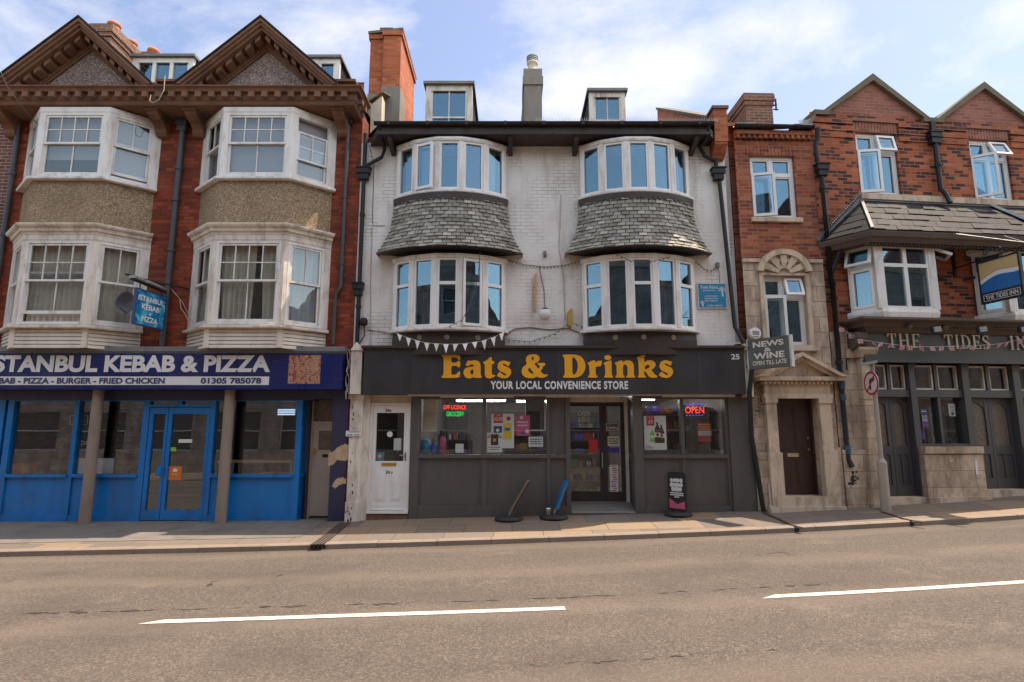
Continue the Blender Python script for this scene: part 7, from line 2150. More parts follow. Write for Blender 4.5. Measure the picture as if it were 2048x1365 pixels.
for i, w_ in enumerate((w1, w2, w3)):
    f, xm, zs = four_light(FC, inn, w_, -.06)
    if i < 2:
        top_leaf(FC, f, xm+.02, w_[1]-.04, -.055, zs, w_[3]-.05, 12 if i == 0 else 24)
        open_leaf(FC, f, w_[0]+.03, -.055, xm-w_[0]-.0, w_[2]+.04, zs+.02, 13 if i == 0 else 40)
t = MB(FC)
# rain hopper and pipe in the valley
xh = FC.X(1868, 270, .1)
t.box(xh-.05, xh+.05, .0, .12, zval-.30, zval-.1)
hopper(t, xh, .08, FC.Z(1870, 275, .1), 1.2)
pipe_run(t, FC, [(xh+.01, .09, FC.Z(1870, 275, .1)), (xh+.02, .09, FC.Z(1884, 378, .1)), (xh+.08, .14, FC.Z(1892, 390, .12)), (xh+.09, .20, FC.Z(1897, 408, .15))], .05, [(xh+.02, .09, FC.Z(1880, 330, .1))])
part("drainpipe", t, m_black, inn)
# lean-to slate roof over the bays
xe0 = FC.X(1668, 458, .5)
xtl = FC.X(1722, 405)
xfl = FC.X(1745, 455, .88)
def fr_(a, tt): return (xtl+.05+(xfl-xtl-.05)*tt+(PX1-xtl)*a*(1 if True else 1), .02+.86*tt, zr1+(zr0-zr1)*tt)
t = MB(FC)
A_, B_, C_, D_ = (xtl, .0, zr1), (PX1, .0, zr1), (PX1, .88, zr0), (xfl, .88, zr0)
E_ = (xe0-.02, .0, zr0)
t.add([A_, B_, C_, D_, E_, (PX1, 0, zr0)], [(0, 1, 2, 3), (0, 3, 4), (3, 2, 5, 4)])
tiles(t, fr_, 5, 30, .018, .3)
def fl_(a, tt):
    p = Vector(A_).lerp(Vector(E_), tt); q = Vector(A_).lerp(Vector(D_), tt); r = p.lerp(q, a); return (r.x-.004, r.y+.004, r.z+.006)
tiles(t, fl_, 5, 3, .014, .3)
part("bay_roof", t, m_slate_dk, inn)
t = MB(FC); t.box(xtl-.05, PX1, .0, .06, zr1-.02, zr1+.06)
t.bar((xtl-.02, .03, zr1+.03), (xe0-.02, .03, zr0+.02), .10, .03)
t.bar((A_[0], .02, zr1+.03), (D_[0], .88, zr0+.03), .03, .05)
part("lead_flashing", t, m_lead, inn)
t = MB(FC); xg_ = FC.X(1985, 400, .1); t.bar((xg_, .03, zr1+.05), (xg_+.55, .90, zr0+.05), .05, .10); part("lead_roll", t, m_galv, inn)
t = MB(FC); n = 26
for k in range(n):
    p = Vector((xtl-.05, .05, zr1+.06)).lerp(Vector((xe0, .05, zr0+.05)), k/(n-1))
    for d in (-.05, .0, .05): t.bar(tuple(p), (p.x-.05+d*.5, p.y+.05+d, p.z+.07), .006)
part("bird_spikes", t, m_galv, inn)
# eave boards, brackets of the bay roof
path = [(xe0, .0), (xfl, .84), (PX1, .84)]
t = MB(FC)
t.run(path, [(-.45, zr0-.17), (-.10, zr0-.20), (-.04, zr0-.13), (.0, zr0-.11), (.03, zr0-.03), (.03, zr0-.004), (-.45, zr0-.004)])
x = xfl+.02
while x < FC.X(2048, 470, .7)+.3: t.box(x, x+.035, .58, .70, zr0-.235, zr0-.185); x += .075
part("bay_cornice", t, m_pub_cornice, inn)
for bi, b in enumerate(bays):
    path = [(b[0], 0), (b[1], BP), (b[2], BP), (b[3], 0)]
    t = MB(FC)
    t.run(path, [(-.10, zb0-.12), (.02, zb0-.12), (.04, zb0-.02), (.02, zb0+.05), (-.10, zb0+.05)]); t.run(path, [(-.10, zb1-.05), (.02, zb1-.05), (.05, zb1-.02), (.05, zb1+.06), (-.10, zb1+.06)])
    for i in (1, 2):
        x, o = path[i]; t.plan([(x-.075, o+.006), (x+.075, o+.006), (x+.06, o-.1), (x-.06, o-.1)], zb0+.05, zb1-.05)
    bw_ = part("bay_window", t, m_white, inn)
    fs3 = [FC.sub(path[i][0], path[i][1], path[i+1][0], path[i+1][1]) for i in range(3)]
    for i, f in enumerate(fs3):
        z0_, z1_ = zb0+.05, zb1-.05; L = f.len; zs = z0_+(z1_-z0_)*.68
        a, c = .06, L-.06
        t = MB(f); fw = .055
        t.box(a, a+fw, -.07, -.005, z0_, z1_); t.box(c-fw, c, -.07, -.005, z0_, z1_); t.box(a+fw, c-fw, -.07, -.005, z1_-fw, z1_); t.box(a+fw, c-fw, -.07, -.005, z0_, z0_+fw); t.box(a+fw, c-fw, -.068, -.001, zs-.035, zs+.035)
        if i == 1: m_ = (a+c)/2; t.box(m_-.04, m_+.04, -.066, -.003, z0_+fw, zs-.035); t.box(m_-.04, m_+.04, -.066, -.003, zs+.035, z1_-fw)
        if i == 0: t.box(a+fw, a+fw+.05, -.06, .012, z0_+fw, zs-.035); t.box(c-fw-.05, c-fw, -.06, .012, z0_+fw, zs-.035); t.box(a+fw+.05, c-fw-.05, -.06, .012, zs-.085, zs-.035); t.box(a+fw+.05, c-fw-.05, -.06, .012, z0_+fw, z0_+fw+.05)
        part("light_frame", t, m_upvc, bw_)
        t = MB(f); t.box(a+fw, c-fw, -.045, -.039, z0_+fw, z1_-fw); part("pane", t, m_glass, bw_)
        if bi == 0 and i in (0, 2): top_leaf(f, bw_, a+.02, c-.02, .0, zs-.01, z1_-.02, 20 if i == 0 else 62)
    if bi < 2:
        drape("curtain", Frame(*fs3[0].w(.1, 0, 0).xy, math.degrees(fs3[0].a)), 0, fs3[0].len*.45, zb0+.08, zb1-.08, -.16, m_curtain_blue, "pale curtain behind the angled light of the %s inn bay" % ("left" if bi == 0 else "right"), "curtains at the inn", 4, .035, gather=.1)
# main cornice and fascia
zc1 = FC.Z(1800, 634, .6); zf0_ = FC.Z(1800, 724, .3); zf1_ = FC.Z(1800, 664, .3)
xfa = FC.X(1712, 690, .2)
t = MB(FC)
path = [(FC.X(1692, 640, .05), .0), (FC.X(1692, 640, .05)+.06, .46), (PX1, .46)]
t.run(path, [(-.45, zf1_-.01), (-.2, zf1_-.01), (-.14, zf1_+.06), (-.06, zf1_+.08), (-.02, zf1_+.16), (.06, zf1_+.18), (.10, zc1-.06), (.13, zc1-.04), (.13, zc1), (-.45, zc1+.06)])
part("cornice", t, m_pub_cornice, inn)
t = MB(FC)
xcs = FC.X(1722, 680, .3)
t.side([(0, zf1_-.02), (.30, zf1_-.02), (.33, zf1_-.12), (.30, zf1_-.22), (.22, zf1_-.30), (.12, zf1_-.36), (0, zf1_-.36)], xcs-.09, xcs+.14)
part("scroll_bracket", t, m_pub_cornice, inn)
t = MB(FC)
t.box(xcs+.12, PX1, -.1, .20, zf0_+.04, zf1_-.002); t.box(xcs+.10, PX1, -.1, .25, zf0_, zf0_+.04)
zw_t = FC.Z(1850, 728, .0); 
t.box(xcs+.06, PX1, -.15, .12, zw_t-.0, zf0_)
fsc = part("fascia", t, m_pubgrey, inn)
# serif letters built from strokes
def serif(mb, ch, x, z, h, o, mi=0):
    s_, th, k = .14*h, .07*h, .05*h      # stem, thin, serif height
    def B(x0, x1, z0, z1): mb.box(x+x0*h, x+x1*h, o, o+.02, z+z0*h, z+z1*h, mi)
    def P(pts): mb.prism([(x+a*h, z+b*h) for a, b in pts], o, o+.02, mi)
    if ch == "I": B(.08, .22, .05, .95); B(0, .30, 0, .05); B(0, .30, .95, 1); return .36
    if ch == "T":
        B(.28, .42, .05, .93); B(.18, .52, 0, .05); B(.02, .68, .93, 1); P([(.02, .93), (.02, .74), (.06, .74), (.12, .93)]); P([(.68, .93), (.68, .74), (.64, .74), (.58, .93)]); return .74
    if ch == "H":
        for a in (.08, .60): B(a, a+.14, .05, .95); B(a-.08, a+.22, 0, .05); B(a-.08, a+.22, .95, 1)
        B(.22, .60, .47, .54); return .90
    if ch == "E":
        B(.08, .22, .05, .95); B(0, .22, 0, .05); B(0, .22, .95, 1); B(.22, .60, .93, 1); B(.22, .62, 0, .07); B(.22, .46, .47, .54); P([(.60, .93), (.60, .76), (.56, .76), (.50, .93)]); P([(.62, .07), (.62, .26), (.58, .26), (.52, .07)]); B(.44, .49, .40, .61); return .70
    if ch == "D":
        B(.08, .22, .05, .95); B(0, .22, 0, .05); B(0, .22, .95, 1)
        n = 12; out = [(.22+.50*math.sin(math.pi*i/n), .5+.5*math.cos(math.pi*i/n)) for i in range(n+1)]; inn_ = [(.22+.36*math.sin(math.pi*i/n), .5+.43*math.cos(math.pi*i/n)) for i in range(n+1)]
        for i in range(n): P([inn_[i], out[i], out[i+1], inn_[i+1]])
        return .80
    if ch == "S":
        pts = [(.46, .78), (.42, .90), (.28, .965), (.12, .92), (.06, .76), (.12, .62), (.28, .53), (.44, .42), (.50, .26), (.44, .10), (.28, .035), (.12, .08), (.05, .24)]
        wd = [.03, .05, .07, .10, .13, .14, .15, .15, .13, .10, .07, .05, .03]
        L = [];
        for i, (a, b) in enumerate(pts):
            p, q = pts[max(0, i-1)], pts[min(len(pts)-1, i+1)]; d = math.hypot(q[0]-p[0], q[1]-p[1]); nx_, nz_ = -(q[1]-p[1])/d, (q[0]-p[0])/d
            L.append(((a+nx_*wd[i]/2, b+nz_*wd[i]/2), (a-nx_*wd[i]/2, b-nz_*wd[i]/2)))
        for (a, b), (c, d) in zip(L, L[1:]): P([a, c, d, b])
        B(.42, .47, .70, .99); B(.04, .09, .0, .32); return .60
    if ch == "N":
        B(.10, .17, .05, .95); B(0, .26, 0, .05); B(0, .12, .95, 1); B(.66, .73, .05, .95); B(.56, .83, .95, 1); P([(.08, 1), (.24, 1), (.73, .0), (.64, .0)]); return .90
    return .42
zl0, zl1 = FC.Z(1840, 697, .2), FC.Z(1840, 669, .2); h = zl1-zl0
lets = []
for word, u in (("THE", 1773), ("TIDES", 1886), ("INN", 2017)):
    x = FC.X(u, 683, .2)
    for ch_ in word:
        lets.append((ch_, x)); x += (serif(MB(FC), ch_, x, zl0, h, .212)+.10)*h
pl = thing("pub_lettering", "raised champagne metal letters THE TIDES INN on the dark pub fascia", "lettering", FC, FC.X(1840, 683, .2), .21, zl0)
for ch_, x in lets:
    t = MB(FC); serif(t, ch_, x, zl0, h, .212); part("letter", t, m_gold, pl)
# ground floor joinery
def cx(u, v=850, o=0.0): return FC.X(u, v, o)
t = MB(FC)
zsill = FC.Z(1890, 893, .05); ztr0, ztr1 = FC.Z(1880, 783, .0), FC.Z(1880, 790, .0)
posts = [(1826, 1846), (1938, 1950), (2042, 2060)]
pp = [(FC.X(a, 850, .06), FC.X(b, 850, .06)) for a, b in ((1828, 1840), (1935, 1948), (2038, 2052))]
gnd = [base_z(FC.w((a+b)/2, 0, 0).x) for a, b in pp]
xd0 = FC.X(1752, 850)
bayw = pp[2][0]-pp[0][0]
pp.append((pp[1][0]+bayw, pp[1][1]+bayw)); pp.append((pp[2][0]+bayw, pp[2][1]+bayw))
for i, (a, b) in enumerate(pp):
    t.box(a, b, -.2, .07, .2, zw_t-.002); t.box(a-.015, b+.015, -.02, .085, zw_t-.12, zw_t-.002)
t.box(xd0-.10, xd0, -.2, .03, .2, zw_t-.002)
spans = [(xd0, pp[0][0], "door"), (pp[0][1], pp[1][0], "win"), (pp[1][1], pp[2][0], "door"), (pp[2][1], pp[3][0], "win"), (pp[3][1], pp[4][0], "door")]
for a, b, k in spans:
    t.box(a, b, -.16, .03, ztr1-.05, ztr0+.02)
    m_ = (a+b)/2
    t.box(m_-.035, m_+.035, -.16, .0, ztr0+.02, zw_t-.002)
    if k == "win":
        t.box(m_-.03, m_+.03, -.16, .01, zsill+.05, ztr1-.05); t.box(a, b, -.16, .06, zsill, zsill+.05)
jf = part("pub_front", t, m_pubgrey, inn)
for a, b, k in spans:
    m_ = (a+b)/2
    for x0_, x1_ in ((a+.02, m_-.05), (m_+.05, b-.02)):
        t = MB(FC); z0_, z1_ = ztr0+.03, zw_t-.03
        t.box(x0_, x0_+.03, -.1, -.03, z0_, z1_); t.box(x1_-.03, x1_, -.1, -.03, z0_, z1_); t.box(x0_+.03, x1_-.03, -.1, -.03, z1_-.03, z1_); t.box(x0_+.03, x1_-.03, -.1, -.03, z0_, z0_+.03)
        tf = part("toplight", t, m_cream_wood, inn)
        t = MB(FC); t.box(x0_+.03, x1_-.03, -.07, -.064, z0_+.03, z1_-.03); part("pane", t, m_glass_shop, tf)
    if k == "win":
        for x0_, x1_ in ((a, m_-.03), (m_+.03, b)):
            t = MB(FC); t.box(x0_, x1_, -.08, -.074, zsill+.05, ztr1-.05); part("pane", t, m_glass_shop, jf)
    else:
        zb_ = base_z(FC.w(m_, 0, 0).x)+.12
        for x0_, x1_ in ((a+.004, m_-.004), (m_+.004, b-.004)):
            oo = -.08; zt_ = ztr1-.055; zmid = FC.Z(1800, 893, oo)
            t = MB(FC); st = .075; w_ = x1_-x0_
            t.box(x0_, x0_+st, oo-.05, oo, zb_, zt_); t.box(x1_-st, x1_, oo-.05, oo, zb_, zt_); t.box(x0_+st, x1_-st, oo-.05, oo, zb_, zb_+.2); t.box(x0_+st, x1_-st, oo-.05, oo, zmid-.16, zmid); t.box(x0_+st, x1_-st, oo-.05, oo, zt_-.09, zt_)
            t.box(x0_+st, x1_-st, oo-.04, oo-.02, zb_+.2, zmid-.16); xm_ = (x0_+x1_)/2; t.box(xm_-.03, xm_+.03, oo-.02, oo-.002, zb_+.2, zmid-.16)
            # pointed arch in the glazed panel
            r = (w_-2*st)/2; zc_3 = zt_-.09-r*1.25
            for s_ in (-1, 1):
                pts = [(xm_+s_*r, zt_-.09), (xm_+s_*r, zc_3)]
                pts += [(xm_+s_*r*math.cos(q*.26), zc_3+r*1.15*math.sin(q*.26)) for q in range(1, 6)] + [(xm_, zc_3+r*1.2), (xm_, zt_-.09)]
                t.prism(pts, oo-.045, oo-.008)
            d = part("door", t, m_pubgrey, inn)
            t = MB(FC); t.box(x0_+st, x1_-st, oo-.035, oo-.03, zmid, zt_-.09); part("pane", t, m_glass_lead, d)
# stone parts: stall riser blocks, door steps, end pilaster
for i, (a, b, k) in enumerate(spans):
    t = MB(FC); gz = base_z(FC.w((a+b)/2, 0, 0).x)
    if k == "win":
        a2, b2 = a-.10, b+.12
        t.box(a2, b2, -.1, .20, gz-.25, zsill-.13); t.box(a2-.0, b2, -.1, .235, zsill-.13, zsill-.003); t.box(a2-.03, b2+.04, -.1, .25, gz-.25, gz+.06)
        part("stall_riser", t, m_ashlar, inn)
    else:
        t.box(a-.05, b+.05, -.2, .16, gz-.25, gz+.115); part("door_step", t, m_stone, inn)
t = MB(FC)
e0, e1 = .012, xd0-.10
zcap0, zcap1 = FC.Z(1725, 715, .2), FC.Z(1725, 695, .2)
t.wall(e0, e1+.02, -.1, zcn+.0, [], .03, .1)
t.box(e1-.22, e1+.0, .03, .16, .2, zcap0-.0); t.box(e1-.25, e1+.03, .03, .19, .2, FC.Z(1740, 905, .15)); t.box(e1-.24, e1+.02, .03, .18, FC.Z(1735, 795, .15)-.03, FC.Z(1735, 795, .15)+.02)
t.box(e0, e1-.25, .03, .12, -.1, FC.Z(1700, 900, .1))
part("stone_pier", t, m_ashlar, inn)
t = MB(FC); t.side([(.03, zcap0), (.17, zcap0), (.20, zcap0+.06), (.27, zcap1-.05), (.27, zcap1), (.03, zcap1)], e1-.30, e1+.10); t.box(e1-.45, e1-.30, .03, .10, zcap0, zcap1-.02); part("capital", t, m_stone, inn)
room(inn, FC, xd0-.1, PX1, .2, zw_t+.2, .24, 4.5, m_room)
for k in range(5): pass
# things in the pub windows
a, b, _ = spans[1]
o = -.09
t = MB(FC); x0_, z1_ = FC.at(1841, 818, o); x1_, z0_ = FC.at(1858, 856, o); t.box(x0_, x1_, o-.003, o, z0_, z1_)
W, H = x1_-x0_, z1_-z0_
put_text(t, "LIVE", x0_+.12*W, x0_+.85*W, z0_+.52*H, z0_+.66*H, o, .03, mi=1, thick=.002); put_text(t, "HERE", x0_+.12*W, x0_+.9*W, z0_+.34*H, z0_+.48*H, o, .03, mi=1, thick=.002)
t.box(x0_+.1*W, x0_+.8*W, o, o+.002, z0_+.84*H, z0_+.89*H, 1)
for q in range(4): t.box(x0_+(.15+.18*q)*W, x0_+(.24+.18*q)*W, o, o+.002, z0_+.1*H, z0_+.18*H, 2)
solo("poster", t, [m_purple, m_paper, m_pink], "purple LIVE HERE poster in the pub window", "poster")
t = MB(FC); x0_, z1_ = FC.at(1842, 863, o); x1_, z0_ = FC.at(1851, 880, o); t.box(x0_, x1_, o-.003, o, z0_, z1_); solo("poster", t, m_purple, "small purple card under the LIVE HERE poster", "poster")
poster_fc = (1896, 808, 1912, 833)
t = MB(FC); x0_, z1_ = FC.at(1896, 808, o); x1_, z0_ = FC.at(1912, 833, o); t.box(x0_, x1_, o-.003, o, z0_, z1_)
for k in range(5): t.box(x0_+.03, x1_-.03, o, o+.002, z1_-.05-k*.035, z1_-.04-k*.035, 1)
t.disc((x0_+x1_)/2, z0_+.05, .03, o, o+.002, 12, 1)
solo("notice", t, [m_paper, m_navyp], "white notice with a round badge in the right pane of the pub window", "notice")
t = MB(FC); x0_, z1_ = FC.at(1875, 843, o); x1_, z0_ = FC.at(1883, 859, o); t.box(x0_, x1_, o-.003, o, z0_, z1_); t.box(x0_+.02, x1_-.02, o, o+.002, z0_+.04, z0_+.09, 1); solo("poster", t, [m_curtain, m_orangep], "small cream and orange card in the left pane of the pub window", "poster")
t = MB(FC); x0_, z1_ = FC.at(1926, 880, o); x1_, z0_ = FC.at(1938, 888, o); t.box(x0_, x1_, o-.003, o, z0_, z1_); solo("sticker", t, m_teal, "turquoise sticker at the bottom right of the pub window", "sticker")
# pole leaning shades inside: a pale timber screen
t = MB(FC); x0_ = FC.X(1862, 850, -.6); x1_ = FC.X(1930, 850, -.6)
for k in range(6):
    x = x0_+(x1_-x0_)*k/5; t.box(x, x+.035, -.65, -.6, zsill-.1, ztr1-.2-.06*(k % 2))
t.box(x0_, x1_+.035, -.66, -.651, zsill+.1, zsill+.16); t.box(x0_, x1_+.035, -.66, -.651, ztr1-.4, ztr1-.34)
solo("slatted_screen", t, m_cream_wood, "pale slatted timber screen inside the pub window", "screen")
# rail bracket and ring fixings on the stall riser
t = MB(FC); x0_, z1_ = FC.at(1950, 917, .2); x1_, z0_ = FC.at(1956, 955, .2); t.box(x0_-.02, x0_+.025, .20, .212, z0_, z1_)
for zz in (z0_+.03, z1_-.03): t.disc(x0_, zz, .012, .212, .216, 8, 1)
solo("metal_strap", t, [m_paper, m_dark], "pale upright metal strap on the stone stall riser of the pub", "fixing")
t = MB(FC); x0_, z0_ = FC.at(1901, 920, .2); t.box(x0_-.03, x0_+.03, .2, .212, z0_-.04, z0_+.03); t.disc(x0_, z0_+.005, .012, .212, .216, 8, 1)
solo("fixing_plate", t, [m_stone, m_dark], "small square fixing plate on the stone stall riser of the pub", "fixing")
# graffiti smudge and hook on the pier
t = MB(FC); random.seed(3)
for k in range(34):
    u, v = random.gauss(1707, 4), random.uniform(945, 972); x, z = FC.at(u, v, .12); s_ = random.uniform(.01, .028)
    t.box(x-s_*random.uniform(.3, 1), x+s_, .12, .1222+.0001*k, z-s_*random.uniform(.3, 1), z+s_)
solo("graffiti", t, m_dark, "smudged black stencil mark low on the stone pier beside the sign post", "graffiti")
t = MB(FC); L = [(FC.at(u, v, .08)[0], .08+k*.0, FC.at(u, v, .08)[1]) for k, (u, v) in enumerate(((1694, 740), (1693, 722), (1700, 711), (1712, 710), (1717, 718)))]
t.tube(L, .014); solo("iron_hook", t, m_black, "curved black iron hook on the stone pier under the union flag bunting", "hook")
# floodlights on the cornice
for k, (u, v) in enumerate(((1864, 655), (1955, 655), (2038, 655))):
    x, z = FC.at(u, v, .75)
    lb = ("leftmost", "middle", "rightmost")[k]
    r_ = thing("floodlight", f"{lb} of the angular black floodlights along the pub cornice", "floodlight", FC, x, .6, z-.1, "floodlights over the pub sign")
    t = MB(FC); t.bar((x-.2, .42, z+.05), (x, .78, z), .02); t.bar((x-.02, .74, z-.05), (x+.12, .80, z-.03), .14, .05); part("lamp_body", t, m_black, r_)
    t = MB(FC); t.bar((x+.0, .79, z-.055), (x+.11, .83, z-.04), .10, .03); part("lamp_glass", t, m_galv, r_)
for k, (u, v) in enumerate(((1822, 654), (1893, 656), (1972, 658))):
    x, z = FC.at(u, v, .5)
    t = MB(FC); t.tube([(x, .36, z+.04), (x, .5, z)], .04, 10); t.lathe(x, .46, [(.02, z-.05), (.05, z-.02), (.055, z+.03)], 10)
    solo("spotlight", t, m_pub_cornice, f"{('first', 'second', 'third')[k]} small round spotlight from the left under the pub cornice", "spotlight", "spotlights under the pub cornice")
# union flag bunting
def union_flag(mb, c, w_, h, tilt, sw):
    """little flag hung by its top edge at c; blue field, white and red crosses on both faces"""
    ca, sa = math.cos(tilt), math.sin(tilt)
    def Q(a, b, o_): return (c[0]+a*ca+b*sa, c[1]+o_+sw*(-b)*.4, c[2]-a*sa*.4*0+b*ca+a*sa)
    def strip(pts, o_, mi): mb.add([Q(a*w_, b*h, o_) for a, b in pts] + [Q(a*w_, b*h, -o_) for a, b in pts], [tuple(range(len(pts))), tuple(range(len(pts), 2*len(pts)))[::-1]] + [(i, (i+1) % len(pts), len(pts)+(i+1) % len(pts), len(pts)+i) for i in range(len(pts))], mi)
    strip([(-.5, -1), (.5, -1), (.5, 0), (-.5, 0)], .002, 0)
    for w2_, o_, mi in ((.13, .0035, 1), (.05, .0045, 2)):
        strip([(-.5, -w2_), (-.5, 0), (-.5+w2_, 0), (.5, -1+w2_), (.5, -1), (.5-w2_, -1)], o_, mi); strip([(.5-w2_, 0), (.5, 0), (.5, -w2_), (-.5+w2_, -1), (-.5, -1), (-.5, -1+w2_)], o_+.0003, mi)
    for w2_, o_, mi in ((.16, .006, 1), (.09, .007, 2)):
        strip([(-w2_, -1), (w2_, -1), (w2_, 0), (-w2_, 0)], o_, mi); strip([(-.5, -.5-w2_), (.5, -.5-w2_), (.5, -.5+w2_), (-.5, -.5+w2_)], o_+.0003, mi)
UV = [(1673, 650), (1700, 668), (1722, 680), (1760, 686), (1800, 691), (1850, 694), (1900, 693), (1950, 692), (2000, 688), (2048, 678), (2090, 668)]
OO = [.12, .2, .34, .36, .36, .36, .36, .36, .36, .40, .5]
L = [(FC.at(u, v, o_)[0], o_, FC.at(u, v, o_)[1]) for (u, v), o_ in zip(UV, OO)]
ub = thing("flag_bunting", "string of small union flags hung across the pub fascia", "bunting", FC, L[5][0], .36, L[5][2])
t = MB(FC); t.tube(L, .004, 5); part("string", t, m_paper, ub)
random.seed(11)
for k in range(21):
    p = along(L, (k+.5)/21+random.uniform(-.008, .008))
    t = MB(FC); union_flag(t, p, .11, .085, random.uniform(-.7, .7), random.uniform(-.6, .9)); part("union_flag", t, [m_navyp, m_paper, m_redsign], ub)
# hanging pub sign with scrolled bracket
xq = FC.X(1912, 560, .05)
P_in, P_out = Vector((FC.X(1960, 570, .62), .62)), Vector((FC.X(2044, 540, 1.42), 1.42))
pa, pb = FC.w(P_in.x, P_in.y, 0), FC.w(P_out.x, P_out.y, 0)
fs = Frame(pa.x, pa.y, math.degrees(math.atan2(pb.y-pa.y, pb.x-pa.x))); w_ = (pb-pa).length
z1_ = (FC.Z(1962, 528, .62)+FC.Z(2036, 502, 1.42))/2; z0_ = (FC.Z(1978, 612, .62)+FC.Z(2052, 590, 1.42))/2
H = z1_-z0_
hs = thing("pub_sign", "hanging pub sign painted with a beach and blue sea lettered THE TIDES INN", "hanging sign", fs, w_/2, 0, z0_)
t = MB(fs); e = .03
t.box(0, w_, -.02, .02, z0_, z0_+.24*H); t.box(0, e, -.03, .03, z0_, z1_); t.box(w_-e, w_, -.03, .03, z0_, z1_); t.box(e, w_-e, -.03, .03, z1_-e, z1_); t.box(e, w_-e, -.03, .03, z0_, z0_+e); t.box(e, w_-e, -.028, .028, z0_+.24*H-.01, z0_+.24*H+.012)
part("sign_frame", t, m_black, hs)
for o_, o2_ in ((.0, .018), (-.018, .0)):
    t = MB(fs); a, b = e, w_-e; zb_, zt_ = z0_+.25*H, z1_-e; n = 14
    cur = [(a+(b-a)*i/n, .34+.20*(i/n)+.07*math.sin(i/n*5.2-.6)) for i in range(n+1)]
    def bandp(lo, hi, mi):
        for i in range(n):
            (xa_, ca), (xb_, cb) = cur[i], cur[i+1]
            f0 = lambda c_, k: zb_+(zt_-zb_)*min(1, max(0, k(c_)))
            t.add([(xa_, o2_, f0(ca, lo)), (xb_, o2_, f0(cb, lo)), (xb_, o2_, f0(cb, hi)), (xa_, o2_, f0(ca, hi)), (xa_, o_, f0(ca, lo)), (xb_, o_, f0(cb, lo)), (xb_, o_, f0(cb, hi)), (xa_, o_, f0(ca, hi))], [(0, 1, 2, 3), (7, 6, 5, 4)], mi)
    bandp(lambda c_: 0, lambda c_: c_, 0); bandp(lambda c_: c_, lambda c_: c_+.13, 1); bandp(lambda c_: c_+.13, lambda c_: c_+.18, 2); bandp(lambda c_: c_+.18, lambda c_: 1, 3)
    part("painted_panel", t, [m_seablue, m_sign_white, m_timber, m_sand], hs)
t = MB(fs)
a, b = w_*.07, w_*.93; c0, c1 = z0_+.05*H, z0_+.21*H
for x0_, x1_, y0_, y1_ in ((a, b, c1-.008, c1), (a, b, c0, c0+.008), (a, a+.008, c0, c1), (b-.008, b, c0, c1)): t.box(x0_, x1_, .02, .023, y0_, y1_)
put_text(t, "THE TIDES INN", a+.04, b-.04, c0+.025, c1-.025, .02, .012, thick=.004)
part("lettering", t, m_sign_white, hs)
t = MB(FC)
xb_ = FC.X(1908, 520, .03); zt_, zbt = FC.Z(1905, 490, .03), FC.Z(1912, 552, .03)
t.box(xb_-.03, xb_+.03, 0, .035, zbt, zt_)
xo = P_out.x+.12; zo = z1_+.07
xi = lambda o_: xb_+(P_in.x-xb_)*(o_/P_in.y) if o_ < P_in.y else P_in.x+(P_out.x-P_in.x)*(o_-P_in.y)/(P_out.y-P_in.y)
t.bar((xb_, .02, zbt+.12), (xi(.9), .9, zo), .022) if False else None
t.bar((xb_, .02, zo-.0), (xi(1.6), 1.6, zo), .022)
t.bar((xb_, .02, zt_-.06), (xi(1.1), 1.1, zo+.03), .02)
for oc, rr, zz in ((.35, .07, .10), (.62, .06, -.0), (.8, .065, .09), (1.05, .05, .09), (1.62, .05, .05)):
    pts = []
    for k in range(16):
        a_ = k*.55; r_2 = rr*(1-k/20); o_ = oc+r_2*math.cos(a_); pts.append((xi(max(.05, o_)), o_, zo+zz+r_2*math.sin(a_)))
    t.tube(pts, .010, 6)
for f_ in (.12, .88): t.bar((P_in.x+(P_out.x-P_in.x)*f_, P_in.y+(P_out.y-P_in.y)*f_, z1_), (P_in.x+(P_out.x-P_in.x)*f_, P_in.y+(P_out.y-P_in.y)*f_, zo), .02)
part("scroll_bracket", t, m_black, hs)
t = MB(FC)
a1 = FC.at(1903, 467, .85); t.tube([(a1[0], .85, a1[1]), (xi(1.55), 1.55, zo+.05)], .008, 6); a1 = FC.at(2008, 472, .88); t.tube([(a1[0], .88, a1[1]), (xi(1.55), 1.55, zo+.05)], .008, 6)
part("stay_rod", t, m_galv, hs)
t = MB(FC); x, z = FC.at(1890, 553, .1); t.bar((x-.18, .12, z), (x+.02, .05, z), .04); t.bar((x-.18, .12, z), (x-.24, .16, z-.03), .06)
solo("wall_spotlight", t, m_black, "black spotlight arm on the brick left of the pub sign bracket", "spotlight")
t = MB(FC); x, z = FC.at(1940, 557, .1); t.bar((x-.06, .02, z), (x+.08, .14, z+.01), .05)
solo("wall_spotlight", t, m_black, "black spotlight arm on the brick under the beach painted sign", "spotlight")

# ---------------------------------------------------------------- road sign on its post
x, y = on_pave(1772, 1016); z = zpave(x, y)
rs = thing("road_sign", "no right turn road sign on a grey post at the pub corner", "road sign", WX, x, y, z)
D_ = y
ztop_ = ZC + D_*math.tan(PH+math.atan((682.5-728)/FPX))
t = MB(WX); zsw = ZC + D_*math.tan(PH+math.atan((682.5-922)/FPX))
t.tube([(x, y, z-.02), (x, y, zsw-.03)], .085, 16); t.tube([(x, y, zsw-.03), (x, y, zsw+.05)], [.085, .04], 16); t.tube([(x, y, zsw+.05), (x, y, ztop_+.02)], .038, 14)
part("post", t, m_post, rs)
zc_ = ZC + D_*math.tan(PH+math.atan((682.5-767)/FPX)); r = .222
fsn = Frame(x, y, -86); 
fsn = Frame(fsn.w(.0, .06, 0).x, fsn.w(.0, .06, 0).y, -89)
t = MB(fsn); t.disc(0, zc_, r, -.012, .0, 40); part("sign_plate", t, m_galv, rs)
t = MB(fsn)
n = 40
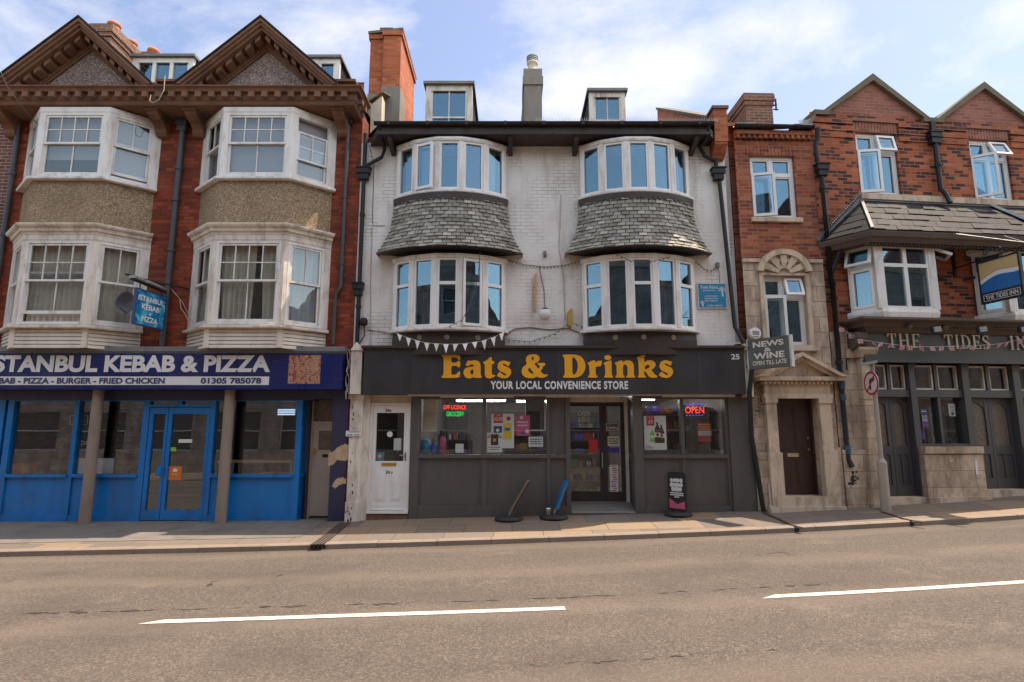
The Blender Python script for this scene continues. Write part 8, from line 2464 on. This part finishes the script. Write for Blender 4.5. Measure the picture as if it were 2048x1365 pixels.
for i in range(n):
    a0, a1 = 6.2832*i/n, 6.2832*(i+1)/n
    t.prism([(r*.82*math.cos(a0), zc_+r*.82*math.sin(a0)), (r*math.cos(a0), zc_+r*math.sin(a0)), (r*math.cos(a1), zc_+r*math.sin(a1)), (r*.82*math.cos(a1), zc_+r*.82*math.sin(a1))], .0, .003)
c_, s_ = math.cos(R(48)), math.sin(R(48)); wd_ = .035
t.prism([(-r*.84*c_+wd_*.5*s_, zc_-r*.84*s_-wd_*.5*c_), (r*.84*c_+wd_*.5*s_, zc_+r*.84*s_-wd_*.5*c_), (r*.84*c_-wd_*.5*s_, zc_+r*.84*s_+wd_*.5*c_), (-r*.84*c_-wd_*.5*s_, zc_-r*.84*s_+wd_*.5*c_)], .004, .006)
part("red_ring", t, m_redsign, rs)
t = MB(fsn); t.disc(0, zc_, r*.82, .0, .002, 40); part("white_field", t, m_sign_white, rs)
t = MB(fsn); t.prism([(.82*a_, zc_+.82*b_) for a_, b_ in ((-.06, -.15), (-.005, -.15), (-.005, .035), (.03, .06), (.07, .06), (.07, .015), (.155, .085), (.07, .155), (.07, .115), (.0, .115), (-.06, .06))], .002, .0035); part("arrow", t, m_black, rs)
t = MB(WX); t.bar((x-.22, y+.02, ztop_-.02), (x+.04, y-.10, ztop_+.03), .05, .08); part("sign_light", t, m_galv, rs)

# ---------------------------------------------------------------- the other side of the street, seen in the window glass
FO = Frame(0, -3.4, 183)
op = thing("opposite_terrace", "pale stone terrace across the road, mirrored in the shop windows", "building", FO, 0, 0, 0)
H_ = 9.6
holes = []
for k in range(-10, 11):
    holes += [(k*3.2-1.0, k*3.2+.0, 4.3, 6.1), (k*3.2-.9, k*3.2-.1, 6.9, 8.1), (k*3.2-1.3, k*3.2+1.0, .9, 2.7)]
t = MB(FO); t.wall(-36, 36, -.4, H_, holes, 0, .2); t.box(-36, 36, -6, -.25, -.4, H_-.1); part("wall", t, m_ashlar_opp, op)
for k, (gx_, gw, gh) in enumerate(((-24, 3, 3), (-14.5, 2.6, 3.4), (-7.5, 2.2, 2.4), (-1.8, 2.7, 3.3), (4.6, 2.3, 2.6), (11, 2.8, 3.4), (20, 3, 3))):
    t = MB(FO); t.prism([(gx_-gw, H_), (gx_+gw, H_), (gx_, H_+gh)], -.3, -.02); part("gable", t, m_brick_old, op)
    t = MB(FO); t.box(gx_+gw-.2, gx_+gw+.7, -2.2, -1.2, H_, H_+gh*1.25); part("chimney", t, m_brick_old, op)
t = MB(FO); t.run([(-36, .0), (36, .0)], [(0, H_-.35), (.12, H_-.3), (.2, H_-.05), (.25, H_), (-.3, H_+.1), (-.3, H_-.35)]); t.box(-36, 36, 0, .1, 3.3, 3.55); part("cornice", t, m_stone, op)
t = MB(FO)
for a, b, c, d in holes: t.box(a, b, -.2, -.19, c, d)
part("pane", t, m_glass_lead, op)
t = MB(FO)
for a, b, c, d in holes:
    t.box(a, a+.06, -.18, -.1, c, d); t.box(b-.06, b, -.18, -.1, c, d); t.box(a+.06, b-.06, -.18, -.1, d-.06, d); t.box(a+.06, b-.06, -.18, -.1, c, c+.06); t.box(a+.06, b-.06, -.18, -.12, (c+d)/2-.03, (c+d)/2+.03)
part("window_frames", t, m_white, op)
